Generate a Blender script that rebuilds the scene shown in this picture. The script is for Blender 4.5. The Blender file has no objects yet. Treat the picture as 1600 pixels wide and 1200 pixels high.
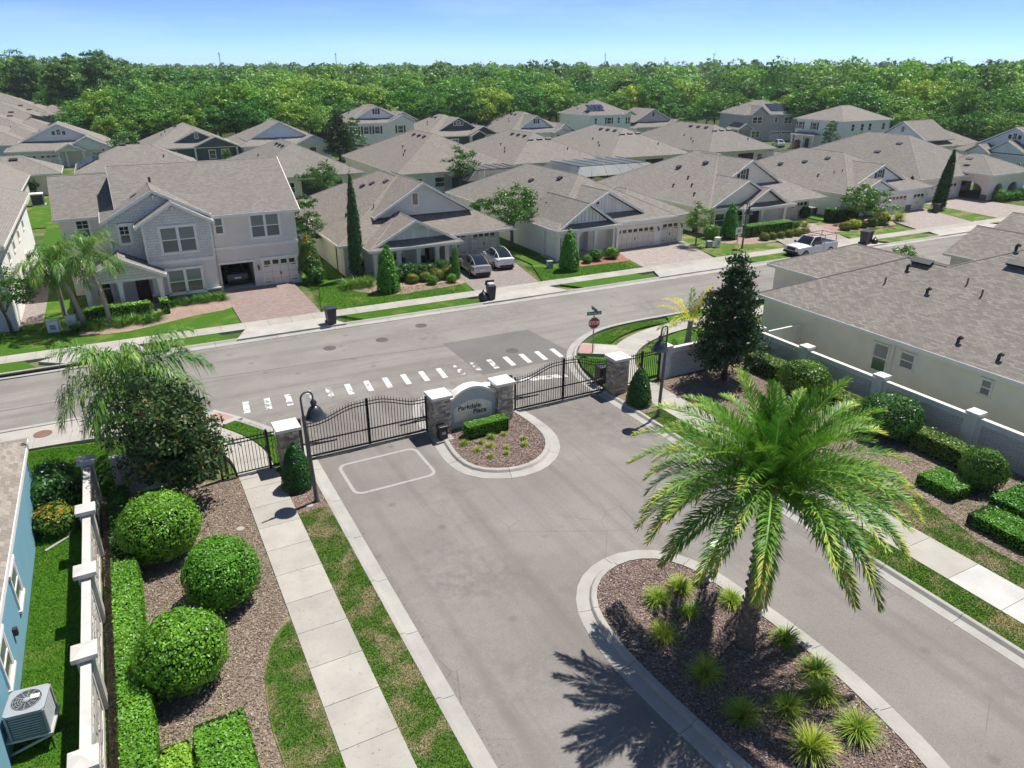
import bpy, math, random
import numpy as np
from mathutils import Vector, Matrix

# ---------------------------------------------------------------- camera, sky, sun, exposure
R = math.radians
SC = bpy.context.scene
COL = SC.collection
cam_d = bpy.data.cameras.new('camera')
cam_d.sensor_fit = 'HORIZONTAL'; cam_d.sensor_width = 36.0; cam_d.lens = 25.65
cam_d.clip_start = 0.1; cam_d.clip_end = 9000.0
cam = bpy.data.objects.new('camera', cam_d); COL.objects.link(cam)
cam.location = (0, 0, 17.0); cam.rotation_euler = (R(90 - 23.471), 0, R(-28.042))
SC.camera = cam

SUN_EL = R(64.5); SUN_DIR = Vector((0.967 * math.cos(SUN_EL), 0.255 * math.cos(SUN_EL), math.sin(SUN_EL)))
world = bpy.data.worlds.new('World'); SC.world = world; world.use_nodes = True
wn = world.node_tree; bg = wn.nodes['Background']
sky = wn.nodes.new('ShaderNodeTexSky'); sky.sky_type = 'NISHITA'; sky.sun_disc = False
sky.sun_elevation = SUN_EL; sky.sun_rotation = math.atan2(SUN_DIR.x, SUN_DIR.y)
sky.altitude = 0; sky.air_density = 0.22; sky.dust_density = 0.0; sky.ozone_density = 5.0
tcw = wn.nodes.new('ShaderNodeTexCoord'); mpw = wn.nodes.new('ShaderNodeMapping'); mpw.inputs['Scale'].default_value = (1.2, 1.2, 9.0); mpw.inputs['Rotation'].default_value = (0.12, 0.2, 0)
nzw = wn.nodes.new('ShaderNodeTexNoise'); nzw.inputs['Scale'].default_value = 2.6; nzw.inputs['Detail'].default_value = 7; nzw.inputs['Roughness'].default_value = .62
rmw = wn.nodes.new('ShaderNodeMapRange'); rmw.inputs[1].default_value = .46; rmw.inputs[2].default_value = .80; rmw.inputs[4].default_value = .35
mxw = wn.nodes.new('ShaderNodeMix'); mxw.data_type = 'RGBA'; mxw.inputs[7].default_value = (3.3, 4.3, 5.6, 1)   # thin high cloud over the whole sky
wn.links.new(tcw.outputs['Generated'], mpw.inputs[0]); wn.links.new(mpw.outputs[0], nzw.inputs['Vector']); wn.links.new(nzw.outputs['Fac'], rmw.inputs[0]); wn.links.new(rmw.outputs[0], mxw.inputs[0]); wn.links.new(sky.outputs[0], mxw.inputs[6]); wn.links.new(mxw.outputs[2], bg.inputs[0]); bg.inputs[1].default_value = 0.11
sun_d = bpy.data.lights.new('sun', 'SUN'); sun_d.energy = 3.0; sun_d.angle = R(0.53); sun_d.color = (1, 0.955, 0.88)
sun = bpy.data.objects.new('sun', sun_d); COL.objects.link(sun)
sun.location = (60, 20, 120); sun.rotation_euler = SUN_DIR.to_track_quat('Z', 'Y').to_euler()
SC.view_settings.view_transform = 'Standard'; SC.view_settings.look = 'None'
SC.view_settings.exposure = 1.12; SC.view_settings.gamma = 1.0; SC.view_settings.use_curve_mapping = False
SC.render.engine = 'CYCLES'
SC.cycles.max_bounces = 5; SC.cycles.diffuse_bounces = 4; SC.cycles.glossy_bounces = 2
SC.cycles.transmission_bounces = 4; SC.cycles.transparent_max_bounces = 8
SC.cycles.use_denoising = True; SC.cycles.use_adaptive_sampling = True; SC.cycles.adaptive_threshold = 0.03
SC.cycles.sample_clamp_indirect = 6.0

RNG = np.random.default_rng(7)
rnd = random.Random(11)

# ---------------------------------------------------------------- mesh helpers
def mesh_np(name, V, F, mat, tint=None, smooth=False):
    """V (n,3), F (m,k): fast mesh"""
    V = np.asarray(V, np.float32); F = np.asarray(F, np.int32)
    me = bpy.data.meshes.new(name); k = F.shape[1]
    me.vertices.add(len(V)); me.vertices.foreach_set('co', V.ravel())
    me.loops.add(F.size); me.loops.foreach_set('vertex_index', F.ravel())
    me.polygons.add(len(F)); me.polygons.foreach_set('loop_start', np.arange(0, F.size, k, dtype=np.int32))
    me.polygons.foreach_set('loop_total', np.full(len(F), k, np.int32))
    if smooth: me.polygons.foreach_set('use_smooth', np.ones(len(F), bool))
    if tint is not None:
        a = me.attributes.new('tint', 'FLOAT', 'FACE'); a.data.foreach_set('value', np.asarray(tint, np.float32))
    me.update(calc_edges=True)
    if mat: me.materials.append(mat)
    return me

def link(name, me, parent=None, loc=(0, 0, 0), rot=(0, 0, 0), scale=None):
    o = bpy.data.objects.new(name, me); COL.objects.link(o)
    if parent: o.parent = parent
    o.location = loc; o.rotation_euler = rot
    if scale is not None: o.scale = scale if hasattr(scale, '__len__') else (scale,) * 3
    return o

def empty(name, loc=(0, 0, 0), rz=0.0, parent=None):
    o = bpy.data.objects.new(name, None); COL.objects.link(o); o.location = loc; o.rotation_euler = (0, 0, rz)
    o.empty_display_size = 0.3
    if parent: o.parent = parent
    return o

def tag(o, label, cat, group=None):
    o['label'] = label; o['category'] = cat
    if group: o['group'] = group
    return o

def thing(name, label, cat, loc=(0, 0, 0), rz=0.0, group=None):
    return tag(empty(name, loc, rz), label, cat, group)

def struct(o, label=None):
    o['kind'] = 'structure'
    if label: o['label'] = label
    return o

def stuff(o, label=None, cat=None):
    o['kind'] = 'stuff'
    if label: o['label'] = label
    if cat: o['category'] = cat
    return o

class MB:
    def __init__(s, off=(0, 0, 0)):
        s.v = []; s.f = []; s.off = Vector(off)
    def add(s, vs, fs):
        b = len(s.v)
        s.v += [tuple(Vector(p) + s.off) for p in vs]
        s.f += [tuple(i + b for i in f) for f in fs]
        return s
    def box(s, x0, x1, y0, y1, z0, z1):
        return s.add([(x0, y0, z0), (x1, y0, z0), (x1, y1, z0), (x0, y1, z0), (x0, y0, z1), (x1, y0, z1), (x1, y1, z1), (x0, y1, z1)],
                     [(3, 2, 1, 0), (4, 5, 6, 7), (0, 1, 5, 4), (1, 2, 6, 5), (2, 3, 7, 6), (3, 0, 4, 7)])
    def cbox(s, c, sx, sy, sz, m=None):
        vs = [(i * sx / 2, j * sy / 2, k * sz / 2) for k in (-1, 1) for i, j in ((-1, -1), (1, -1), (1, 1), (-1, 1))]
        vs = [Vector(p) for p in vs]
        if m is not None: vs = [m @ p for p in vs]
        return s.add([p + Vector(c) for p in vs], [(3, 2, 1, 0), (4, 5, 6, 7), (0, 1, 5, 4), (1, 2, 6, 5), (2, 3, 7, 6), (3, 0, 4, 7)])
    def beam(s, a, b, w, h, up=(0, 0, 1)):
        a = Vector(a); b = Vector(b); d = (b - a); L = d.length; d.normalize()
        u = Vector(up); x = d.cross(u)
        if x.length < 1e-4: x = d.cross(Vector((1, 0, 0)))
        x.normalize(); z = x.cross(d)
        m = Matrix((x, d, z)).transposed()
        return s.cbox((a + b) / 2, w, L, h, m)
    def prism(s, poly, z0, z1):
        n = len(poly)
        return s.add([(x, y, z0) for x, y in poly] + [(x, y, z1) for x, y in poly],
                     [tuple(range(n - 1, -1, -1)), tuple(range(n, 2 * n))] + [(i, (i + 1) % n, n + (i + 1) % n, n + i) for i in range(n)])
    def ext(s, pts, vec):
        n = len(pts); vec = Vector(vec)
        return s.add([Vector(p) for p in pts] + [Vector(p) + vec for p in pts],
                     [tuple(range(n - 1, -1, -1)), tuple(range(n, 2 * n))] + [(i, (i + 1) % n, n + (i + 1) % n, n + i) for i in range(n)])
    def sheet(s, poly, z):
        return s.add([(x, y, z) for x, y in poly], [tuple(range(len(poly)))])
    def tube(s, pts, rad, n=8, cap=True):
        pts = [Vector(p) for p in pts]
        if not hasattr(rad, '__len__'): rad = [rad] * len(pts)
        b = len(s.v); vs = []; fs = []
        px = None
        for i, p in enumerate(pts):
            d = (pts[min(i + 1, len(pts) - 1)] - pts[max(i - 1, 0)]).normalized()
            if px is None:
                px = d.orthogonal().normalized()
            else:
                px = (px - d * px.dot(d)).normalized()
            py = d.cross(px)
            for k in range(n):
                a = 2 * math.pi * k / n
                vs.append(p + (px * math.cos(a) + py * math.sin(a)) * rad[i])
        for i in range(len(pts) - 1):
            for k in range(n):
                fs.append((i * n + k, i * n + (k + 1) % n, (i + 1) * n + (k + 1) % n, (i + 1) * n + k))
        if cap:
            fs.append(tuple(range(n - 1, -1, -1))); fs.append(tuple(range((len(pts) - 1) * n, len(pts) * n)))
        return s.add(vs, fs)
    def lathe(s, prof, n=16, c=(0, 0, 0)):
        vs = []; fs = []; m = len(prof)
        for k in range(n):
            a = 2 * math.pi * k / n
            for r, z in prof: vs.append((c[0] + r * math.cos(a), c[1] + r * math.sin(a), c[2] + z))
        for k in range(n):
            k2 = (k + 1) % n
            for i in range(m - 1): fs.append((k * m + i, k2 * m + i, k2 * m + i + 1, k * m + i + 1))
        return s.add(vs, fs)
    def loft(s, rings, cap=True):
        n = len(rings[0]); vs = [p for r in rings for p in r]; fs = []
        for i in range(len(rings) - 1):
            for k in range(n):
                fs.append((i * n + k, i * n + (k + 1) % n, (i + 1) * n + (k + 1) % n, (i + 1) * n + k))
        if cap: fs += [tuple(range(n - 1, -1, -1)), tuple(range((len(rings) - 1) * n, len(rings) * n))]
        return s.add(vs, fs)
    def build(s, name, mat, parent=None, smooth=False, bevel=0, loc=(0, 0, 0), rot=(0, 0, 0)):
        me = bpy.data.meshes.new(name); me.from_pydata(s.v, [], s.f); me.update()
        if mat: me.materials.append(mat)
        if smooth: me.polygons.foreach_set('use_smooth', [True] * len(me.polygons))
        o = link(name, me, parent, loc, rot)
        if bevel:
            md = o.modifiers.new('bevel', 'BEVEL'); md.width = bevel; md.segments = 2; md.limit_method = 'ANGLE'
        if smooth:
            try: me.set_sharp_from_angle(angle=R(40))
            except Exception: pass
        return o

def copy_tree(o, parent=None):
    c = o.copy(); COL.objects.link(c)
    if parent: c.parent = parent
    for ch in list(o.children): copy_tree(ch, c)
    return c

# ---------------------------------------------------------------- materials
MT = {}
class NT:
    def __init__(s, name):
        s.m = bpy.data.materials.new(name); s.m.use_nodes = True; s.t = s.m.node_tree
        s.p = s.t.nodes['Principled BSDF']; s.out = s.t.nodes['Material Output']
    def n(s, typ, **k):
        nd = s.t.nodes.new(typ)
        for a, b in k.items():
            if a == 'inp':
                for q, v in b.items(): nd.inputs[q].default_value = v
            else: setattr(nd, a, b)
        return nd
    def l(s, a, b): s.t.links.new(a, b)
    def math(s, op, a, b=None, c=None, clamp=False):
        nd = s.n('ShaderNodeMath', operation=op, use_clamp=clamp)
        for i, v in enumerate((a, b, c)):
            if v is None: continue
            if isinstance(v, (int, float)): nd.inputs[i].default_value = v
            else: s.l(v, nd.inputs[i])
        return nd.outputs[0]
    def mix(s, f, a, b, mode='MIX'):
        nd = s.n('ShaderNodeMix', data_type='RGBA', blend_type=mode)
        for i, v in ((0, f), (6, a), (7, b)):
            if isinstance(v, (int, float)): nd.inputs[i].default_value = v
            elif isinstance(v, tuple): nd.inputs[i].default_value = v if len(v) == 4 else (*v, 1)
            else: s.l(v, nd.inputs[i])
        return nd.outputs[2]
    def pos(s): return s.n('ShaderNodeNewGeometry').outputs['Position']
    def obj(s): return s.n('ShaderNodeTexCoord').outputs['Object']
    def noise(s, vec, scale, detail=3, rough=.55):
        nd = s.n('ShaderNodeTexNoise', inp={'Scale': scale, 'Detail': detail, 'Roughness': rough}); s.l(vec, nd.inputs['Vector']); return nd.outputs['Fac']
    def ramp(s, f, a, b, lo=0.0, hi=1.0):
        nd = s.n('ShaderNodeMapRange', clamp=True); s.l(f, nd.inputs[0])
        for i, v in ((1, a), (2, b), (3, lo), (4, hi)): nd.inputs[i].default_value = v
        return nd.outputs[0]
    def bump(s, h, strength=.3, dist=.02):
        nd = s.n('ShaderNodeBump', inp={'Strength': strength, 'Distance': dist}); s.l(h, nd.inputs['Height']); s.l(nd.outputs[0], s.p.inputs['Normal'])
    def col(s, c):
        if isinstance(c, tuple): s.p.inputs['Base Color'].default_value = (*c, 1)
        else: s.l(c, s.p.inputs['Base Color'])
    def rough(s, r, spec=.3, metal=0):
        s.p.inputs['Roughness'].default_value = r; s.p.inputs['Specular IOR Level'].default_value = spec; s.p.inputs['Metallic'].default_value = metal

def lighter(c, k): return tuple(min(1, x * k) for x in c)

def mat(name, c, rough=.7, spec=.3, var=.10, scale=3.0, bump=0.0, bscale=60.0, metal=0, rand=0.0, dirt=0.0):
    """plain surface: low frequency colour drift, fine relief, per object shift"""
    if name in MT: return MT[name]
    t = NT(name); p = t.pos()
    f = t.noise(p, scale, 4)
    cc = t.mix(t.ramp(f, .3, .7), lighter(c, 1 - var), lighter(c, 1 + var))
    if dirt:
        g = t.noise(p, scale * .35, 5, .65)
        cc = t.mix(t.ramp(g, .52, .75, 0, dirt), cc, lighter(c, .45))
    if rand:
        r = t.n('ShaderNodeObjectInfo').outputs['Random']
        cc = t.mix(1.0, cc, t.n('ShaderNodeCombineColor').outputs[0], 'MULTIPLY')
        cb = [n for n in t.t.nodes if n.bl_idname == 'ShaderNodeCombineColor'][0]
        v = t.ramp(r, 0, 1, 1 - rand, 1 + rand)
        for i in range(3): t.l(v, cb.inputs[i])
    t.col(cc); t.rough(rough, spec, metal)
    if bump: t.bump(t.noise(p, bscale, 3), bump, .01)
    MT[name] = t.m; return t.m

def asphalt(name, c, stain=True, along='Y'):
    t = NT(name); p = t.pos()
    big = t.noise(p, .22, 5, .6); mid = t.noise(p, .9, 6, .65); fine = t.noise(p, 24, 3, .8); sp = t.noise(p, 9, 4, .75)
    cc = t.mix(t.ramp(big, .35, .68), lighter(c, .82), lighter(c, 1.12))
    cc = t.mix(t.ramp(mid, .5, .75, 0, .42), cc, (c[0] * .80, c[1] * .74, c[2] * .74))
    cc = t.mix(t.ramp(fine, .45, .66, 0, .55), cc, lighter(c, 1.45))
    cc = t.mix(t.ramp(sp, .5, .7, 0, .35), cc, lighter(c, .55))
    if stain:
        d = t.noise(p, .5, 6, .7)
        cc = t.mix(t.ramp(d, .62, .78, 0, .22), cc, (c[0] * 1.25, c[1] * .95, c[2] * .75))
        w = t.noise(p, .16, 3, .5); w2 = t.noise(p, 2.2, 4, .7)
        cc = t.mix(t.math('MULTIPLY', t.ramp(w, .5, .66), t.ramp(w2, .40, .62, 0, .5)), cc, lighter(c, .55))
        mp = t.n('ShaderNodeMapping', inp={'Scale': (1.15, .035, 1) if along == 'Y' else (.035, 1.15, 1)}); t.l(p, mp.inputs[0])
        tr = t.noise(mp.outputs[0], 1.0, 4, .55)
        cc = t.mix(t.math('MULTIPLY', t.ramp(tr, .47, .66), t.ramp(mid, .3, .6, .35, .75)), cc, (c[0] * .74, c[1] * .70, c[2] * .69))
        od = t.n('ShaderNodeTexVoronoi', inp={'Scale': .55}); t.l(p, od.inputs['Vector'])
        cc = t.mix(t.ramp(od.outputs['Distance'], .05, .13, .5, 0), cc, lighter(c, .5))
        # fine cracks
        vo = t.n('ShaderNodeTexVoronoi', feature='DISTANCE_TO_EDGE', inp={'Scale': .33}); t.l(p, vo.inputs['Vector'])
        cr = t.math('MULTIPLY', t.ramp(vo.outputs['Distance'], .0, .006, 1, 0), t.ramp(big, .5, .62, 0, .5))
        cc = t.mix(cr, cc, lighter(c, .35))
    t.col(cc); t.rough(.9, .2); t.bump(fine, .35, .008)
    MT[name] = t.m; return t.m

def concrete(name, c, rand=.06):
    t = NT(name); p = t.pos()
    a = t.noise(p, .8, 5, .6); b = t.noise(p, 9, 4, .65); fi = t.noise(p, 70, 2)
    cc = t.mix(t.ramp(a, .3, .72), lighter(c, .84), lighter(c, 1.08))
    cc = t.mix(t.ramp(b, .5, .78, 0, .3), cc, lighter(c, .68))
    r = t.n('ShaderNodeObjectInfo').outputs['Random']
    cc = t.mix(t.ramp(r, 0, 1, 0, 1), lighter(c, 1), lighter(c, 1)) if False else cc
    hv = t.n('ShaderNodeHueSaturation'); t.l(cc, hv.inputs['Color']); t.l(t.ramp(r, 0, 1, 1 - rand, 1 + rand), hv.inputs['Value'])
    t.col(hv.outputs[0]); t.rough(.88, .25); t.bump(fi, .2, .006)
    MT[name] = t.m; return t.m

def grass(name, g1, g2, dry, amount, pscale=.6, k=1.0):
    """ground sheet and blades share this: patches of dry turf follow world position"""
    g1, g2, dry = lighter(g1, k), lighter(g2, k), lighter(dry, k)
    t = NT(name); p = t.pos()
    a = t.noise(p, pscale, 5, .62); b = t.noise(p, 6, 3); c = t.noise(p, 38, 2, .7)
    cc = t.mix(t.ramp(b, .3, .7), g1, g2)
    cc = t.mix(t.ramp(c, .35, .75, 0, .4), cc, lighter(g1, .5))
    if amount: cc = t.mix(t.math('MULTIPLY', t.ramp(a, .62 - amount * .3, .74 - amount * .25), t.ramp(t.noise(p, 11, 3), .3, .55, .35, 1)), cc, dry)
    t.col(cc); t.rough(.85, .15); t.bump(c, .7, .05)
    MT[name] = t.m; return t.m

LEAFK = 1.55
def leafmat(name, c1, c2, c3=None, rough=.45, trans=.25, rand=.15):
    k = LEAFK; c1, c2 = lighter(c1, k), lighter(c2, k); c3 = lighter(c3, 1.15) if c3 else None
    t = NT(name)
    at = t.n('ShaderNodeAttribute', attribute_name='tint').outputs['Fac']
    cc = t.mix(t.ramp(at, 0, .8), c1, c2)
    if c3: cc = t.mix(t.ramp(at, .86, .95), cc, c3)
    r = t.n('ShaderNodeObjectInfo').outputs['Random']
    hv = t.n('ShaderNodeHueSaturation'); t.l(cc, hv.inputs['Color'])
    t.l(t.ramp(r, 0, 1, 1 - rand, 1 + rand), hv.inputs['Value']); t.l(t.ramp(r, 0, 1, .5 + rand * .12, .5 - rand * .12), hv.inputs['Hue'])
    t.col(hv.outputs[0]); t.rough(rough, .35)
    tr = t.n('ShaderNodeBsdfTranslucent'); t.l(hv.outputs[0], tr.inputs['Color'])
    mx = t.n('ShaderNodeMixShader', inp={0: trans}); t.l(t.p.outputs[0], mx.inputs[1]); t.l(tr.outputs[0], mx.inputs[2]); t.l(mx.outputs[0], t.out.inputs['Surface'])
    MT[name] = t.m; return t.m

def shingle(name, c, tile=(.32, .14), contrast=1.0):
    """three-tab shingles: courses follow height on the slope, tabs run along the eave"""
    t = NT(name); o = t.obj()
    ge = t.n('ShaderNodeNewGeometry')
    vt = t.n('ShaderNodeVectorTransform', vector_type='NORMAL', convert_from='WORLD', convert_to='OBJECT'); t.l(ge.outputs['True Normal'], vt.inputs[0])
    sn = t.n('ShaderNodeSeparateXYZ'); t.l(vt.outputs[0], sn.inputs[0]); so = t.n('ShaderNodeSeparateXYZ'); t.l(o, so.inputs[0])
    isx = t.math('GREATER_THAN', t.math('ABSOLUTE', sn.outputs[0]), t.math('ABSOLUTE', sn.outputs[1]))
    u = t.math('ADD', t.math('MULTIPLY', isx, so.outputs[1]), t.math('MULTIPLY', t.math('SUBTRACT', 1.0, isx), so.outputs[0]))
    cb = t.n('ShaderNodeCombineXYZ'); t.l(u, cb.inputs[0]); t.l(t.math('MULTIPLY', so.outputs[2], 2.25), cb.inputs[1])
    br = t.n('ShaderNodeTexBrick', offset=.5, inp={'Scale': 1.0, 'Mortar Size': .012, 'Mortar Smooth': .3, 'Bias': 0.0, 'Brick Width': tile[0], 'Row Height': tile[1]})
    k = .22 * contrast
    br.inputs['Color1'].default_value = (*lighter(c, 1 + k), 1); br.inputs['Color2'].default_value = (*lighter(c, 1 - k), 1); br.inputs['Mortar'].default_value = (*lighter(c, .42), 1)
    t.l(cb.outputs[0], br.inputs['Vector'])
    a = t.noise(o, .35, 5, .6); b = t.noise(cb.outputs[0], 4.5, 3)
    cc = t.mix(t.ramp(a, .3, .72, 0, .5), br.outputs['Color'], lighter(c, .78))
    cc = t.mix(t.ramp(b, .4, .75, 0, .45), cc, (c[0] * 1.06, c[1] * .99, c[2] * .92))
    sg = t.n('ShaderNodeTexNoise', inp={'Scale': 1, 'Detail': 3}); mp = t.n('ShaderNodeMapping', inp={'Scale': (1.6, .12, 1)}); t.l(cb.outputs[0], mp.inputs[0]); t.l(mp.outputs[0], sg.inputs[0])
    cc = t.mix(t.ramp(sg.outputs['Fac'], .55, .8, 0, .28), cc, lighter(c, .62))
    t.col(cc); t.rough(.92, .15); t.bump(br.outputs['Fac'], -.5, .02)
    MT[name] = t.m; return t.m

def siding(name, c, mode='shake', w=.3, h=.2):
    t = NT(name); o = t.obj(); so = t.n('ShaderNodeSeparateXYZ'); t.l(o, so.inputs[0])
    cb = t.n('ShaderNodeCombineXYZ'); t.l(t.math('ADD', so.outputs[0], so.outputs[1]), cb.inputs[0]); t.l(so.outputs[2], cb.inputs[1])
    br = t.n('ShaderNodeTexBrick', offset=.5, inp={'Scale': 1.0, 'Mortar Size': .012, 'Mortar Smooth': .1, 'Brick Width': w, 'Row Height': h})
    br.inputs['Color1'].default_value = (*lighter(c, 1.06), 1); br.inputs['Color2'].default_value = (*lighter(c, .9), 1); br.inputs['Mortar'].default_value = (*lighter(c, .55), 1)
    t.l(cb.outputs[0], br.inputs['Vector']); t.col(br.outputs['Color']); t.rough(.7, .3); t.bump(br.outputs['Fac'], -.4, .02)
    MT[name] = t.m; return t.m

def pavers(name, c):
    t = NT(name); p = t.pos()
    br = t.n('ShaderNodeTexBrick', offset=.5, inp={'Scale': 1.0, 'Mortar Size': .012, 'Brick Width': .24, 'Row Height': .16})
    br.inputs['Color1'].default_value = (*lighter(c, 1.15), 1); br.inputs['Color2'].default_value = (c[0] * .82, c[1] * .76, c[2] * .74, 1); br.inputs['Mortar'].default_value = (*lighter(c, .55), 1)
    t.l(p, br.inputs['Vector'])
    cc = t.mix(t.ramp(t.noise(p, .7, 5, .6), .4, .75, 0, .4), br.outputs['Color'], lighter(c, .8))
    t.col(cc); t.rough(.85, .2); t.bump(br.outputs['Fac'], -.3, .01); MT[name] = t.m; return t.m

def mulch(name, c1, c2, c3):
    t = NT(name); p = t.pos()
    vo = t.n('ShaderNodeTexVoronoi', inp={'Scale': 19, 'Randomness': 1}); t.l(p, vo.inputs['Vector'])
    s = t.n('ShaderNodeSeparateColor'); t.l(vo.outputs['Color'], s.inputs[0])
    cc = t.mix(t.ramp(s.outputs[0], .1, .9), c1, c2); cc = t.mix(t.ramp(s.outputs[1], .78, .9, 0, .8), cc, c3)
    cc = t.mix(t.ramp(t.noise(p, .9, 4), .4, .7, 0, .45), cc, lighter(c2, 1.2))
    t.col(cc); t.rough(.95, .1); t.bump(vo.outputs['Distance'], .9, .06); MT[name] = t.m; return t.m

def glass(name, c, rough=.06):
    t = NT(name); t.col(c); t.rough(rough, .9); t.p.inputs['IOR'].default_value = 1.5; MT[name] = t.m; return t.m

def stripe_paint(name, wear, base, white=(.60, .59, .565)):
    t = NT(name); p = t.pos(); n = t.math('ADD', t.math('MULTIPLY', t.noise(p, 2.6, 3, .6), .8), t.math('MULTIPLY', t.noise(p, 22, 3, .7), .2))
    t.col(t.mix(t.ramp(n, wear - .03, wear + .03), base, white)); t.rough(.8, .2); MT[name] = t.m; return t.m
# ---------------------------------------------------------------- palette
ASPH = (.222, .205, .189)
M_asph = asphalt('asphalt', ASPH); M_street = asphalt('asphalt_street', (.24, .224, .207), True, 'X'); M_patch = asphalt('asphalt_patch', (.16, .152, .145), False)
M_conc = concrete('concrete', (.40, .375, .335)); M_curb = concrete('concrete_curb', (.385, .37, .34), .04); M_joint = mat('joint_dirt', (.13, .11, .09), .95)
M_newc = concrete('concrete_new', (.52, .51, .485), .03); M_gutter = concrete('concrete_apron', (.43, .41, .375), .03)
G1, G2, DRY = (.046, .130, .008), (.082, .195, .015), (.30, .25, .145)
M_lawn = grass('lawn_lush', G1, G2, (.16, .20, .04), .3, .5); M_lawnd = grass('lawn_dry', (.07, .15, .02), (.12, .21, .035), DRY, .55, .9)
M_lawnm = grass('lawn_mixed', (.06, .14, .014), (.11, .205, .026), (.27, .23, .11), .5, .7)
M_bl = grass('blade_lush', G1, G2, (.17, .20, .045), .12, .6, 1.9); M_bd = grass('blade_dry', (.07, .15, .02), (.12, .21, .035), DRY, .55, .9, 1.75); M_bm = grass('blade_mixed', (.06, .14, .014), (.11, .205, .026), (.27, .23, .11), .5, .7, 1.8)
M_wild = grass('wild_ground', (.03, .06, .015), (.06, .09, .02), (.1, .09, .04), .3, .05)
M_mulch = mulch('mulch_purple', (.105, .07, .056), (.235, .17, .14), (.42, .34, .29)); M_mulchb = mulch('mulch_brown', (.13, .10, .075), (.27, .21, .165), (.42, .36, .29)); M_mulchr = mulch('mulch_red', (.26, .10, .075), (.40, .19, .15), (.5, .33, .27))
M_white = mat('white_trim', (.82, .79, .73), .55, .35, .04); M_cap = mat('cap_white', (.72, .70, .66), .6, .3, .07, 4, .1, dirt=.25)
M_black = mat('black_iron', (.018, .018, .02), .42, .5, .05); M_dark = mat('dark_metal', (.035, .038, .042), .5, .5, .1)
M_unused = mat('wall_grey_paint', (.50, .50, .49), .75, .25, .06, 2, .15); M_wallb = mat('wall_bluegrey', (.34, .365, .39), .75, .25, .06, 2, .15)
M_rock = [mat('ledge_stone_%d' % i, c, .85, .2, .22, 9, .5, 40, rand=.2) for i, c in enumerate([(.42, .36, .295), (.55, .49, .41), (.29, .26, .23), (.47, .38, .28)])]
M_red = mat('detectable_red', (.40, .25, .22), .8); M_mh = mat('cast_iron', (.10, .095, .09), .8, .3, .2); M_mhb = mat('rusty_iron', (.20, .12, .09), .85, .2, .2)
paint = [stripe_paint('road_paint_%d' % i, w, (.19, .18, .175)) for i, w in enumerate((.35, .41, .46, .53))]

def YS(x): return -.021 * x

# ---------------------------------------------------------------- ground, roads
gsz = 3400
struct(MB().sheet([(-gsz, -gsz), (gsz, -gsz), (gsz, gsz), (-gsz, gsz)], -.06).build('ground', M_wild), 'dark green land stretching away to the horizon')
M_sub = grass('turf_plain', (.05, .105, .018), (.085, .15, .028), (.2, .19, .09), .5, .3)
sub = MB().sheet([(-90, -30), (175, -30), (175, 172), (-90, 172)], -.03).build('lawn_ground', M_sub); struct(sub, 'green turf the houses stand on')
LC = [(-70, 41.4 + YS(-70)), (-3.5, 41.45), (-1.2, 41.15), (.6, 40.4), (2.0, 39.3), (3.2, 38.0), (4.3, 36.4), (5.2, 34.7), (5.8, 33), (6.08, 31.2)]
RCN = [(21.95, 31.2), (22.05, 32.8), (22.5, 34.6), (23.2, 36.2), (24.2, 37.7), (25.6, 39.0), (27.3, 40.0), (29.2, 40.55), (32, 40.75), (160, 41.4 + YS(160))]
street = MB().sheet([(-70, 49.2 + YS(-70))] + LC + RCN + [(160, 49.2 + YS(160))], .0).build('street', M_street); struct(street, 'pale worn asphalt street with a zebra crossing')
entr = MB().sheet([(6.0, -14), (22.05, -14), (22.02, 31.3), (22.5, 34.6), (17.5, 36.4), (9, 36.9), (5.2, 34.8), (6.0, 31.3)], .004).build('entrance_road', M_asph); struct(entr, 'asphalt entrance road behind the gates')
st2 = MB().sheet([(-80, 138), (128, 138), (128, 146.5), (-80, 146.5)], .0).build('back_street', M_street); struct(st2, 'far street between the rows of houses')
st3 = MB().sheet([(122, 40), (131, 40), (131, 150), (122, 150)], .004).build('side_street', M_street); struct(st3, 'far street on the right')
struct(MB().sheet([(17.5, 36.6), (23.5, 36.6), (24.2, 37.9), (23.9, 42.55), (17.5, 42.7)], .008).build('asphalt_patch', M_patch, street))
struct(MB().sheet([(-40, 44.9), (-2, 44.2), (9, 43.3), (17.5, 42.3), (17.5, 42.2), (9, 43.22), (-2, 44.1), (-40, 44.8)], .006).build('seam', M_patch, street))
for i in range(18):
    x = 4.05 + i * 1.13; y = 37.75 - .05 * i; w = .165
    k = 0 if i in (7, 8, 10, 14, 15, 16, 17) else (1 if i in (5, 6, 9) else (3 if i in (3, 4, 11, 12) else 2))
    MB().sheet([(x - w, y), (x + w, y - .02), (x + w + .16, y + 1.55), (x - w + .16, y + 1.57)], .013).build('crosswalk_stripe', paint[k], street)
MB().sheet([(16.8, 35.0), (21.9, 33.9), (21.95, 34.45), (16.85, 35.6)], .013).build('stop_line', paint[2], street)
def disc(x, y, r, z, name, m, parent, n=20): return MB().lathe([(0, z), (r, z), (r, z - .05)], n, (x, y, 0)).build(name, m, parent)
for x, y in ((14.15, 45.36), (10.58, 45.45), (20.97, 39.38), (17.6, 46.9), (57, 47.1)): disc(x, y, .42, .014, 'manhole_cover', M_mh, street)
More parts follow.
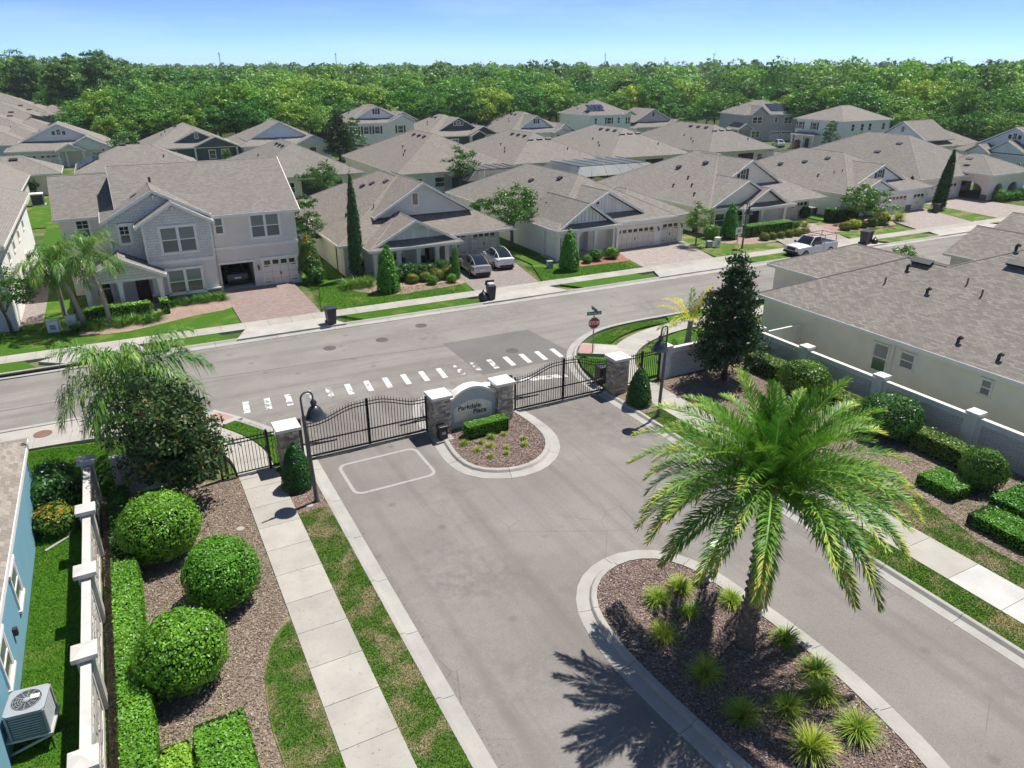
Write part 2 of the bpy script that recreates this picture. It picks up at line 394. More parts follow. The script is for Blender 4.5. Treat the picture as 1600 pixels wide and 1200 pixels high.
# detector loop painted in the exit lane
def rrect(x0, x1, y0, y1, r, n=5):
    o = []
    for cx, cy, a in ((x1 - r, y1 - r, 0), (x0 + r, y1 - r, 90), (x0 + r, y0 + r, 180), (x1 - r, y0 + r, 270)):
        o += [(cx + r * math.cos(R(a + 90 * i / n)), cy + r * math.sin(R(a + 90 * i / n))) for i in range(n + 1)]
    return o
A = rrect(6.7, 10.6, 27.0, 29.95, .45); B = rrect(6.85, 10.45, 27.15, 29.80, .33); n = len(A)
m = MB().add([(x, y, .012) for x, y in A + B], [(i, (i + 1) % n, n + (i + 1) % n, n + i) for i in range(n)])
m.build('detector_loop', stripe_paint('loop_paint', .36, ASPH, (.36, .345, .33)), entr)

# ---------------------------------------------------------------- sweeps along a line: kerbs and pavements
def resample(pts, step):
    pts = [Vector((*p[:2], 0)) for p in pts]; out = []; seg = []
    L = [0]
    for a, b in zip(pts, pts[1:]): L.append(L[-1] + (b - a).length)
    def at(s):
        for i in range(len(pts) - 1):
            if s <= L[i + 1] + 1e-9:
                k = (s - L[i]) / max(1e-9, L[i + 1] - L[i]); return pts[i].lerp(pts[i + 1], k)
        return pts[-1]
    return L[-1], at
def smooth_line(pts, n=4):
    out = []
    for i in range(len(pts) - 1):
        p0 = Vector(pts[max(0, i - 1)]); p1 = Vector(pts[i]); p2 = Vector(pts[i + 1]); p3 = Vector(pts[min(len(pts) - 1, i + 2)])
        for k in range(n):
            t = k / n
            out.append(tuple(.5 * ((2 * p1) + (-p0 + p2) * t + (2 * p0 - 5 * p1 + 4 * p2 - p3) * t * t + (-p0 + 3 * p1 - 3 * p2 + p3) * t ** 3)))
    out.append(tuple(pts[-1])); return out
CURB = [(0, -.12), (0, .15), (.13, .155), (.16, .14), (.25, .035), (.62, .014), (.62, -.12)]
def sweep(parent, line, prof, name, m, seg, gap, side=1):
    """cut the line into pieces of length seg, each a mesh of its own swept from prof (d from the line, height)"""
    L, at = resample(line, 0); s = 0
    while s < L - .3:
        e = min(L, s + seg)
        if L - e < .4: e = L
        ks = max(1, int((e - s) / .45)); rings = []
        for i in range(ks + 1):
            q = s + gap / 2 + (e - s - gap) * i / ks
            p = at(q); d = (at(min(L, q + .05)) - at(max(0, q - .05))).normalized(); nrm = Vector((d.y, -d.x, 0)) * side
            rings.append([p + nrm * a + Vector((0, 0, b)) for a, b in prof])
        MB().loft(rings).build(name, m, parent); s = e
def curb(name, label, line, side=1, seg=3.0, prof=CURB):
    root = struct(empty(name, (0, 0, 0)), label); sweep(root, line, prof, 'curb_segment', M_curb, seg, .018, side)
    b = MB()
    L, at = resample(line, 0); k = int(L / .5)
    ps = [at(L * i / k) for i in range(k + 1)]; V = []
    for i in range(k + 1):
        d = (at(min(L, L * i / k + .05)) - at(max(0, L * i / k - .05))).normalized(); nn = Vector((d.y, -d.x, 0)) * side
        V += [ps[i] + nn * .04 + Vector((0, 0, .008)), ps[i] + nn * .58 + Vector((0, 0, .008))]
    b.add(V, [(2 * i, 2 * i + 1, 2 * i + 3, 2 * i + 2) for i in range(k)]).build('joint_bed', M_joint, root)
    return root
def offset(line, d):
    o = []
    for i, p in enumerate(line):
        a = Vector(line[max(0, i - 1)]); b = Vector(line[min(len(line) - 1, i + 1)]); t = (b - a).normalized()
        o.append((p[0] + t.y * d, p[1] - t.x * d))
    return o
def walk(name, label, line, width, seg=1.6, m=None, z=.152, fresh=()):
    root = struct(empty(name, (0, 0, 0)), label)
    h = width / 2; L, at = resample(line, 0); s = 0; i = 0
    while s < L - .2:
        e = min(L, s + seg)
        if L - e < .5: e = L
        rings = []; ks = max(1, int((e - s) / .6))
        for k in range(ks + 1):
            q = s + .008 + (e - s - .016) * k / ks; p = at(q); d = (at(min(L, q + .05)) - at(max(0, q - .05))).normalized(); nn = Vector((d.y, -d.x, 0))
            rings.append([p - nn * h + Vector((0, 0, zz)) for zz in (-.05, z)] + [p + nn * h + Vector((0, 0, zz)) for zz in (z, -.05)])
        MB().loft(rings).build('slab', M_newc if i in fresh else (m or M_conc), root); s = e; i += 1
    V = []; k = max(1, int(L / .6))
    for i in range(k + 1):
        p = at(L * i / k); d = (at(min(L, L * i / k + .05)) - at(max(0, L * i / k - .05))).normalized(); nn = Vector((d.y, -d.x, 0)) * (h - .02)
        V += [p - nn + Vector((0, 0, z - .03)), p + nn + Vector((0, 0, z - .03))]
    MB().add(V, [(2 * i, 2 * i + 1, 2 * i + 3, 2 * i + 2) for i in range(k)]).build('joint_bed', M_joint, root)
    return root

# entrance kerbs (line = back of kerb)
lw = smooth_line(LC[1:], 3); lw_full = [(6.08, -12)] + [(6.08, 31.2)]
curb('kerb', 'pale kerb along the left edge of the entrance road', offset([(6.08, -12), (6.08, 10), (6.08, 31.0)], -.62)[0:3], 1)
curb('kerb', 'kerb curving from the left gate into the street', offset(smooth_line(LC[1:], 3), .62), -1)
curb('kerb', 'pale kerb along the right edge of the entrance road', offset([(21.95, 31.0), (21.95, 10), (21.95, -12)], -.62), 1)
curb('kerb', 'kerb curving from the right gate into the street by the stop sign', offset(smooth_line(RCN[:9], 3), .62), -1)
curb('kerb', 'kerb on the near side of the street in front of the right house', offset([(32, 40.75), (45, 40.5), (100, 39.3)], .62), -1, 6)
curb('kerb', 'kerb on the near side of the street at far left', offset([(-60, 42.6), (-3.5, 41.45)], .62), -1, 6)
FC = [(-60, 49.2 + YS(-60)), (-1.2, 49.22), (5.6, 49.1), (12, 49.0), (24.3, 48.7), (31.5, 48.5), (41, 48.3), (120, 49.2 + YS(120))]
curb('kerb', 'long kerb below the verge of the house row', offset(FC, -.78), 1, 4, [(0, -.1), (0, .15), (.13, .15), (.26, .035), (.78, .014), (.78, -.1)])
walk('sidewalk', 'concrete sidewalk running up the left side of the entrance', [(3.35, -12), (3.35, 30.4)], 1.65, 1.66)
walk('sidewalk', 'sidewalk curving from the left pedestrian gate to the street', smooth_line([(3.3, 30.4), (3.25, 32.6), (2.5, 34.8), (1.0, 36.9), (-1.4, 38.3), (-4.5, 38.95), (-14, 39.3), (-40, 39.8)], 4), 1.6, 1.6)
walk('sidewalk', 'concrete sidewalk on the right side with newer white slabs', [(24.7, 30.4), (24.7, -10)], 1.8, 1.9, fresh=(10, 11, 12))
walk('sidewalk', 'sidewalk curving past the stop sign beyond the right gate', smooth_line([(24.85, 30.4), (25.1, 32.2), (26.0, 34.2), (27.6, 35.9), (29.8, 37.1), (33, 37.85), (38, 37.9), (70, 37.2)], 4), 1.6, 1.6)
walk('sidewalk', 'sidewalk along the far side of the street in front of the houses', [(-40, 52.45 + YS(-40)), (120, 52.45 + YS(120))], 1.5, 1.6)
# concrete aprons and ramps
def apron(x0, x1, label, y1=51.75):
    y0 = 49.75
    a = MB().prism([(x0 - .9, y0 + YS(x0)), (x1 + .9, y0 + YS(x1)), (x1, y1 + YS(x1)), (x0, y1 + YS(x0))], -.05, .158).build('driveway_apron', M_gutter); return struct(a, label)
M_pave = pavers('pavers_grey', (.29, .255, .235)); M_pavep = pavers('pavers_pink', (.365, .32, .295)); M_paver = pavers('pavers_rose', (.30, .235, .215))
def drive(x0, x1, y1, m, label, xt0=None, xt1=None):
    xt0 = x0 if xt0 is None else xt0; xt1 = x1 if xt1 is None else xt1
    return struct(MB().prism([(x0, 53.2 + YS(x0)), (x1, 53.2 + YS(x1)), (xt1, y1), (xt0, y1)], -.05, .13).build('driveway', m), label)
drive(6.3, 12.0, 62.6, M_paver, 'reddish paver driveway of the grey two-storey house'); apron(6.3, 12.0, 'concrete apron below the reddish paver driveway')
drive(24.6, 30.6, 64.3, M_pave, 'paver driveway with two parked cars', 26.4, 33); apron(24.6, 30.6, 'concrete apron below the driveway with two cars')
drive(41.6, 49.9, 59.4, M_pavep, 'pinkish paver driveway of the white house', 43, 52.2); apron(41.6, 50, 'concrete apron of the white house driveway')
drive(59.8, 68.5, 62, M_pavep, 'paver driveway of the cream house', 64.5, 73); apron(60.6, 69, 'concrete apron of the cream house driveway')
drive(79.5, 89.5, 59.6, M_pavep, 'paver driveway below the garage beside the tall cypress', 83, 92.5); apron(79.5, 90, 'concrete apron near the tall cypress')
drive(94.5, 106, 63.3, M_pavep, 'wide paver driveway beside the arched porch', 96.5, 105.4); apron(95, 106, 'concrete apron by the arched house')
struct(MB().prism([(-4.4, 49.85), (-1.2, 49.85), (.2, 50.1), (-.6, 51.7), (-5.2, 51.8), (-6.2, 51.2)], -.05, .158).build('inlet_top', M_gutter), 'concrete storm inlet top by the far kerb at left')
disc(-3.4, 51.2, .45, .165, 'inlet_cover', M_mh, struct(empty('inlet_ring', (0, 0, 0)), 'round iron cover in the storm inlet top'))
struct(MB().box(-9, 1.2, 49.62, 49.86, -.05, .16).box(-9, 1.2, 49.18, 49.45, -.02, .012).build('inlet_shade_bars', mat('inlet_shade', (.02, .02, .02), .9)), 'dark bars standing for the shade in the storm inlet slot')  # solid bars, the slot's inner shade put into their colour
struct(MB().prism([(1.0, 37.5), (1.9, 36.2), (3.7, 37.0), (2.5, 38.7)], -.05, .156).build('kerb_ramp', M_gutter), 'kerb ramp at the left corner')
struct(MB().prism([(2.0, 37.85), (2.6, 36.95), (3.35, 37.3), (2.55, 38.35)], .0, .164).build('tactile_pad', M_red), 'red tactile pad on the left kerb ramp')
struct(MB().prism([(24.4, 36.6), (26.2, 35.4), (27.5, 36.6), (25.6, 38.1)], -.05, .156).build('kerb_ramp', M_gutter), 'kerb ramp beside the stop sign')
struct(MB().prism([(24.35, 36.7), (25.2, 36.2), (26.2, 37.4), (25.4, 38.0)], .0, .164).build('tactile_pad', M_red), 'red tactile pad beside the stop sign')
disc(-5.45, 39.75, .42, .17, 'manhole_cover', M_mhb, struct(empty('valve_ring', (0, 0, 0)), 'rusty round cover in the sidewalk at left'))
struct(MB().prism([(-7.2, 39.5), (-3.4, 39.5), (-3.2, 40.75), (-7.4, 40.8)], -.05, .154).build('slab_widening', M_conc), 'concrete around the rusty cover')

# ---------------------------------------------------------------- turf and beds
def flat(name, m, poly, z, label): return struct(MB().prism(poly, -.05, z).build(name, m), label)
flat('lawn', M_lawnd, [(4.18, -12), (5.46, -12), (5.46, 26.6), (4.18, 26.6)], .135, 'dry patchy grass strip between left sidewalk and kerb')
flat('mulch_bed', M_mulch, [(4.18, 26.6), (5.46, 26.6), (5.46, 30.5), (4.18, 30.5)], .12, 'small mulch bed at the left gate pillar')
flat('mulch_bed', M_mulchb, [(-2.95, -8), (2.52, -8), (2.52, 30.9), (-2.95, 31.5)], .11, 'brown mulch bed along the left wall')
flat('lawn', M_lawnd, smooth_line([(2.51, 20.6), (1.75, 19.6), (1.3, 18.4), (1.08, 16.6), (1.12, 14.9), (1.4, 11), (1.5, 5), (2.51, 5)], 4), .14, 'curved dry grass patch beside the left sidewalk')
flat('lawn', M_lawn, [(-5.22, -8), (-3.3, -8), (-3.3, 32.2), (1.7, 32.2), (1.7, 33.5), (.2, 36), (-2, 37.4), (-5, 38.05), (-30, 38.6), (-30, 34), (-5.22, 34)], .09, 'bright green lawn beside the blue house')
flat('lawn', M_lawn, smooth_line([(4.15, 31.3), (4.1, 33), (3.4, 35), (2.6, 36.6), (3.6, 36.6), (4.6, 34.9), (5.2, 32.8), (5.4, 31.3)], 3), .13, 'corner grass beyond the left gate')
flat('lawn', M_lawn, smooth_line([(1.3, 37.6), (-1, 39.1), (-3.2, 39.7), (-3.1, 40.75), (-1, 40.4), (.5, 39.6), (1.9, 38.3)], 3), .13, 'grass verge at the left street corner')
flat('lawn', M_lawn, [(-40, 40.6), (-8, 40.1), (-7.3, 40.8), (-40, 41.6)], .13, 'grass verge at the far left of the near pavement')
flat('lawn', M_lawnm, [(22.58, -10), (23.78, -10), (23.78, 27.5), (22.58, 27.5)], .135, 'grass strip between the right kerb and sidewalk')
flat('mulch_bed', M_mulchb, [(22.58, 27.5), (23.78, 27.5), (23.78, 30.5), (22.58, 30.5)], .12, 'small mulch bed at the right gate pillar')
flat('mulch_bed', M_mulchb, [(25.62, 20.6), (27.4, 18.6), (28.6, 16.9), (27.9, 14.9), (27.0, 12), (26.8, -10), (33.7, -10), (33.7, 30.6), (25.62, 30.6)], .11, 'brown mulch bed along the right wall')
flat('lawn', M_lawnd, [(25.62, -10), (26.8, -10), (27.0, 12), (27.9, 14.9), (28.6, 16.9), (27.4, 18.6), (25.62, 20.6)], .135, 'dry grass between the right sidewalk and the mulch')
flat('lawn', M_lawn, smooth_line([(26.9, 37.0), (28.6, 38.1), (31, 38.85), (33.5, 39.0), (32.4, 39.7), (30, 39.75), (27.8, 39.1), (26.1, 38.0)], 3), .13, 'crescent of grass behind the stop sign')
flat('lawn', M_lawn, smooth_line([(22.75, 31.3), (24.0, 31.3), (24.3, 32.6), (25.2, 34.8), (24.2, 36.2), (23.3, 34.5)], 3), .13, 'grass corner below the stop sign')
flat('lawn', M_lawn, [(26.0, 31.5), (36.5, 31.5), (36.5, 36.9), (33, 36.95), (30.0, 36.2), (28.2, 35.1), (26.9, 33.6)], .12, 'lawn behind the right perimeter wall')
flat('lawn', M_lawn, [(33.6, 38.75), (100, 37.9), (100, 38.75), (36, 39.95), (34.2, 40.0)], .13, 'verge in front of the right house')
flat('lawn', M_lawn, [(34.2, -10), (37.2, -10), (37.2, 31.4), (34.2, 31.4)], .10, 'narrow lawn behind the right wall')
for x0, x1, lb in ((-40, -6.4, 'at far left'), (.4, 5.0, 'under the left palms'), (12.9, 23.6, 'below the porch with columns'), (31.6, 40.2, 'below the white house'), (50.8, 59.6, 'beside the white pickup'), (69.6, 78.6, 'beyond the pickup'), (90.8, 94.2, 'near the arched house'), (112.8, 119, 'at far right')):
    a = .55 if x0 > -30 else 0
    flat('verge', M_lawn if x0 < 65 else M_lawnm, [(x0 + a + 1.0, 49.95 + YS(x0)), (x1 + .2, 49.95 + YS(x1)), (x1 - .6, 51.68 + YS(x1)), (x0 + .2, 51.68 + YS(x0))], .145, 'long green verge strip ' + lb)
FY = lambda x: 53.23 + YS(x)
for x0, x1, y1, lb in ((-6.2, 6.25, 60, 'of the grey two-storey house'), (12.05, 24.5, 62, 'of the house with the tall cypress'), (31.0, 41.5, 58, 'of the white house'), (50.3, 60, 62, 'of the cream house'), (69, 79.2, 60, 'of the pale house with the hedge'), (89.8, 94.3, 62, 'by the dark cypress tree'), (-30, -7.6, 58.5, 'of the white house at left')):
    flat('lawn', M_lawn if x0 < 50 else M_lawnm, [(x0, FY(x0)), (x1, FY(x1)), (x1 + (2 if x0 > 12 else 0), y1), (x0 + (2 if x0 > 12 else 0), y1)], .12, 'front lawn ' + lb)
for x0, x1, y0, y1, lb in ((-7.7, -4.4, 60.0, 99.5, 'strip beside the grey house'), (-9.9, 14, 99.5, 123, 'behind the grey house'), (13.0, 16.4, 62.2, 92, 'between the grey and sage houses'), (33.2, 36.0, 58.2, 89, 'between the sage and white houses'), (52.3, 56.3, 62.3, 84, 'between the white and cream houses'), (74.3, 77.4, 60.5, 84, 'between the cream and pale houses')): flat('lawn', M_lawn, [(x0, y0), (x1, y0), (x1, y1), (x0, y1)], .09, 'side lawn ' + lb)
flat('lawn', M_lawn, [(-7.6, FY(-7)), (-6.2, FY(-6)), (-6.2, 60), (-7.6, 60)], .12, 'lawn corner by the utility boxes')
M_mulchp = mulch('mulch_pink', (.27, .17, .14), (.42, .30, .25), (.52, .42, .36))
flat('mulch_bed', M_mulchp, smooth_line([(-4, 55.6), (-1, 55.0), (3.5, 56.6), (6.2, 57.4), (6.2, 61), (-4, 61)], 3), .128, 'mulch bed under the two left palms')
flat('mulch_bed', M_mulchp, smooth_line([(15.5, 57.8), (18, 55.0), (21, 54.8), (24.6, 55.2), (26, 57.5), (26.2, 60), (15.5, 61)], 4), .128, 'pale mulch bed before the columned porch')
flat('mulch_bed', M_mulchr, [(35.2, 55.4), (42.0, 55.0), (42.9, 57.9), (35.6, 58)], .135, 'red mulch bed before the white porch')
flat('mulch_bed', M_mulchp, smooth_line([(54.5, 58.2), (56, 55.6), (59.2, 54.6), (62.5, 55.4), (63.6, 59), (55, 60)], 3), .128, 'stony bed before the cream house')
flat('mulch_bed', M_mulchp, smooth_line([(68.6, 58.5), (70, 54.9), (75, 54.4), (80, 54.6), (82.5, 58.6)], 3), .128, 'shrub bed by the second white garage')

# islands: kerb ring plus mulch
def island(name, label, outer, close=True):
    ring = outer + [outer[0]] if close else outer
    c = curb(name, label, offset(ring, -.72), 1, 2.6, [(0, -.1), (0, .16), (.17, .16), (.2, .145), (.27, .05), (.72, .014), (.72, -.1)])
    return c
I1 = smooth_line([(11.62, 30.4), (11.35, 28.4), (11.45, 27.0), (12.0, 25.95), (13.2, 25.2), (14.6, 25.05), (15.9, 25.6), (16.9, 26.7), (17.4, 28.2), (17.4, 30.2), (17.1, 32), (16.4, 34.0), (15.4, 35.3), (14.2, 35.8), (13.0, 35.3), (12.1, 34.2), (11.6, 32.4), (11.62, 30.4)], 3)[:-1]
I2 = smooth_line([(11.3, -12), (11.35, 6), (11.15, 9.5), (10.95, 11.6), (10.85, 13.4), (10.92, 15.0), (11.3, 16.5), (12.2, 17.7), (13.5, 18.3), (14.9, 18.25), (16.1, 17.5), (16.8, 16.2), (17.05, 14.5), (17.25, 12.2), (17.2, 9.8), (16.85, 7.3), (16.5, 4.5), (16.4, -12)], 3)
def ccw(p): return p if sum(a[0] * b[1] - b[0] * a[1] for a, b in zip(p, p[1:] + p[:1])) < 0 else p[::-1]
I1 = ccw(I1)[::-1]
k1 = island('island_kerb', 'rounded kerb ring of the sign island', I1)
k2 = island('island_kerb', 'rounded kerb of the palm island', I2[::-1], False)
flat('mulch_bed', M_mulch, offset(I1 + I1[:1], -.66)[:-1], .125, 'dark mulch on the sign island')
flat('mulch_bed', M_mulch, offset(I2[::-1], -.66), .125, 'dark mulch on the palm island')
# ---------------------------------------------------------------- pillars, gates, monument sign, perimeter walls, lamps
stone_meshes = []
for k in range(4):
    rr = random.Random(50 + k); m = MB()
    vs = [(sx * (.5 - rr.random() * .05), sy * (.5 if sy > 0 else .5 - rr.random() * .25), sz * (.5 - rr.random() * .06)) for sz in (-1, 1) for sx, sy in ((-1, -1), (1, -1), (1, 1), (-1, 1))]
    m.add(vs, [(3, 2, 1, 0), (4, 5, 6, 7), (0, 1, 5, 4), (1, 2, 6, 5), (2, 3, 7, 6), (3, 0, 4, 7)])
    me = bpy.data.meshes.new('stone'); me.from_pydata(m.v, [], m.f); stone_meshes.append(me)
stone_lib = []
for me in stone_meshes:
    for q in M_rock:
        c = me.copy(); c.materials.append(q); stone_lib.append(c)
M_mortar = mat('mortar_dark', (.16, .15, .14), .9)
def stones(parent, w, d, z0, z1, rng, rowh=.105, faces=(0, 1, 2, 3)):
    """dry-stack ledge stones on the four faces of a w x d core, every stone its own piece"""
    for fi in faces:
        half, dep = (w / 2, d / 2) if fi % 2 == 0 else (d / 2, w / 2)
        z = z0
        while z < z1 - .03:
            h = min(rowh * rng.uniform(.75, 1.3), z1 - z); x = -half - .02
            while x < half:
                L = min(rng.uniform(.16, .42), half + .02 - x)
                if half - (x + L) < .08: L = half + .02 - x
                pr = rng.uniform(.02, .06); cx = x + L / 2; a = fi * math.pi / 2
                ly = -dep - pr / 2 + .03; px = cx * math.cos(a) - ly * math.sin(a); py = cx * math.sin(a) + ly * math.cos(a)
                link('stone', rng.choice(stone_lib), parent, (px, py, z + h / 2), (0, 0, a), (L - .008, pr + .06, h - .008)); x += L
            z += h
def pillar(x, y, label, w=.84, top=2.3):
    t = thing('gate_pillar', label, 'pillar', (x, y, 0), 0, 'stone pillars of the entrance gate')
    MB().box(-w / 2, w / 2, -w / 2, w / 2, 0, top - .2).build('core', M_mortar, t)
    stones(t, w, w, .02, top - .2, random.Random(int(x * 7)))
    c = w / 2 + .13
    MB().box(-c, c, -c, c, top - .2, top - .05).add([(-c, -c, top - .049), (c, -c, top - .049), (c, c, top - .049), (-c, c, top - .049), (-.1, -.1, top + .02), (.1, -.1, top + .02), (.1, .1, top + .02), (-.1, .1, top + .02)],
        [(0, 1, 5, 4), (1, 2, 6, 5), (2, 3, 7, 6), (3, 0, 4, 7), (4, 5, 6, 7)]).build('cap', M_cap, t, bevel=.012)
    return t
pillar(4.83, 30.72, 'stone pillar left of the double gate, beside the clipped cone shrub')
pillar(12.22, 30.68, 'stone pillar at the left end of the arched entrance sign')
pillar(15.76, 30.72, 'stone pillar at the right end of the arched entrance sign')
pillar(23.05, 30.68, 'stone pillar right of the second double gate')

def gate_leaf(x0, x1, y, high_at_end, label, flip):
    """one iron leaf: pickets with points, curved double top rail, mid and bottom rails"""
    t = thing('gate_leaf', label, 'gate', (x0, y, .06), 0, 'black iron driveway gate leaves'); W = x1 - x0
    def top(u):  # u 0 at pillar, 1 at meeting stile
        return 1.78 + .52 * (0.5 - 0.5 * math.cos(math.pi * min(1, max(0, (u - .12) / .75))))
    def T(x): u = x / W; return top(u if high_at_end else 1 - u)
    MB().box(-.045, .045, -.045, .045, 0, T(0) + .14).build('stile', M_black, t); MB().box(W - .045, W + .045, -.045, .045, 0, T(W) + .14).build('stile', M_black, t)
    n = int(W / .142)
    for i in range(1, n):
        x = W * i / n; h = T(x) + .12
        MB().box(x - .0125, x + .0125, -.0125, .0125, .05, h).add([(x - .0125, -.0125, h), (x + .0125, -.0125, h), (x + .0125, .0125, h), (x - .0125, .0125, h), (x, 0, h + .05)], [(0, 1, 4), (1, 2, 4), (2, 3, 4), (3, 0, 4)]).build('picket', M_black, t)
    for dz in (0, -.16): MB().tube([(W * i / 14, 0, T(W * i / 14) + dz - .02) for i in range(15)], .026, 6).build('rail', M_black, t)
    MB().box(0, W, -.024, .024, .78, .84).build('rail', M_black, t); MB().box(0, W, -.03, .03, .02, .1).build('rail', M_black, t)
    xa, xb = (.06, W * .48) if high_at_end else (W - .06, W * .52)
    MB().box(min(xa, xb), max(xa, xb), -.03, .03, .60, .65).build('operator_rail', M_black, t)
    a = (-.25, .42, .55) if high_at_end else (W + .25, .42, .55)
    MB().tube([a, (xb * .8 + xa * .2, .03, .63)], .02, 8).tube([a, ((a[0] + xb) / 2, .22, .59)], .045, 8).build('operator_arm', M_dark, t)
gate_leaf(5.72, 8.72, 31.22, True, 'left leaf of the black iron gate nearest the clipped cone shrub on the left', 0)
gate_leaf(8.76, 11.74, 31.22, False, 'iron gate leaf hinged at the pillar left of the sign', 0)
gate_leaf(16.82, 19.8, 31.22, True, 'iron gate leaf hinged at the pillar right of the sign', 0)
gate_leaf(19.84, 22.8, 31.22, False, 'iron gate leaf nearest the right pillar, in front of the stop sign', 0)
for x, lb in ((5.5, 'black gate post at the left pillar'), (11.9, 'black gate post beside the sign\'s left pillar'), (16.55, 'black gate post beside the sign\'s right pillar'), (22.98 - .55 + .53, 'black gate post at the right pillar')):
    t = thing('gate_post', lb, 'post', (x, 31.22, 0), 0); MB().box(-.07, .07, -.07, .07, 0, 2.1).build('post', M_black, t); MB().box(-.085, .085, -.085, .085, 2.1, 2.14).build('post_cap', M_black, t)
def ped(x0, x1, y, label, posts):
    t = thing('pedestrian_gate', label, 'gate', (x0, y, .13), 0, 'black iron pedestrian gates'); W = x1 - x0
    n = int(W / .14)
    for i in range(n + 1):
        x = W * i / n; MB().box(x - .0125, x + .0125, -.0125, .0125, .1, 1.9).build('picket', M_black, t)
    for z in (1.78, 1.62, .12): MB().box(0, W, -.02, .02, z - .025, z + .025).build('rail', M_black, t)
    for p in posts: MB().box(p - .05, p + .05, -.05, .05, -.1, 1.98).build('post', M_black, t)
    MB().box(posts[1] - .13, posts[1] - .05, -.06, .06, .95, 1.15).build('lock', M_dark, t)
ped(1.85, 4.3, 30.95, 'iron pedestrian gate left of the left pillar', (.0, 2.1, .22))
ped(23.5, 26.3, 30.95, 'iron pedestrian gate right of the right pillar', (1.45, 2.75, .05))

# monument sign
sg = thing('monument_sign', 'grey arched monument sign with cream name panel between two stone pillars', 'sign', (14, 30.75, 0))
M_sgn = mat('sign_grey', (.47, .475, .47), .7, .3, .05, 3, .1)
def archline(x0, x1, zs, zt, n=16, sh=.32):
    o = [(x0, zs)]
    for i in range(n + 1):
        u = i / n; x = x0 + sh + (x1 - x0 - 2 * sh) * u; o.append((x, zs + .06 + (zt - zs - .06) * math.sin(math.pi * u) ** .75))
    return o + [(x1, zs)]
top = archline(-1.38, 1.38, 1.72, 2.22)
MB().ext([(-1.38, -.22, 0)] + [(x, -.22, z) for x, z in top] + [(1.38, -.22, 0)], (0, .44, 0)).build('body', M_sgn, sg)
m = MB()
for (a, b), (c, d) in zip(top, top[1:]): m.ext([(a, -.3, b + .005), (c, -.3, d + .005), (c, -.3, d + .13), (a, -.3, b + .13)], (0, .6, 0))
m.build('coping', M_cap, sg)
pt = archline(-1.08, 1.08, 1.18, 1.62, 16, .02)
m = MB(); fr = [(-1.08, .52)] + pt + [(1.08, .52)]; inn = [(x * .92, .6 + (z - .52) * .9 if z > .52 else .6) for x, z in fr]
k = len(fr); m.add([(x, -.265, z) for x, z in fr] + [(x, -.265, z) for x, z in inn] + [(x, -.21, z) for x, z in fr], [(i, (i + 1) % k, k + (i + 1) % k, k + i) for i in range(k)] + [(i, 2 * k + i, 2 * k + (i + 1) % k, (i + 1) % k) for i in range(k)])
m.build('panel_frame', mat('sign_frame', (.68, .70, .70), .6), sg)
MB().ext([(x, -.245, z) for x, z in inn], (0, .04, 0)).build('panel', mat('sign_panel', (.86, .77, .60), .75, .2, .16, 5, .2, dirt=.2), sg)
def text(body, size, loc, rot, m, parent, name='lettering', ext=.006, bold=.0, sx=1.0, align='CENTER'):
    cu = bpy.data.curves.new(name, 'FONT'); cu.body = body; cu.size = size; cu.extrude = ext; cu.align_x = align; cu.align_y = 'CENTER'; cu.offset = bold
    o = bpy.data.objects.new(name, cu); COL.objects.link(o)
    dg = bpy.context.evaluated_depsgraph_get(); me = bpy.data.meshes.new_from_object(o.evaluated_get(dg)); bpy.data.objects.remove(o)
    me.name = name; me.materials.clear(); me.materials.append(m)
    return link(name, me, parent, loc, rot, (sx, 1, 1))
M_ink = mat('sign_ink', (.03, .022, .018), .6)
text('Parkdale', .37, (-.2, -.255, 1.24), (R(90), 0, 0), M_ink, sg, bold=.004); text('Place', .37, (.38, -.255, .92), (R(90), 0, 0), M_ink, sg, bold=.004)
t = thing('mailbox', 'small black box on a pad by the sign\'s left pillar', 'box', (12.05, 29.95, .125), 0)
MB().box(-.22, .22, -.2, .2, 0, .62).build('body', M_black, t, bevel=.03); MB().box(-.25, .25, -.23, .23, .62, .74).build('lid', M_black, t, bevel=.04); MB().box(-.45, .5, -.35, .3, -.06, .02).build('pad', M_conc, t)
MB().box(-.1, .12, -.215, -.2, .3, .45).build('badge', mat('badge_grey', (.35, .35, .33), .5), t)
t = thing('gate_operator', 'black gate operator box behind the right gate', 'box', (22.95, 32.1, .13)); MB().box(-.25, .25, -.3, .3, 0, .95).build('body', M_black, t, bevel=.05); MB().box(-.28, .28, -.33, .33, .95, 1.05).build('lid', M_dark, t, bevel=.03)
t = thing('gate_operator', 'black gate operator box behind the left gate', 'box', (5.1, 31.7, .13)); MB().box(-.2, .2, -.25, .25, 0, .7).build('body', M_black, t, bevel=.05); MB().box(-.23, .23, -.28, .28, .7, .78).build('lid', M_dark, t, bevel=.03)

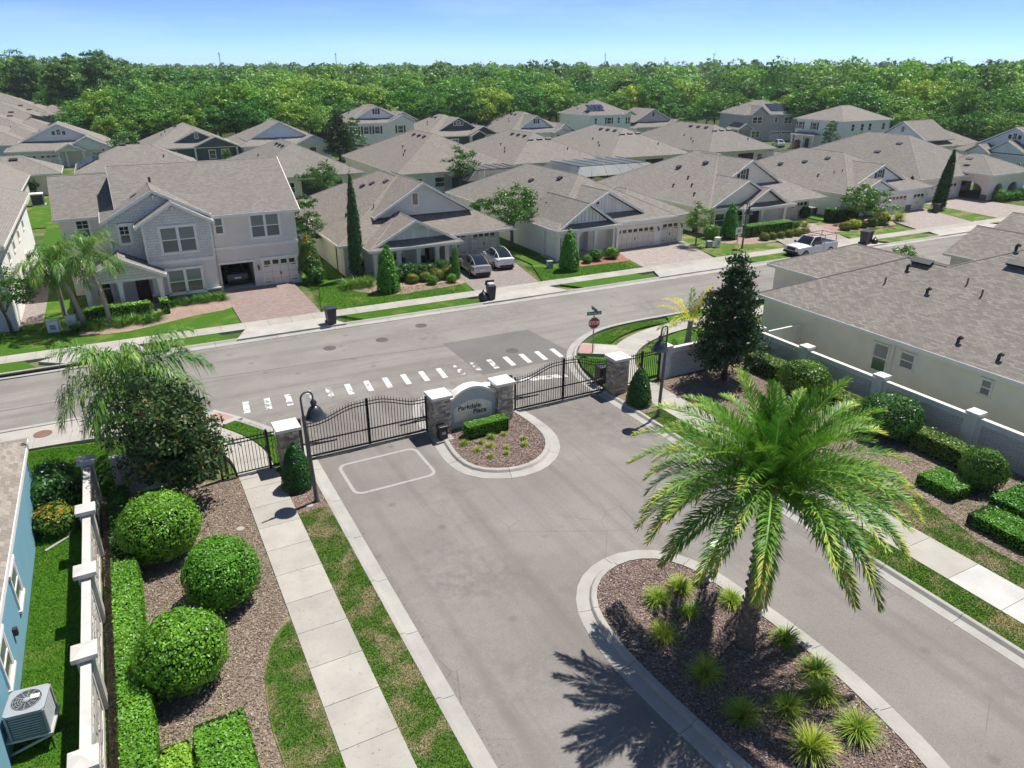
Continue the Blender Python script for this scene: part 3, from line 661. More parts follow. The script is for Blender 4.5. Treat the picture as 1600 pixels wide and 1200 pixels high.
# perimeter walls: precast posts and panels with cast stone relief
M_panel = siding('cast_stone_panel', (.66, .64, .61), 'stone', .36, .085); M_panelw = siding('cast_stone_panel_light', (.52, .49, .455), 'stone', .30, .085); M_post = mat('precast_post', (.70, .68, .65), .8, .2, .08, 3, .15)
M_postw = mat('precast_post_warm', (.54, .52, .49), .8, .2, .08, 3, .15)
M_capw = mat('cap_beige', (.56, .53, .495), .7, .25, .08, 4, .15, dirt=.3)
def wall(label, pts, mp, mq, top=1.85, posts=None, ptop=2.15, cp=None):
    cp = cp or M_cap
    """run of posts with panels between; pts are post centres"""
    t = thing('perimeter_wall', label, 'wall', (pts[0][0], pts[0][1], 0)); ox, oy = pts[0]
    for i, (x, y) in enumerate(pts):
        if posts and i not in posts: continue
        p = MB((-ox, -oy, 0)).box(x - .22, x + .22, y - .22, y + .22, 0, ptop - .17).build('post', mq, t)
        MB((-ox, -oy, 0)).box(x - .33, x + .33, y - .33, y + .33, ptop - .17, ptop - .03).add([(x - .33, y - .33, ptop - .029), (x + .33, y - .33, ptop - .029), (x + .33, y + .33, ptop - .029), (x - .33, y + .33, ptop - .029), (x, y, ptop + .05)], [(0, 1, 4), (1, 2, 4), (2, 3, 4), (3, 0, 4)]).build('post_cap', cp, p)
    for (a, b), (c, d) in zip(pts, pts[1:]):
        if abs(c - a) > abs(d - b): x0, x1 = min(a, c) + .22, max(a, c) - .22; bx = lambda m, u0, u1, w, z0, z1: m.box(u0, u1, b - w, b + w, z0, z1)
        else: x0, x1 = min(b, d) + .22, max(b, d) - .22; bx = lambda m, u0, u1, w, z0, z1: m.box(a - w, a + w, u0, u1, z0, z1)
        of = (-ox, -oy, 0)
        p = bx(MB(of), x0, x1, .06, .0, top - .03).build('panel', mp, t)
        f = MB(of); bx(f, x0, x1, .10, 0, .22); bx(f, x0, x1, .10, top - .28, top - .04); bx(f, x0, x0 + .22, .10, .22, top - .28); bx(f, x1 - .22, x1, .10, .22, top - .28); f.build('panel_border', mq, p)
        bx(MB(of), x0, x1, .13, top - .039, top + .03).build('coping', cp, p)
        # cast stones standing proud of the panel on both faces
        rg = random.Random(int(a * 31 + b * 17)); s = MB(of); z = .24
        while z < top - .36:
            h = rg.uniform(.07, .13); u = x0 + .25
            while u < x1 - .3:
                L = rg.uniform(.25, .7); e = rg.uniform(.066, .09); bx(s, u, min(u + L - .012, x1 - .24), e, z, z + h - .012); u += L
            z += h
        stuff(s.build('stone_relief', mp, p))
wall('pale precast wall with stone panels along the left bed', [(-3.15, y) for y in (-4.4, -.4, 3.6, 7.6, 11.55, 15.5, 19.45, 23.5, 27.55, 31.7)], M_panelw, M_postw, cp=M_capw)
wall('short precast wall from the corner to the left pedestrian gate', [(-2.55, 31.85), (1.45, 31.85)], M_panelw, M_postw, posts=(1,), cp=M_capw)
wall('short grey precast wall right of the right pedestrian gate', [(26.75, 31.1), (33.3, 31.1)], M_panel, M_post, posts=(0,))
wall('grey precast wall along the mulch bed in front of the beige house', [(33.95, y) for y in (30.9, 27.1, 22.15, 17.1, 12.1, 7.1, 2.1, -3)], M_panel, M_post)

# street lamps: tapered post, gooseneck, ball and bell shade
M_lamp = mat('lamp_paint', (.075, .08, .085), .45, .5, .06)
M_lampd = mat('lamp_shade_paint', (.03, .037, .047), .35, .6, .05)
def lamp(x, y, rz, label, h=5.05, tilt=0):
    t = thing('street_lamp', label, 'street lamp', (x, y, .12), rz, 'bell shaped street lamps'); t.rotation_euler = (0, tilt, rz)
    MB().lathe([(0, 0), (.13, 0), (.13, .05), (.095, .1), (.085, 1), (.07, h * .8), (0, h * .8)], 12).build('post', M_lamp, t, True)
    zc = h * .8; pts = [(0, 0, zc - .05), (0, 0, zc + .25), (0, 0, h - .28)] + [(.26 - .26 * math.cos(a), 0, h - .28 + .26 * math.sin(a)) for a in [math.pi * i / 10 for i in range(1, 11)]] + [(.52, 0, h - .5)]
    MB().tube(pts, [.05, .045, .04] + [.038] * 11, 10).build('gooseneck', M_lamp, t, True)
    zb = h - .62
    MB().lathe([(0, .17), (.07, .16), (.125, .09), (.13, 0), (.09, -.1), (.05, -.12)], 14, (.52, 0, zb)).build('ball', M_lampd, t, True)
    sh = MB().lathe([(.05, -.08), (.13, -.11), (.24, -.22), (.32, -.38), (.36, -.52), (.44, -.58), (.45, -.60), (.43, -.61), (.33, -.5), (.2, -.25), (0, -.2)], 24, (.52, 0, zb)).build('shade', M_lampd, t, True)
    MB().lathe([(0, -.5), (.1, -.48), (.12, -.36), (0, -.3)], 12, (.52, 0, zb)).build('bulb_housing', M_white, sh, True)
lamp(5.12, 27.2, R(15), 'black bell street lamp leaning beside the left gate', tilt=R(-2))
lamp(23.05, 26.9, R(195), 'black bell street lamp by the right sidewalk', tilt=R(-2))
lamp(55.2, 53.9, R(20), 'slim street lamp in front of the cream house', 4.6)

# stop sign with street blades
st = thing('stop_sign', 'red octagonal stop sign with green street name blades on the corner', 'sign', (25.17, 36.25, .13))
MB().box(-.03, .03, -.03, .03, 0, 2.95).build('post', mat('galvanised', (.33, .33, .32), .5, .5, .1, metal=.3), st)
def octo(r, y): return [(r * math.cos(R(22.5 + 45 * i)), y, 2.05 + r * math.sin(R(22.5 + 45 * i))) for i in range(8)]
rot = empty
pl = MB().ext(octo(.41, -.045), (0, .008, 0)).build('plate_border', M_white, st); MB().ext(octo(.372, -.052), (0, .004, 0)).build('plate', mat('stop_red', (.50, .018, .022), .45, .5, .05), pl)
text('STOP', .31, (0, -.056, 2.05), (R(90), 0, 0), M_white, pl, ext=.002, bold=.012, sx=.95)
M_grn = mat('street_green', (.01, .16, .12), .45, .5)
b1 = MB().box(-.48, .48, -.02, .02, 2.58, 2.8).build('street_blade', M_grn, st); text('Woodside Ct', .15, (0, -.023, 2.69), (R(90), 0, 0), M_white, b1, ext=.002, bold=.003, sx=.95)
b2 = MB().box(-.02, .02, -.45, .45, 2.84, 3.06).build('street_blade', M_grn, st)
for o in (st,): o.rotation_euler = (0, 0, R(-12))
t = thing('speed_sign', 'small white sign with the number 15 behind the palm fronds', 'sign', (25.35, 15.25, .13), R(-28))
MB().box(-.02, .02, -.02, .02, 0, 1.7).build('post', MT['galvanised'], t); p = MB().box(-.27, .27, -.045, -.025, 1.25, 1.95).build('plate', M_white, t); text('15', .46, (0, -.05, 1.54), (R(90), 0, 0), M_ink, p, ext=.002, bold=.016)
t = thing('call_box', 'white topped entry call box on a post in the palm island', 'call box', (16.35, 15.5, .125), R(-25))
MB().tube([(0, .0, 0), (0, 0, .8)], .06, 10).build('post', M_dark, t); MB().box(-.17, .17, -.15, .15, .75, 1.4).build('housing', mat('callbox_grey', (.42, .45, .47), .5, .5), t, bevel=.02)
MB().box(-.2, .2, -.2, .18, 1.4, 1.47).build('hood', M_white, t, bevel=.01); MB().box(-.11, .11, -.156, -.15, .95, 1.25).build('keypad', M_dark, t); MB().box(-.3, .3, -.3, .3, -.06, .03).build('pad', M_conc, t)
# ---------------------------------------------------------------- house kit
SH = shingle('shingle_taupe', (.255, .234, .211)); SHG = shingle('shingle_grey', (.24, .222, .202)); SHB = shingle('shingle_brown', (.252, .226, .199)); SHL2 = shingle('shingle_light', (.27, .247, .222)); SHD = shingle('shingle_near', (.272, .246, .22), (.33, .15), 1.35)
M_ridge = mat('ridge_cap', (.265, .235, .208), .9); M_vent = mat('roof_vent', (.03, .03, .032), .5, .4); M_pipe = mat('lead_pipe', (.16, .16, .165), .5, .4)
M_gdoor = mat('garage_door', (.80, .72, .60), .6, .3, .04); M_gdoorw = mat('garage_door_white', (.82, .77, .69), .6, .3, .04); M_gl = glass('window_glass', (.02, .026, .03)); M_blind = glass('window_blind', (.15, .185, .18), .15); M_glg = glass('window_glass_grey', (.075, .09, .095), .12)
M_batten = mat('batten', (.55, .58, .60), .6); M_solar = glass('solar_cell', (.012, .02, .045), .12)
M_shut = mat('shutter', (.05, .05, .055), .6)

class House:
    def __init__(s, name, label, ox, oy, rz=0.0, roof=SH, cat='house', z=.1):
        s.r = thing(name, label, cat, (ox, oy, z), rz); s.o = (-ox, -oy, -z) if rz == 0 else (0, 0, -z); s.roofm = roof
    def mb(s): return MB(s.o)
    def wall(s, x0, x1, y0, y1, z0, z1, m, name='wall'): return s.mb().box(x0, x1, y0, y1, z0, z1).build(name, m, s.r)
    def box(s, name, m, x0, x1, y0, y1, z0, z1, parent=None): return s.mb().box(x0, x1, y0, y1, z0, z1).build(name, m, parent or s.r)
    def hip(s, x0, x1, y0, y1, z, pitch=.47, m=None, trim=None, over=0.0, gable_x=False, soffit=True, caps=True):
        """hip roof (or gable ends on +-x when gable_x) over the eave rectangle"""
        m = m or s.roofm; W = x1 - x0; D = y1 - y0
        if gable_x:
            h = D / 2 * pitch; a = (x0, (y0 + y1) / 2, z + h); b = (x1, (y0 + y1) / 2, z + h)
        elif W <= D:
            h = W / 2 * pitch; a = ((x0 + x1) / 2, y0 + W / 2, z + h); b = ((x0 + x1) / 2, y1 - W / 2, z + h)
        else:
            h = D / 2 * pitch; a = (x0 + D / 2, (y0 + y1) / 2, z + h); b = (x1 - D / 2, (y0 + y1) / 2, z + h)
        c = [(x0, y0, z), (x1, y0, z), (x1, y1, z), (x0, y1, z)]
        if W <= D and not gable_x: f = [(0, 1, 4), (1, 2, 5, 4), (2, 3, 5), (3, 0, 4, 5)]; hips = [(0, 4), (1, 4), (2, 5), (3, 5), (4, 5)]
        else: f = [(0, 1, 5, 4), (1, 2, 5), (2, 3, 4, 5), (3, 0, 4)]; hips = [(0, 4), (3, 4), (1, 5), (2, 5), (4, 5)] if not gable_x else [(4, 5)]
        P = c + [a, b]
        r = s.mb().add(P, f + [(3, 2, 1, 0)]).build('roof', m, s.r)
        g = s.mb()
        for i, j in hips: g.tube([Vector(P[i]) - Vector((0, 0, .035)), Vector(P[j]) - Vector((0, 0, .035))], .075, 6)
        if caps: g.build('ridge_cap', M_ridge, r)
        e = .035; t = s.mb()
        t.box(x0 - e, x1 + e, y0 - e, y0, z - .2, z + .015).box(x0 - e, x1 + e, y1, y1 + e, z - .2, z + .015).box(x0 - e, x0, y0, y1, z - .2, z + .015).box(x1, x1 + e, y0, y1, z - .2, z + .015)
        t.build('fascia', trim or M_white, r)
        if soffit: s.mb().box(x0, x1, y0, y1, z - .16, z - .12).build('soffit', M_white, r)
        return r, P
    def gable(s, x0, x1, y0, y1, z, apex, wm, vent=None, setb=.35, rake=.24, m=None, walls=True, batt=False, trim=None, xa=None):
        """roof with ridge along y, gable end facing -y at y0 (roof edge); wall set back by setb"""
        xm = (x0 + x1) / 2 if xa is None else xa; m = m or s.roofm; T = .1
        P = [(x0, y0, z), (xm, y0, apex), (x1, y0, z), (x0, y1, z), (xm, y1, apex), (x1, y1, z)]
        lo = [(a, b, c - T) for a, b, c in P]
        r = s.mb().add(P + lo, [(0, 1, 4, 3), (1, 2, 5, 4), (6, 9, 10, 7), (7, 10, 11, 8), (0, 3, 9, 6), (2, 8, 11, 5), (3, 4, 10, 9), (4, 5, 11, 10)]).build('roof', m, s.r)
        s.mb().tube([(xm, y0, apex - .035), (xm, y1, apex - .035)], .075, 6).build('ridge_cap', M_ridge, r)
        t = s.mb()
        for a, b in (((x0 - .03, y0), (xm, y0)), ((xm, y0), (x1 + .03, y0))):
            za = z if a[0] < b[0] and a[0] <= x0 else apex; 
        for (xa_, za), (xb_, zb) in (((x0 - .05, z - .03), (xm, apex)), ((xm, apex), (x1 + .05, z - .03))):
            t.ext([(xa_, y0 - .045, za + .02), (xb_, y0 - .045, zb + .02), (xb_, y0 - .045, zb - rake + .02), (xa_, y0 - .045, za - rake + .02)], (0, .07, 0))
        t.box(x0 - .035, x0, y0, y1, z - .2, z).box(x1, x1 + .035, y0, y1, z - .2, z)
        t.build('rake_board', trim or M_white, r)
        if walls:
            y = y0 + setb; i = .3
            w = s.mb().ext([(x0 + i, y, z - .12), (xm, y, apex - .12 - i * .3), (x1 - i, y, z - .12)], (0, .15, 0)).build('gable_wall', wm, s.r)
            if batt:
                k = x0 + .6
                while k < x1 - .5:
                    hh = (apex - z) * (1 - abs(k - xm) / ((x1 - x0) / 2)) + z - .25
                    if hh > z: s.mb().box(k - .025, k + .025, y - .03, y, z - .1, hh).build('batten', M_batten, w)
                    k += .42
            if vent:
                vx, vz, vw, vh, kind = vent; s.gable_window(w, vx, vz, vw, vh, y, kind)
        return r
    def gable_window(s, parent, x, z, w, h, y, kind):
        if kind == 'louvre':
            f = s.mb().box(x - w / 2 - .1, x + w / 2 + .1, y - .05, y, z - .1, z + h + .1).build('louvre_vent', M_white, parent); s.mb().box(x - w / 2, x + w / 2, y - .065, y - .05, z, z + h).build('louvre', mat('louvre_tan', (.33, .23, .17), .7), f)
        elif kind == 'small':
            f = s.mb().box(x - w / 2, x + w / 2, y - .05, y, z, z + h).build('vent', mat('vent_dark', (.09, .075, .065), .7), parent)
        else:
            f = s.mb().box(x - w / 2 - .1, x + w / 2 + .1, y - .05, y, z - .1, z + h + .1).build('attic_window', M_white, parent); s.mb().box(x - w / 2, x + w / 2, y - .06, y - .05, z, z + h).build('pane', M_gl, f)
            s.mb().box(x - .02, x + .02, y - .07, y - .06, z, z + h).box(x - w / 2, x + w / 2, y - .07, y - .06, z + h * .5 - .02, z + h * .5 + .02).build('muntin', M_white, f)
            if kind == 'shutter':
                for sx in (-1, 1): s.mb().box(x + sx * (w / 2 + .3) - .17, x + sx * (w / 2 + .3) + .17, y - .06, y, z - .05, z + h + .05).build('shutter', M_shut, f)
            if kind == 'triple':
                for sx in (-1, 1):
                    q = s.mb().box(x + sx * (w + .3) - w / 2 - .1, x + sx * (w + .3) + w / 2 + .1, y - .05, y, z - .1, z + h * .8).build('side_frame', M_white, f); s.mb().box(x + sx * (w + .3) - w / 2, x + sx * (w + .3) + w / 2, y - .06, y - .05, z, z + h * .72).build('side_pane', M_gl, f)
    def win(s, u0, u1, z0, z1, c, face='-y', n=1, trim=.14, head=True, grid=False, blind=True, tm=None, shutter=None, pm=None):
        """window on a wall plane: face -y/+y uses x along, +x/-x uses y along; c = plane coordinate. n sashes side by side"""
        tm = tm or M_white
        sg_ = -1 if face[0] == '-' else 1
        def bx(m, a0, a1, d0, d1, b0, b1):
            lo, hi = sorted((c + sg_ * d0, c + sg_ * d1))
            return m.box(a0, a1, lo, hi, b0, b1) if face[1] == 'y' else m.box(lo, hi, a0, a1, b0, b1)
        m = s.mb(); T = trim
        if T:
            bx(m, u0 - T, u0, 0, .06, z0 - T, z1); bx(m, u1, u1 + T, 0, .06, z0 - T, z1); bx(m, u0 - T - .05, u1 + T + .05, 0, .09, z1, z1 + T + .02); bx(m, u0 - T - .05, u1 + T + .05, 0, .09, z0 - T, z0)
        w = (u1 - u0) / n
        for i in range(1, n): bx(m, u0 + w * i - T / 2 - .02, u0 + w * i + T / 2 + .02, 0, .06, z0, z1)
        if not T: bx(m, u0, u1, 0, .03, z0, z1)
        f = m.build('window', tm, s.r)
        for i in range(n):
            a = u0 + w * i + (.05 if i else 0) + .02; b = u0 + w * (i + 1) - (.05 if i < n - 1 else 0) - .02; zm = (z0 + z1) / 2
            bx(s.mb(), a, b, .005, .02, z0, zm).build('pane', pm or M_glg, f); bx(s.mb(), a, b, .012, .028, zm, z1).build('pane', (M_blind if blind else (pm or M_gl)), f)
            k = s.mb(); bx(k, a - .02, b + .02, .02, .045, zm - .035, zm + .03); bx(k, a - .02, a + .035, .02, .04, z0, z1); bx(k, b - .035, b + .02, .02, .04, z0, z1); bx(k, a, b, .02, .04, z0, z0 + .05); bx(k, a, b, .02, .04, z1 - .05, z1)
            if grid: bx(k, (a + b) / 2 - .015, (a + b) / 2 + .015, .028, .04, zm, z1); bx(k, a, b, .028, .04, (zm + z1) / 2 - .015, (zm + z1) / 2 + .015)
            k.build('sash', tm, f)
        if shutter:
            for a in (u0 - T - .4, u1 + T + .04): bx(s.mb(), a, a + .36, 0, .05, z0 - .05, z1 + .08).build('shutter', shutter, f)
        return f
    def garage(s, x0, x1, z1, y, n, m=None, trim=.12):
        """carriage garage door facing -y with a row of n windows"""
        m = m or M_gdoor
        d = s.mb().box(x0, x1, y - .03, y + .03, 0.05, z1).build('garage_door', m, s.r)
        f = s.mb().box(x0 - trim, x0, y - .07, y, 0, z1).box(x1, x1 + trim, y - .07, y, 0, z1).box(x0 - trim - .1, x1 + trim + .1, y - .1, y, z1, z1 + .18).build('door_trim', M_white, d)
        L = s.mb()
        for z in (z1 * .27, z1 * .52, z1 * .76): L.box(x0, x1, y - .036, y - .028, z - .01, z + .01)
        for i in range(1, n): L.box(x0 + (x1 - x0) * i / n - .012, x0 + (x1 - x0) * i / n + .012, y - .036, y - .028, .1, z1 * .76)
        L.build('panel_grooves', mat('groove', (.35, .33, .29), .7), d)
        w = (x1 - x0) / n
        for i in range(n):
            a = x0 + w * i + w * .14; b = x0 + w * (i + 1) - w * .14; za = z1 * .80; zb = z1 * .95
            p = s.mb().box(a, b, y - .04, y - .03, za, zb).build('door_window', M_gl, d)
            s.mb().box((a + b) / 2 - .02, (a + b) / 2 + .02, y - .046, y - .04, za, zb).box(a, b, y - .046, y - .04, (za + zb) / 2 - .015, (za + zb) / 2 + .015).build('muntin', m, p) if False else None
        for xx in (x0, x1):
            sg_ = 1 if xx == x0 else -1
            for z in (.35, z1 * .72): s.mb().box(min(xx + sg_ * .03, xx + sg_ * .45), max(xx + sg_ * .03, xx + sg_ * .45), y - .045, y - .03, z, z + .05).build('hinge', M_dark, d)
        s.mb().box((x0 + x1) / 2 - .06, (x0 + x1) / 2 + .06, y - .045, y - .03, .9, 1.15).build('handle', M_dark, d)
        return d
    def col(s, x, y, z0, z1, w=.3, m=None, cap=None, base=None):
        c = s.mb().box(x - w / 2, x + w / 2, y - w / 2, y + w / 2, z0, z1).build('column', m or M_white, s.r)
        s.mb().box(x - w / 2 - .05, x + w / 2 + .05, y - w / 2 - .05, y + w / 2 + .05, z1 - .22, z1).build('capital', cap or M_white, c); s.mb().box(x - w / 2 - .05, x + w / 2 + .05, y - w / 2 - .05, y + w / 2 + .05, z0, z0 + .18).build('plinth', cap or M_white, c)
        if base: s.mb().box(x - w / 2 - .1, x + w / 2 + .1, y - w / 2 - .1, y + w / 2 + .1, z0, z0 + base[0]).build('column_base', base[1], c)
        return c
    def boxvent(s, x, y, z, nrm, w=.62):
        """low box vent lying on a slope: nrm in 'x-','x+','y-','y+' is the way the slope faces"""
        p = .44; dx, dy = {'x-': (-1, 0), 'x+': (1, 0), 'y-': (0, -1), 'y+': (0, 1)}[nrm]
        ax = Vector((dx, dy, -p)).normalized(); side = Vector((-dy, dx, 0)); up = side.cross(ax) * -1
        if up.z < 0: up = -up
        m = Matrix((side, ax, up)).transposed()
        v = s.mb().cbox(Vector((x, y, z)) + up * .1, w, .42, .14, m).build('roof_vent', M_vent, s.r)
        s.mb().cbox(Vector((x, y, z)) + up * .18, w + .08, .5, .03, m).build('vent_hood', M_dark, v)
    def pipe(s, x, y, z, goose=False):
        if goose: q = s.mb().tube([(x, y, z - .1), (x, y, z + .18), (x, y - .08, z + .27), (x, y - .2, z + .22)], .09, 8).build('vent_pipe', M_vent, s.r, True)
        else: q = s.mb().tube([(x, y, z - .1), (x, y, z + .32)], .055, 8).build('vent_pipe', M_pipe, s.r)
    def lantern(s, x, y, z):
        l = s.mb().box(x - .06, x + .06, y - .05, y, z + .28, z + .4).build('wall_lamp', M_black, s.r); s.mb().tube([(x, y - .03, z + .36), (x, y - .2, z + .42), (x, y - .2, z + .33)], .015, 6).lathe([(0, .33), (.1, .27), (.08, .25), (.06, 0), (0, -.02)], 8, (x, y - .2, z)).build('lantern', M_black, l)
def roofz(P, x): return 0

ST = lambda n, c: mat('stucco_' + n, c, .88, .15, .05, 1.2, .25, 90, dirt=.10)
# ---------------------------------------------------------------- house 1: grey two-storey with shake bay
g = ST('grey', (.73, .67, .60)); gs = siding('shake_grey', (.72, .69, .66), 'shake', .24, .2); rockb = siding('rock_base', (.19, .175, .165), 'stone', .28, .12)
h = House('grey_house', 'grey two-storey house with shake siding bay and an open garage', 6, 64, roof=SHG)
h.wall(6.3, 6.45, 62.6, 75.5, 0, 6.25, g); h.wall(6.45, 9.02, 62.6, 62.85, 2.25, 6.25, g); h.wall(9.02, 9.75, 62.6, 62.85, 0, 6.25, g); h.wall(9.75, 12.85, 62.6, 62.85, 0, 6.25, g); h.wall(12.7, 12.85, 62.85, 75.5, 0, 6.25, g)
h.wall(-1.1, 12.85, 75.4, 75.55, 0, 6.25, g); h.wall(-.95, 6.3, 62.7, 75.4, 0, 6.25, g); h.wall(9.1, 12.7, 62.85, 69.5, 0, 2.6, g)
M_gar = mat('garage_interior', (.16, .15, .14), .9)
h.box('garage_interior', M_gar, 6.45, 9.1, 69.4, 69.5, 0, 2.6); h.box('garage_ceiling', M_gar, 6.45, 9.1, 62.85, 69.5, 2.55, 2.62); h.box('garage_floor', M_conc, 6.3, 9.1, 62.5, 69.5, .1, .135)
h.box('door_trim', M_white, 6.3, 9.15, 62.5, 62.6, 2.25, 2.42)
h.garage(9.8, 12.5, 2.3, 62.6, 4, M_gdoor); h.lantern(9.4, 62.6, 1.5)
h.box('belt', M_white, 6.02, 12.9, 62.53, 62.6, 3.45, 3.68); h.box('belt', M_white, 1.2, 6.04, 61.13, 61.2, 3.12, 3.36)
r, P = h.hip(-.25, 13.2, 62.2, 76.0, 6.25, .50, gable_x=True); ap = P[4][2]
h.mb().ext([(-.1, 62.4, 6.2), (-.1, 75.8, 6.2), (-.1, 69.1, ap - .15)], (.15, 0, 0)).build('gable_wall', g, h.r); h.mb().ext([(12.7, 62.4, 6.2), (12.7, 75.8, 6.2), (12.7, 69.1, ap - .15)], (.15, 0, 0)).build('gable_wall', g, h.r)
for xx in (13.2, -.32):
    h.mb().ext([(xx, 62.1, 6.2), (xx, 69.1, ap + .05), (xx, 69.1, ap - .2), (xx, 62.5, 6.05)], (.06, 0, 0)).build('rake_board', M_white if xx > 0 else mat('rake_shaded', (.3, .29, .28), .7), r)  # left board coloured darker, the shade of that side put into its paint
h.wall(-4.3, -1.0, 66.9, 75.4, 0, 6.2, g); r2, P2 = h.hip(-4.65, .4, 66.5, 75.9, 6.2, .58, gable_x=True)
h.mb().ext([(-4.4, 66.8, 6.15), (-4.4, 75.6, 6.15), (-4.4, 71.2, P2[4][2] - .2)], (.12, 0, 0)).build('gable_wall', g, h.r)
# bay
h.wall(1.24, 6.02, 61.2, 62.8, 0, 3.2, g); h.wall(1.24, 6.02, 61.2, 62.8, 3.2, 6.15, gs); h.box('stone_base', rockb, 1.15, 6.1, 61.08, 61.2, 0, .75); h.box('stone_cap', M_white, 1.12, 6.14, 61.02, 61.2, .75, .85)
for xx in (1.2, 5.95): h.box('corner_board', M_white, xx, xx + .14, 61.15, 61.2, 3.36, 6.2)
h.gable(.78, 6.3, 60.85, 66, 6.12, 7.75, gs, None, .325); h.gable(-1.42, 6.3, 62.0, 68, 6.45, 8.55, gs, None, .3)
h.box('bracket', M_white, 3.47, 3.61, 60.8, 61.2, 7.15, 7.4); h.box('bracket', M_white, 2.37, 2.51, 61.95, 62.3, 7.95, 8.2)
h.wall(-1.05, 1.24, 62.28, 62.75, 0, 3.0, g); h.wall(-1.05, 1.24, 62.28, 62.75, 3.0, 6.6, gs); h.box('corner_board', M_white, -1.08, -.93, 62.22, 62.28, 2.9, 6.5)
h.win(2.42, 4.86, 3.95, 5.85, 61.2, n=2); h.win(2.42, 4.84, .75, 2.6, 61.08, n=2); h.win(-.28, .42, 4.75, 6.05, 62.28, grid=True, blind=False); h.win(9.25, 11.5, 4.2, 6.0, 62.6, n=2); h.win(6.5, 7.12, 4.75, 6.0, 62.6); h.win(-3.2, -2.3, 4.6, 5.95, 66.9, grid=True, blind=False)
# porch
h.box('porch_floor', M_conc, -3.4, 2.0, 59.7, 62.4, 0, .16); h.gable(-3.6, 2.25, 59.4, 63.2, 2.75, 4.25, gs, None, .3); h.box('porch_beam', M_white, -3.4, 2.05, 59.75, 59.95, 2.45, 2.75)
for xx in (-3.1, -.95, 1.75): h.col(xx, 59.9, .1, 2.5, .32, M_white, None, (.8, rockb))
h.box('front_door', mat('door_wood', (.07, .04, .03), .5), .1, 1.05, 62.2, 62.28, .1, 2.2); h.win(-2.6, -1.6, .9, 2.1, 62.2, blind=False)
h.wall(-3.4, -.95, 62.25, 66.9, 0, 3.0, g)
h.pipe(2.6, 66.2, 8.7, True); h.boxvent(1.3, 64.6, 7.75, 'x-', .5)
h.box('wall_vent', M_white, 11.9, 12.1, 62.52, 62.6, 3.9, 4.1)

# ---------------------------------------------------------------- house 2: sage house with columned porch
sg2 = ST('sage', (.62, .62, .55)); sgl = siding('board_sage', (.66, .67, .62), 'b', .45, 4.0)
h = House('sage_house', 'sage green single-storey house with columned porch and two parked cars', 25, 66, roof=SHB)
h.wall(16.6, 33.0, 64.6, 84, 0, 2.85, sg2); h.wall(16.6, 19.5, 62.4, 65, 0, 2.85, ST('cream2', (.72, .68, .58))); h.wall(19.5, 24.4, 63.0, 64.8, 0, 2.7, sg2)
h.hip(16.1, 33.4, 61.9, 84.5, 2.85, .50); h.hip(18.1, 26.9, 59.8, 66.5, 2.65, .47); h.gable(18.6, 26.6, 60.15, 68.5, 2.8, 4.85, sgl, None, .65)
h.hip(26.0, 33.55, 63.7, 72, 2.8, .42); h.gable(20.2, 29.9, 64.3, 73, 4.55, 7.35, sg2, (24.3, 5.35, .5, 1.0, 'louvre'), .35)
h.box('porch_floor', M_conc, 18.2, 26.6, 60.1, 63.2, 0, .16); h.box('porch_beam', sg2, 18.3, 26.7, 60.2, 60.45, 2.3, 2.62)
for xx in (18.75, 20.9, 22.7, 24.5, 26.2): h.col(xx, 60.35, .1, 2.35, .36, sg2, mat('cream_trim', (.66, .62, .52), .6))
h.garage(27.6, 29.3, 2.15, 64.6, 3, M_gdoorw); h.garage(30.0, 32.5, 2.15, 64.6, 4, M_gdoorw); h.box('front_door', mat('door_dark', (.03, .028, .025), .4), 24.5, 25.4, 64.45, 64.6, .1, 2.2); h.win(21.2, 22.2, .8, 2.2, 63.0, blind=False)
h.wall(25.9, 26.3, 61.8, 64.6, 0, 2.6, sg2); h.box('garage_lintel', sg2, 26.0, 33.2, 64.2, 64.6, 2.35, 2.75)
for x, y, z in ((22.3, 74, 6.0), (23.0, 73, 6.3), (23.8, 71, 6.7)): h.boxvent(x, y, z - .12, 'x-')
h.boxvent(22.2, 64.2, 4.5, 'x-', .6); h.pipe(19.2, 66, 4.4, True); h.pipe(18.7, 68.2, 4.15, True); h.pipe(20.8, 66.2, 5.15)

# ---------------------------------------------------------------- house 3: white house with board and batten gables
w3 = ST('white', (.87, .84, .78)); bb = siding('board_white', (.86, .85, .80), 'b', .42, 6)
h = House('white_house', 'white single-storey house with board-and-batten gables and cream garage doors', 43, 62)
h.wall(36.1, 52.1, 60.9, 84, 0, 2.95, w3); h.wall(36.1, 37.6, 59.2, 61, 0, 2.95, w3); h.wall(43.0, 49.0, 59.3, 61, 0, 3.0, w3); h.wall(49.0, 52.15, 59.55, 61, 0, 3.05, w3); h.wall(40.6, 43.0, 60.2, 61, 0, 2.9, w3)
h.hip(35.7, 50.6, 58.6, 84.5, 3.0, .50); h.hip(35.5, 43.1, 57.75, 64, 3.02, .42); h.hip(42.8, 52.7, 58.8, 70, 3.08, .44)
h.gable(36.0, 42.6, 58.0, 66, 3.1, 5.25, bb, None, .6, batt=True); h.gable(38.0, 46.8, 59.5, 68, 3.65, 5.95, bb, (41.5, 4.7, .32, .75, 'small'), .6, batt=True)
h.box('porch_floor', M_conc, 35.6, 43.0, 57.9, 61, 0, .16); h.box('porch_beam', M_white, 35.6, 43.0, 57.95, 58.15, 2.65, 2.95)
for xx in (35.85, 38.0, 40.0, 42.6):
    h.col(xx, 58.1, .1, 2.7, .3)
    for sx in (-1, 1): h.mb().beam((xx + sx * .12, 58.1, 2.2), (xx + sx * .55, 58.1, 2.65), .1, .1).build('brace', M_white, h.r)
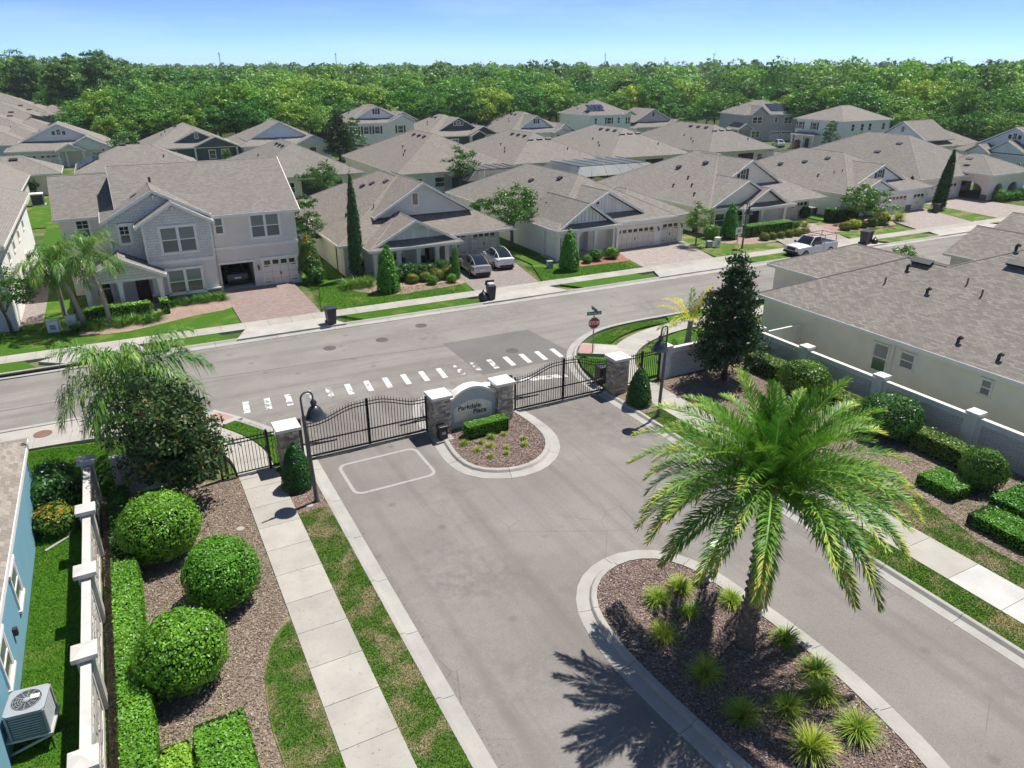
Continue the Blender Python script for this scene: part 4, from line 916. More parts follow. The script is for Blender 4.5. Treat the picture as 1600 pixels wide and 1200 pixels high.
h.garage(43.35, 48.05, 2.15, 59.3, 7); h.garage(49.3, 51.4, 2.2, 59.55, 3); h.lantern(48.55, 59.3, 1.6); h.lantern(51.8, 59.55, 1.6)
h.box('front_door', mat('door_dark2', (.02, .02, .02), .4), 38.8, 39.8, 60.82, 60.9, .1, 2.3); h.win(36.4, 36.9, .8, 2.2, 59.2, trim=.08, blind=False)
for x, y, z in ((40.8, 72, 5.5), (42.0, 68, 6.15)): h.boxvent(x, y, z - .02, 'x-')
h.pipe(38.2, 64.4, 4.25, True); h.pipe(39.3, 63.6, 4.7); h.pipe(38.8, 63.2, 4.4)
h.mb().tube([(35.6, 58.0, 2.85), (35.62, 58.0, .3), (35.45, 57.7, .18)], .05, 6).build('downspout', M_white, h.r)

# ---------------------------------------------------------------- house 4: cream house
c4 = ST('cream', (.84, .76, .63)); bs = mat('brown_shutter', (.10, .08, .065), .6)
h = House('cream_house', 'cream single-storey house with stacked gables and a clipped hedge', 65, 63, roof=SHL2)
h.wall(56.5, 74.0, 62.3, 82, 0, 2.9, c4); h.wall(56.5, 60.2, 60.6, 63, 0, 2.9, c4); h.wall(60.2, 68, 61.6, 63, 0, 2.8, c4)
h.hip(55.9, 74.4, 60.1, 82.5, 2.95, .49); h.hip(60.1, 68.2, 59.1, 64.5, 2.8, .42); h.gable(60.7, 67.3, 59.4, 66, 2.85, 4.75, c4, None, .6); h.gable(56.3, 66.9, 60.2, 68, 2.95, 5.65, c4, None, .35); h.gable(59.0, 70.6, 63.2, 72, 4.1, 7.35, c4, (63.7, 5.2, .7, 1.1, 'shutter'), .3); h.hip(67.6, 74.6, 61.6, 70, 2.85, .42)
h.box('porch_floor', M_conc, 60.2, 68, 59.3, 61.8, 0, .16); h.box('porch_beam', M_white, 60.3, 68.1, 59.3, 59.5, 2.45, 2.7)
for xx in (60.7, 63.2, 66.7): h.col(xx, 59.5, .1, 2.5, .34, c4, None)
h.win(57.4, 58.8, .8, 2.3, 60.6, shutter=bs, blind=False); h.win(61.5, 62.5, .9, 2.2, 61.6, blind=False); h.box('front_door', mat('door_black', (.015, .015, .015), .35), 63.6, 65.6, 61.5, 61.6, .1, 2.3); h.garage(68.5, 70.5, 2.2, 62.3, 3); h.garage(71, 73.6, 2.2, 62.3, 4)
for x, y, z in ((61.5, 72, 5.7), (63.0, 69, 6.4)): h.boxvent(x, y, z + .05, 'x-')
for x, y in ((58.3, 69), (58.9, 66.5), (60, 68.5), (57.6, 64.5)): h.pipe(x, y, 2.95 + (x - 55.9) * .49, True)
# ---------------------------------------------------------------- house 5: pale house with the magnolia hedge
w5 = ST('pale', (.84, .82, .76))
h = House('pale_house', 'pale single-storey house with a hedge and cream garage beside the tall cypress', 85, 63)
h.wall(77.6, 92.6, 60.6, 82, 0, 2.95, w5); h.hip(77.1, 93.2, 59.4, 82.5, 3.0, .47); h.gable(78.3, 85.4, 58.9, 66, 3.1, 4.6, w5, None, .3); h.gable(79.9, 89.6, 60.9, 68, 3.75, 5.95, w5, (84.4, 4.4, .7, .9, 'shutter'), .3); h.hip(84.0, 92.6, 59.0, 68, 3.05, .42)
h.wall(83.2, 92.3, 59.6, 61, 0, 2.95, w5); h.garage(84.0, 88.3, 2.25, 59.6, 6, M_gdoor); h.garage(89.6, 91.7, 2.25, 59.6, 3, M_gdoor); h.box('stone_base', rockb, 88.45, 89.4, 59.45, 59.6, 0, .9)
for x, y, z in ((81.0, 74, 4.9), (82.2, 71, 5.4), (83.5, 68.5, 6.0)): h.boxvent(x, y, z - .05, 'x-')
h.pipe(79.7, 66.5, 4.2, True); h.pipe(80.8, 65, 4.7); h.pipe(81.3, 64.2, 4.95)
h.win(82.0, 82.9, .8, 2.2, 60.6, blind=False); h.box('front_door', MT['door_black'], 79.6, 80.6, 60.5, 60.6, .1, 2.2)
h.col(78.7, 59.3, .1, 2.9, .3); h.col(83.0, 59.3, .1, 2.9, .3); h.box('porch_beam', M_white, 78.4, 85, 59.0, 59.3, 2.75, 3.05)
# ---------------------------------------------------------------- house 6: tan house with arches
t6 = ST('tan', (.80, .71, .60))
h = House('arched_house', 'tan house with a wide arched porch at the far right of the street', 105, 66, roof=SHG)
h.wall(95.6, 113, 66.4, 88, 0, 3.3, t6); h.wall(95.6, 105.5, 63.4, 67, 0, 3.2, t6); h.hip(95, 114.5, 62.6, 89, 3.25, .47); h.hip(104.9, 114.6, 59.0, 70, 3.65, .42)
def arch_wall(h, c, u0, u1, z1, holes, m, th=.4, axis='y'):
    q = (lambda u, z: (u, c, z)) if axis == 'y' else (lambda u, z: (c, u, z)); vec = (0, th, 0) if axis == 'y' else (th, 0, 0)
    W = lambda a, b: h.mb().ext([q(a, 0), q(b, 0), q(b, z1), q(a, z1)], vec).build('wall', m, h.r)
    p = u0
    for a, b, zs, zt in holes:
        W(p, a); h.mb().ext([q(a, z1), q(a, zs)] + [q(a + (b - a) * i / 12, zs + (zt - zs) * math.sin(math.pi * i / 12) ** .6) for i in range(1, 12)] + [q(b, zs), q(b, z1)], vec).build('arch', m, h.r); p = b
    W(p, u1)
arch_wall(h, 105.5, 59.6, 66.4, 3.6, [(60.4, 64.9, 1.6, 2.45)], t6, .4, 'x'); arch_wall(h, 59.6, 105.91, 114, 3.6, [(107.0, 108.9, 1.6, 2.3), (110.2, 112.5, 1.6, 2.3)], t6); h.wall(113.6, 114, 60.02, 66.4, 0, 3.6, t6)
h.box('porch_floor', M_pave, 105, 114, 59.4, 66.4, 0, .15); h.box('stone_base', rockb, 105.35, 105.5, 59.5, 60.35, 0, .9); h.box('bench', M_dark, 107.5, 109.5, 65.7, 66.2, .15, .75)
h.box('front_door', MT['door_black'], 106.3, 107.2, 66.3, 66.4, .1, 2.3); h.win(110.4, 111.6, .9, 2.2, 66.4, blind=False); h.garage(97, 99.4, 2.2, 63.4, 3); h.garage(100.6, 104.4, 2.2, 63.4, 5)
for x, y, z in ((100, 73.5, 5.6), (102.5, 72, 6.75)): h.boxvent(x, y, z - .05, 'x-', .8)
h.boxvent(107, 64, 5.1, 'x-', .8)
# ---------------------------------------------------------------- the beige house at the right, the blue house at the left
b7 = ST('beige', (.86, .77, .65))
h = House('beige_house', 'long beige house with a wide shingle roof behind the right wall', 45, 20, roof=SHD)
h.wall(37.3, 57.5, -14, 31.2, 0, 2.95, b7); h.wall(37.3, 48.8, 31.2, 33.8, 0, 2.9, b7); h.wall(44.6, 52, 33.8, 39.8, 0, 2.85, b7)
h.hip(36.9, 57.9, -14.5, 31.6, 3.0, .50); h.hip(36.85, 49.1, -15, 34.2, 3.03, .5, caps=False); h.mb().tube([(36.85, 34.2, 3.0), (42.97, 28.08, 6.06), (42.97, 25.5, 6.06)], .075, 6).build('ridge_cap', M_ridge, h.r); h.hip(44.1, 52.7, 22, 40.2, 2.9, .45)
h.gable(59.2, 66.8, 24, 35.7, 3.0, 4.9, b7, None, .3, walls=False); h.gable(66.2, 75, 24, 37.2, 3.0, 5.1, b7, None, .3, walls=False); h.wall(59.6, 74.6, 20, 35.2, 0, 2.95, b7); h.hip(56.5, 76, 2, 30, 3.0, .48)
h.win(24.25, 25.2, .75, 2.4, 37.3, '-x', trim=.05); h.win(22.65, 23.5, 1.5, 2.4, 37.3, '-x', trim=.05); h.win(18.4, 18.95, 1.6, 2.45, 37.3, '-x', trim=.05); h.win(9, 10, 1.2, 2.4, 37.3, '-x', trim=.05)
h.mb().tube([(37.2, 23.95, 2.85), (37.22, 23.95, .2)], .05, 6).build('downspout', M_white, h.r)
RX = lambda x: 3.03 + (x - 36.85) * .5
for x, y, sz in ((42.75, 26.9, 1.2), (44.2, 22.2, 1.2)): h.boxvent(x, y, RX(x) + .03, 'x-', sz)
for x, y in ((42.0, 27.3), (40.64, 24.9), (38.0, 21.0), (37.75, 18.7), (45.4, 23.2), (39.2, 14.5)): h.pipe(x, y, RX(x) + .05, True)
for x, y in ((40.57, 27.6), (42.03, 23.55), (41.47, 22.3)): h.pipe(x, y, RX(x) + .05)
h.mb().box(36.86, 36.9, -14, 31, 2.86, 3.02).build('gutter', M_white, h.r)
t = thing('yard_gate', 'beige privacy gate between the right wall and the beige house', 'gate', (35.5, 30.4, .1)); MB().box(-1.2, 1.7, -.04, .04, 0, 1.75).build('panel', b7, t); MB().box(-1.2, 1.7, -.06, .06, 1.75, 1.85).build('top_rail', M_white, t); MB().box(1.1, 1.2, -.07, .07, 0, 1.8).build('post', b7, t)

b8 = ST('blue', (.20, .39, .50))
SHL = shingle('shingle_left', (.27, .24, .21), (.33, .16))
h = House('blue_house', 'blue house with white window trim at the left edge', -9, 20, roof=SHL)
h.wall(-20, -5.25, -12, 32.6, 0, 2.85, b8); h.hip(-20.5, -5.1, -12.5, 33.1, 2.9, .45)
h.win(24.0, 25.0, .95, 2.2, -5.25, '+x', trim=.1); h.win(20.3, 21.3, .95, 2.2, -5.25, '+x', trim=.1); h.win(14, 15, .95, 2.2, -5.25, '+x', trim=.1)
h.box('wall_meter', M_dark, -5.25, -5.12, 22.4, 22.55, 1.1, 1.35)
# the nearest shingles, each tab a piece lying on the slope
pit = math.atan(.45); tabm = []
for k in range(5):
    c = [(.29, .255, .225), (.25, .22, .19), (.32, .28, .245), (.27, .24, .21), (.23, .20, .175)][k]
    me = bpy.data.meshes.new('shingle'); q = MB().cbox((0, 0, 0), .185, .325, .012); me.from_pydata(q.v, [], q.f); me.materials.append(mat('tab_%d' % k, c, .92, .15, .18, 30)); tabm.append(me)
rr = random.Random(3)
for i in range(8):
    s_ = .07 + i * .145; x = -5.1 - s_ * math.cos(pit); z = 2.9 + s_ * math.sin(pit)
    y = 19.6 + (i % 2) * .16
    while y < 33.0 - s_ * math.cos(pit) - .15:
        link('shingle', rr.choice(tabm), h.r, (x + 9, y - 20, z + .012 - .1), (0, pit + R(2), 0)); y += .335
# air conditioner on its bracket
ac = thing('air_conditioner', 'grey condenser unit with round fan grille on a bracket by the blue house', 'air conditioner', (-4.62, 18.9, .09), R(-8))
M_acg = mat('ac_grey', (.33, .35, .37), .5, .4, .06); M_acd = mat('ac_dark', (.045, .05, .055), .6)
MB().box(-.62, .52, -.5, .5, .5, .56).build('platform', mat('galv_light', (.5, .5, .48), .5, .4, metal=.2), ac)
for sy in (-.48, .46): MB().beam((-.6, sy, .1), (.5, sy, .5), .05, .05).build('bracket', MT['galv_light'], ac)
MB().box(.42, .46, -.5, -.46, 0, .5).build('leg', M_dark, ac)
MB().box(-.42, .42, -.42, .42, .56, 1.36).build('coil', M_acd, ac)
for i in range(9):
    z = .6 + i * .083; MB().prism(rrect(-.45, .45, -.45, .45, .1, 3), z, z + .045).build('louvre', M_acg, ac)
for sx in (-1, 1):
    for sy in (-1, 1): MB().box(sx * .44 - .03, sx * .44 + .03, sy * .44 - .03, sy * .44 + .03, .56, 1.36).build('corner_post', M_acg, ac)
A_ = rrect(-.48, .48, -.48, .48, .12, 4); k = len(A_); B_ = [(.36 * math.cos(2 * math.pi * (i + .5) / k + math.pi / 4 * 0 + .12), .36 * math.sin(2 * math.pi * (i + .5) / k + .12)) for i in range(k)]
MB().add([(x, y, 1.40) for x, y in A_] + [(x, y, 1.42) for x, y in B_] + [(x, y, 1.34) for x, y in A_], [(i, (i + 1) % k, k + (i + 1) % k, k + i) for i in range(k)] + [(i, 2 * k + i, 2 * k + (i + 1) % k, (i + 1) % k) for i in range(k)]).build('top_panel', M_acg, ac)
gr = MB()
for r_ in (.08, .14, .2, .26, .32, .36): gr.tube([(r_ * math.cos(2 * math.pi * i / 24), r_ * math.sin(2 * math.pi * i / 24), 1.43) for i in range(25)], .006, 4, False)
for i in range(12): gr.tube([(.05 * math.cos(i * math.pi / 6), .05 * math.sin(i * math.pi / 6), 1.435), (.37 * math.cos(i * math.pi / 6), .37 * math.sin(i * math.pi / 6), 1.425)], .006, 4)
stuff(gr.build('fan_grille', mat('grille_wire', (.4, .41, .42), .4, .5), ac)); MB().lathe([(0, 1.46), (.07, 1.45), (.08, 1.42)], 12).build('fan_hub', M_acg, ac)
for i in range(3):
    a = 2 * math.pi * i / 3; MB().add([(.06 * math.cos(a), .06 * math.sin(a), 1.30), (.33 * math.cos(a - .35), .33 * math.sin(a - .35), 1.27), (.34 * math.cos(a + .35), .34 * math.sin(a + .35), 1.34), (.07 * math.cos(a + .9), .07 * math.sin(a + .9), 1.33)], [(0, 1, 2, 3)]).build('fan_blade', M_acd, ac)
MB().box(.08, .3, -.02, .14, 1.44, 1.445).build('warning_label', mat('label_cream', (.62, .6, .52), .6), ac)

# ---------------------------------------------------------------- left column of houses
w9 = ST('bright_white', (0.86, 0.84, 0.79)); gr9 = ST('greygreen', (.40, .43, .42))
h = House('white_side_house', 'white two-storey house with bright side wall at the left edge', -14, 70)
h.wall(-25, -7.75, 59.2, 84, 0, 5.9, w9); h.hip(-25.5, -7.25, 58.6, 84.6, 6.0, .45)
for y in (63.5, 67.5, 72, 77): h.win(y, y + 1.0, 3.9, 5.3, -7.75, '+x', trim=.1)
for y in (66, 74): h.win(y, y + 1.0, 1.0, 2.3, -7.75, '+x', trim=.1)
h.win(-10.5, -9.3, 3.9, 5.3, 59.2, trim=.12); h.box('side_ledge', M_pave, -7.75, -6.3, 59.4, 80, 0, .1)
h = House('grey_left_house', 'low grey house with light roof behind the white side house', -16, 116)
h.wall(-25, -10.7, 100, 127, 0, 2.9, ST('grey_l', (0.64, 0.59, 0.52))); h.hip(-26, -10.2, 99.5, 136, 3.0, .45); h.hip(-24, -6.3, 126.4, 136.2, 3.0, .45); h.wall(-24, -6.9, 127, 135.7, 0, 2.9, MT['stucco_grey_l']); h.boxvent(-12, 130.2, 4.75, 'y-', 1.0)
def condenser(x, y, label, m=None, s=1.0):
    t = thing('condenser', label, 'air conditioner', (x, y, .1)); MB().box(-.45 * s, .45 * s, -.45 * s, .45 * s, .05, .9 * s).build('coil', M_acd, t); MB().box(-.5 * s, .5 * s, -.5 * s, .5 * s, .9 * s, 1.0 * s).build('top_panel', m or M_acg, t)
    for sx in (-1, 1):
        for sy in (-1, 1): MB().box(sx * .46 * s - .04, sx * .46 * s + .04, sy * .46 * s - .04, sy * .46 * s + .04, .05, .9 * s).build('corner_post', M_acg, t)
    MB().box(-.6 * s, .6 * s, -.6 * s, .6 * s, -.05, .05).build('pad', M_conc, t)
condenser(-9.3, 117.5, 'white condenser in the narrow yard behind the left white house', M_white, 1.5)
condenser(76.0, 63.5, 'small condenser by the pale house hedge'); condenser(39.0, 86.5, 'condenser on the lawn behind the white house')

# ---------------------------------------------------------------- second row: hip roofs seen from behind
RFS = [SH, SHG, SHB, SHL2]
def rear(x0, x1, y0, y1, label, wm, vents=3, pitch=.46, extra=()):
    h = House('rear_house', label, (x0 + x1) / 2, (y0 + y1) / 2, roof=RFS[int(x0 * 7) % 4]); h.wall(x0 + .5, x1 - .5, y0 + .5, y1 - .5, 0, 2.9, wm); h.hip(x0, x1, y0, y1, 3.0, pitch, trim=M_cream)
    W = x1 - x0; xm = (x0 + x1) / 2
    for i in range(vents): h.boxvent(xm + (i - 1) * 1.7, y0 + W / 2 - 1.9, 3.0 + (W / 2 - 1.9) * pitch, 'y-', .95)
    for i in range(3): h.boxvent(xm - 1.2, y0 + W / 2 + 1.0 + i * 2.2, 3.0 + (W / 2 - 1.2) * pitch, 'x-', .7)
    for dx, dy in ((-5.2, 9), (-4.4, 12), (-6, 7.5), (3.6, 3.2)):
        zz = 3.0 + min(W / 2 - abs(dx), dy) * pitch; h.pipe(xm + dx, y0 + dy, zz, True)
    for a, b in ((.12, .2), (.3, .38), (.72, .8)): h.win(x0 + W * a, x0 + W * b, .8, 2.2, y0 + .5, blind=False)
    h.box('lanai_shade_panel', mat('lanai_shade', (.05, .05, .045), .8), x0 + W * .44, x0 + W * .66, y0 + .42, y0 + .5, .1, 2.4)  # solid panel on the wall, shade of an open lanai put into its colour
    return h
M_cream = mat('cream_fascia', (.66, .64, .54), .6)
cr = ST('rear_cream', (0.78, 0.70, 0.53)); rb = ST('rear_blue', (0.76, 0.77, 0.72))
ha = rear(-4.6, 12.7, 124.5, 150 - 12, 'rear house with a roof full of solar panels behind the grey house', cr, 1)
rear(16.2, 32.6, 106.5, 131, 'rear hip-roofed house behind the tall cypress', cr, 0); rear(35.8, 55.4, 101.8, 130, 'rear house with screened pool cage on its right', rb, 0)
rear(56.0, 72.6, 104.6, 130, 'rear house with three roof vents beyond the white house', cr); rear(74.2, 91.6, 104.2, 131, 'rear house with cream fascia beyond the cream house', cr); rear(95, 112, 103.4, 131, 'rear house with small dormer at the right', cr, 3)
# solar panels as a grid on the slope
def solar(h, o, u, v, nu, nv, pu=1.0, pv=1.7):
    o = Vector(o); u = Vector(u).normalized(); v = Vector(v).normalized(); n = u.cross(v)
    if n.z < 0: n = -n
    for i in range(nu):
        for j in range(nv):
            c = o + u * (i + .5) * (pu + .03) + v * (j + .5) * (pv + .03) + n * .12
            p = h.mb().cbox(c, pu, pv, .04, Matrix((u, v, n)).transposed()).build('solar_panel', M_solar, h.r)
solar(ha, (-4.2, 127.6, 3.2), (0, 1, 0), (1, 0, .46), 9, 2)

# pool cages
M_cage = mat('cage_frame', (.03, .03, .03), .5, .4)
tsc = NT('cage_screen'); tr_ = tsc.n('ShaderNodeBsdfTransparent'); mx_ = tsc.n('ShaderNodeMixShader', inp={0: .5}); tsc.col((.05, .055, .06)); tsc.rough(.6, .3); tsc.l(tr_.outputs[0], mx_.inputs[1]); tsc.l(tsc.p.outputs[0], mx_.inputs[2]); tsc.l(mx_.outputs[0], tsc.out.inputs[0]); M_screen = tsc.m
tsl = NT('cage_screen_light'); tr_ = tsl.n('ShaderNodeBsdfTransparent'); mx_ = tsl.n('ShaderNodeMixShader', inp={0: .6}); tsl.col((.14, .16, .19)); tsl.rough(.5, .4); tsl.l(tr_.outputs[0], mx_.inputs[1]); tsl.l(tsl.p.outputs[0], mx_.inputs[2]); tsl.l(mx_.outputs[0], tsl.out.inputs[0]); M_screenl = tsl.m
def cage(x0, x1, y0, y1, z, top, label, nb=5, roofm=None):
    t = thing('pool_cage', label, 'pool cage', ((x0 + x1) / 2, (y0 + y1) / 2, .05)); of = (-(x0 + x1) / 2, -(y0 + y1) / 2, -.05); i = min(2.2, (y1 - y0) * .3)
    q = [(x0, y0), (x1, y0), (x1, y1), (x0, y1)]; w = [(x0 + i, y0 + i), (x1 - i, y0 + i), (x1 - i, y1), (x0 + i, y1)]
    for k in (0, 1, 3):
        a, b = q[k], q[(k + 1) % 4]; MB(of).add([(*a, 0), (*b, 0), (*b, z), (*a, z)], [(0, 1, 2, 3)]).build('screen_wall', M_screen, t)
    for k in (0, 1, 3):
        a, b = q[k], q[(k + 1) % 4]; c, d = w[(k + 1) % 4], w[k]; MB(of).add([(*a, z), (*b, z), (*c, top), (*d, top)], [(0, 1, 2, 3)]).build('screen_slope', roofm or M_screen, t)
    MB(of).add([(*p, top) for p in w], [(0, 1, 2, 3)]).build('screen_top', roofm or M_screenl, t)
    for k in range(nb + 1):
        x = x0 + (x1 - x0) * k / nb; xi = x0 + i + (x1 - x0 - 2 * i) * k / nb
        MB(of).tube([(x, y0, 0), (x, y0, z), (xi, y0 + i, top), (xi, y1, top)], .05, 4).build('frame_rib', M_cage, t)
    for a, b in (((x0, y0, z), (x1, y0, z)), ((x0, y0, z), (x0, y1, z)), ((x1, y0, z), (x1, y1, z)), ((x0, y0, 1.0), (x1, y0, 1.0)), ((x0 + i, y0 + i, top), (x1 - i, y0 + i, top)), ((x0 + i, y0 + i, top), (x0 + i, y1, top)), ((x1 - i, y0 + i, top), (x1 - i, y1, top))): MB(of).beam(a, b, .08, .08).build('frame_rail', M_cage, t)
cage(43.0, 54.6, 93.5, 101.7, 2.6, 3.7, 'dark screened pool cage behind the sage house', 5, M_screen); cage(57.5, 74.0, 89, 99.5, 2.7, 3.9, 'grey screened pool cage with light roof behind the white house', 6, M_screenl); cage(100.5, 111, 88.5, 97, 2.6, 3.6, 'flat dark pool cage behind the pale house', 4, M_screen)
def vfence(x0, x1, y, label):
    t = thing('vinyl_fence', label, 'fence', (x0, y, .05)); n = int((x1 - x0) / 2.4)
    for i in range(n + 1): MB().box(i * 2.4 - .06, i * 2.4 + .06, -.06, .06, 0, 1.85).build('post', M_fence, t)
    for i in range(n): MB().box(i * 2.4 + .06, i * 2.4 + 2.34, -.02, .02, .08, 1.75).build('panel', M_fence, t)
M_fence = mat('vinyl_tan', (.60, .60, .48), .5, .35, .04)
vfence(33.5, 56, 89.5, 'tan vinyl fence behind the sage and white houses'); vfence(-6, 10, 98, 'tan vinyl fence behind the grey house'); vfence(14, 33, 92, 'tan vinyl fence left of the pool cage')

# ---------------------------------------------------------------- third row: fronts facing the camera across the far street
def front(label, ox, oy, W, D, wm, gm, big, small=(), rz=0.0, two=False, garage=None, porch=None, wins=(), vents=True, name='far_house', pitch=.47, roof=None):
    """local frame: x across the front, y = 0 the front wall. big/small: (xc, half width, base z, apex z, setback, attic window kind)"""
    h = House(name, label, ox, oy, rz, roof or RFS[int(ox * 3) % 4]); h.o = (0, 0, -.1); E = 6.3 if two else 3.0
    h.wall(-W / 2 + .5, W / 2 - .5, 0, D - .5, 0, E - .05, wm); h.hip(-W / 2, W / 2, -.5, D, E, pitch)
    for xc, hw, zb, za, sb, kd in big:
        h.gable(xc - hw, xc + hw, sb, sb + 9, zb, za, gm, (xc, zb + (za - zb) * .38, .55, .95, kd) if kd else None, .35, .22)
    for xc, hw, zb, za, sb, kd in small:
        h.gable(xc - hw, xc + hw, sb, sb + 6, zb, za, gm, None, .4, .2)
        if zb < 4 and sb < -.6:
            for sx in (-1, 1): h.col(xc + sx * (hw - .4), sb + .5, 0, zb - .1, .3)
    if garage:
        for a, b, n_ in garage: h.garage(a, b, 2.2, 0, n_, M_gdoorw)
    for a, b, z0, z1, kd in wins: h.win(a, b, z0, z1, 0, n=1 if b - a < 1.4 else 2, blind=False, shutter=M_shut if kd == 's' else None, trim=.12)
    if porch: h.box('front_door', MT['door_black'], porch, porch + 1, -.06, 0, .1, 2.2)
    if vents:
        for i in range(3): h.boxvent(-1.5, W / 2 + 1.5 + i * 2, E + (W / 2 - 1.5) * pitch - .02, 'x-', .8)
        for dx, dy in ((-4.5, 8), (-3.6, 10)): h.pipe(dx, dy, E + min(W / 2 + dx, dy + .5) * pitch, True)
    return h
bl = ST('far_blue', (0.71, 0.74, 0.71)); be = ST('far_beige', (0.71, 0.66, 0.55)); dg = ST('dark_green', (.10, .135, .13)); dgr = ST('dark_grey', (.085, .09, .10)); lb_ = ST('light_blue', (0.68, 0.75, 0.79)); wt = ST('far_white', (0.86, 0.83, 0.72)); tl = ST('teal', (0.68, 0.77, 0.71)); gry = ST('far_grey', (0.49, 0.47, 0.47)); pw = ST('pale_wall', (0.82, 0.82, 0.79))
front('beige house with triple attic window at the far left', -7, 163.5, 18.5, 20, be, bl, [(-.2, 6.8, 4.2, 7.4, 2.2, 'triple')], [(4.2, 4.2, 3.1, 5.3, -1.2, None), (1.2, 2.4, 2.9, 4.1, -1.8, None)], garage=((-8.3, -4.4, 5), (-3.9, -.4, 4)), wins=((4.6, 6.6, .8, 2.3, ''),))
front('dark green house with white trimmed gables behind the grey house', 14.6, 157, 16.5, 19, dg, dg, [(1.2, 5.0, 3.6, 5.9, 1.2, 'louvre')], [(4.2, 4.2, 3.1, 4.9, -1.2, None)], garage=((-6.6, -3, 4),), wins=((2.9, 4.0, .8, 2.3, ''), (5.2, 6.3, .8, 2.3, '')))
front('light blue house with two pale gables in the far row', 31.8, 154, 17.5, 20, bl, lb_, [(-.8, 6.4, 3.9, 7.2, 1.8, None)], [(5.0, 3.6, 3.1, 4.7, -1.2, None)], garage=((-7, -3, 4),), wins=((4.2, 5.6, .8, 2.3, ''),))
front('white two-storey house with dark shutters in the far row', 52, 156, 15.5, 14, wt, pw, [(-.5, 5.2, 7.0, 9.6, 1.0, 'shutter')], [(4.4, 3.0, 6.4, 7.9, -1.2, None), (5.0, 3.4, 6.7, 8.4, .2, None)], two=True, garage=((-6.6, -4.0, 3), (-3.4, -.6, 4)), wins=((-6.3, -5.2, 4.2, 5.6, 's'), (-3.9, -2.8, 4.2, 5.6, 's'), (-1.5, -.4, 4.2, 5.6, 's'), (3.6, 4.8, 4.2, 5.6, 's')))
front('dark grey house with white triple attic window', 70.4, 157, 17, 20, dgr, dgr, [(.6, 5.2, 4.0, 6.7, 1.6, 'triple')], [(5.6, 3.6, 3.2, 4.9, -.8, None), (4.2, 2.2, 2.9, 4.0, -1.5, None)], garage=((-3.4, -.4, 4),))
front('house with sky blue gable and shutters in the far row', 91, 156, 17.5, 21, pw, lb_, [(-.6, 4.8, 3.8, 6.7, 1.2, 'shutter')], [(6.2, 3.0, 3.1, 4.8, -.6, None), (5.0, 2.4, 2.9, 4.0, -1.4, None)], garage=((-6, -2, 4),), wins=((4.2, 5.6, .8, 2.3, ''),))
ht = front('teal two-storey house with blue solar panels', 111, 157, 13.5, 14, tl, tl, [], [(5.4, 2.0, 6.2, 7.2, -.9, None)], two=True, wins=((-4.6, -3.9, 4.2, 5.6, ''), (-.9, .3, 4.2, 5.6, 's'), (2.2, 2.9, 4.2, 5.6, ''), (4.6, 6.0, 4.0, 5.6, '')))
for i in range(4):
    for j in range(2): solar(ht, (-5.6 + i * 1.2 + j * .6, 1.2 + j * 1.4, 6.3 + (1.7 + j * 1.4) * .47), (1, 0, 0), (0, 1, .47), 1, 1, 1.05, 1.5)
front('grey house with single gable beside the teal house', 127.5, 158, 16, 20, gry, gry, [(-1.0, 6.2, 4.2, 7.2, 1.5, 'small')], [(5, 3.0, 3.1, 4.6, -1.0, None)], garage=((-4, 0, 4),))
h9 = front('grey two-storey house with black solar array and open driveway', 147, 139.5, 15.5, 12.5, gry, gry, [], [(-3.6, 2.6, 6.3, 8.3, -1.2, None), (-7.4, 2.2, 3.0, 4.4, -1.6, None)], rz=R(-14), two=True, garage=((.4, 3.0, 4), (3.6, 6.2, 4)), wins=((-4.9, -2.4, 4.2, 5.7, ''), (1.2, 1.9, 4.4, 5.6, ''), (3.9, 6.0, 4.1, 5.6, ''), (-5, -2.6, .9, 2.4, '')))
solar(h9, (.4, .9, 6.95), (1, 0, 0), (0, 1, .47), 6, 2, 1.05, 1.75)
h10 = front('white two-storey house with black shutters on the right', 141, 119.6, 13.5, 16, pw, pw, [], [], rz=R(-90), two=True, wins=((-5.6, -4.5, 4.2, 5.6, 's'), (-1.6, -.5, 4.2, 5.6, 's'), (2.8, 5.0, 4.1, 5.7, '')), porch=-3, pitch=.42)
h10.hip(-5.6, 1.2, -2.2, .4, 3.1, .4)
for xx in (-5.2, -2.2, .8): h10.col(xx, -1.9, 0, 3.0, .4)
for y in (3, 6, 8.5, 13): h10.win(y, y + .9, 4.2, 5.6, 6.25, '+x', trim=.1, blind=False)
front('pale house with steep attic gable at the far right', 136.5, 98.5, 15, 19, pw, pw, [(1.5, 5.4, 4.2, 7.4, 1.4, 'win')], [(-4.4, 3.2, 3.1, 4.9, -1.0, None)], rz=R(-90), wins=((-5.4, -3.2, .8, 2.3, ''),))
front('light blue house with triple attic window at the right edge', 139.5, 79, 16, 19, lb_, lb_, [(1.6, 6.4, 4.2, 7.4, 1.4, 'triple')], [(-2.5, 2.4, 3.0, 4.4, -1.6, None), (2.0, 3.6, 3.3, 5.3, -.8, None)], rz=R(-90), garage=((-7, -4.4, 4), (-3.9, -1.3, 4)))
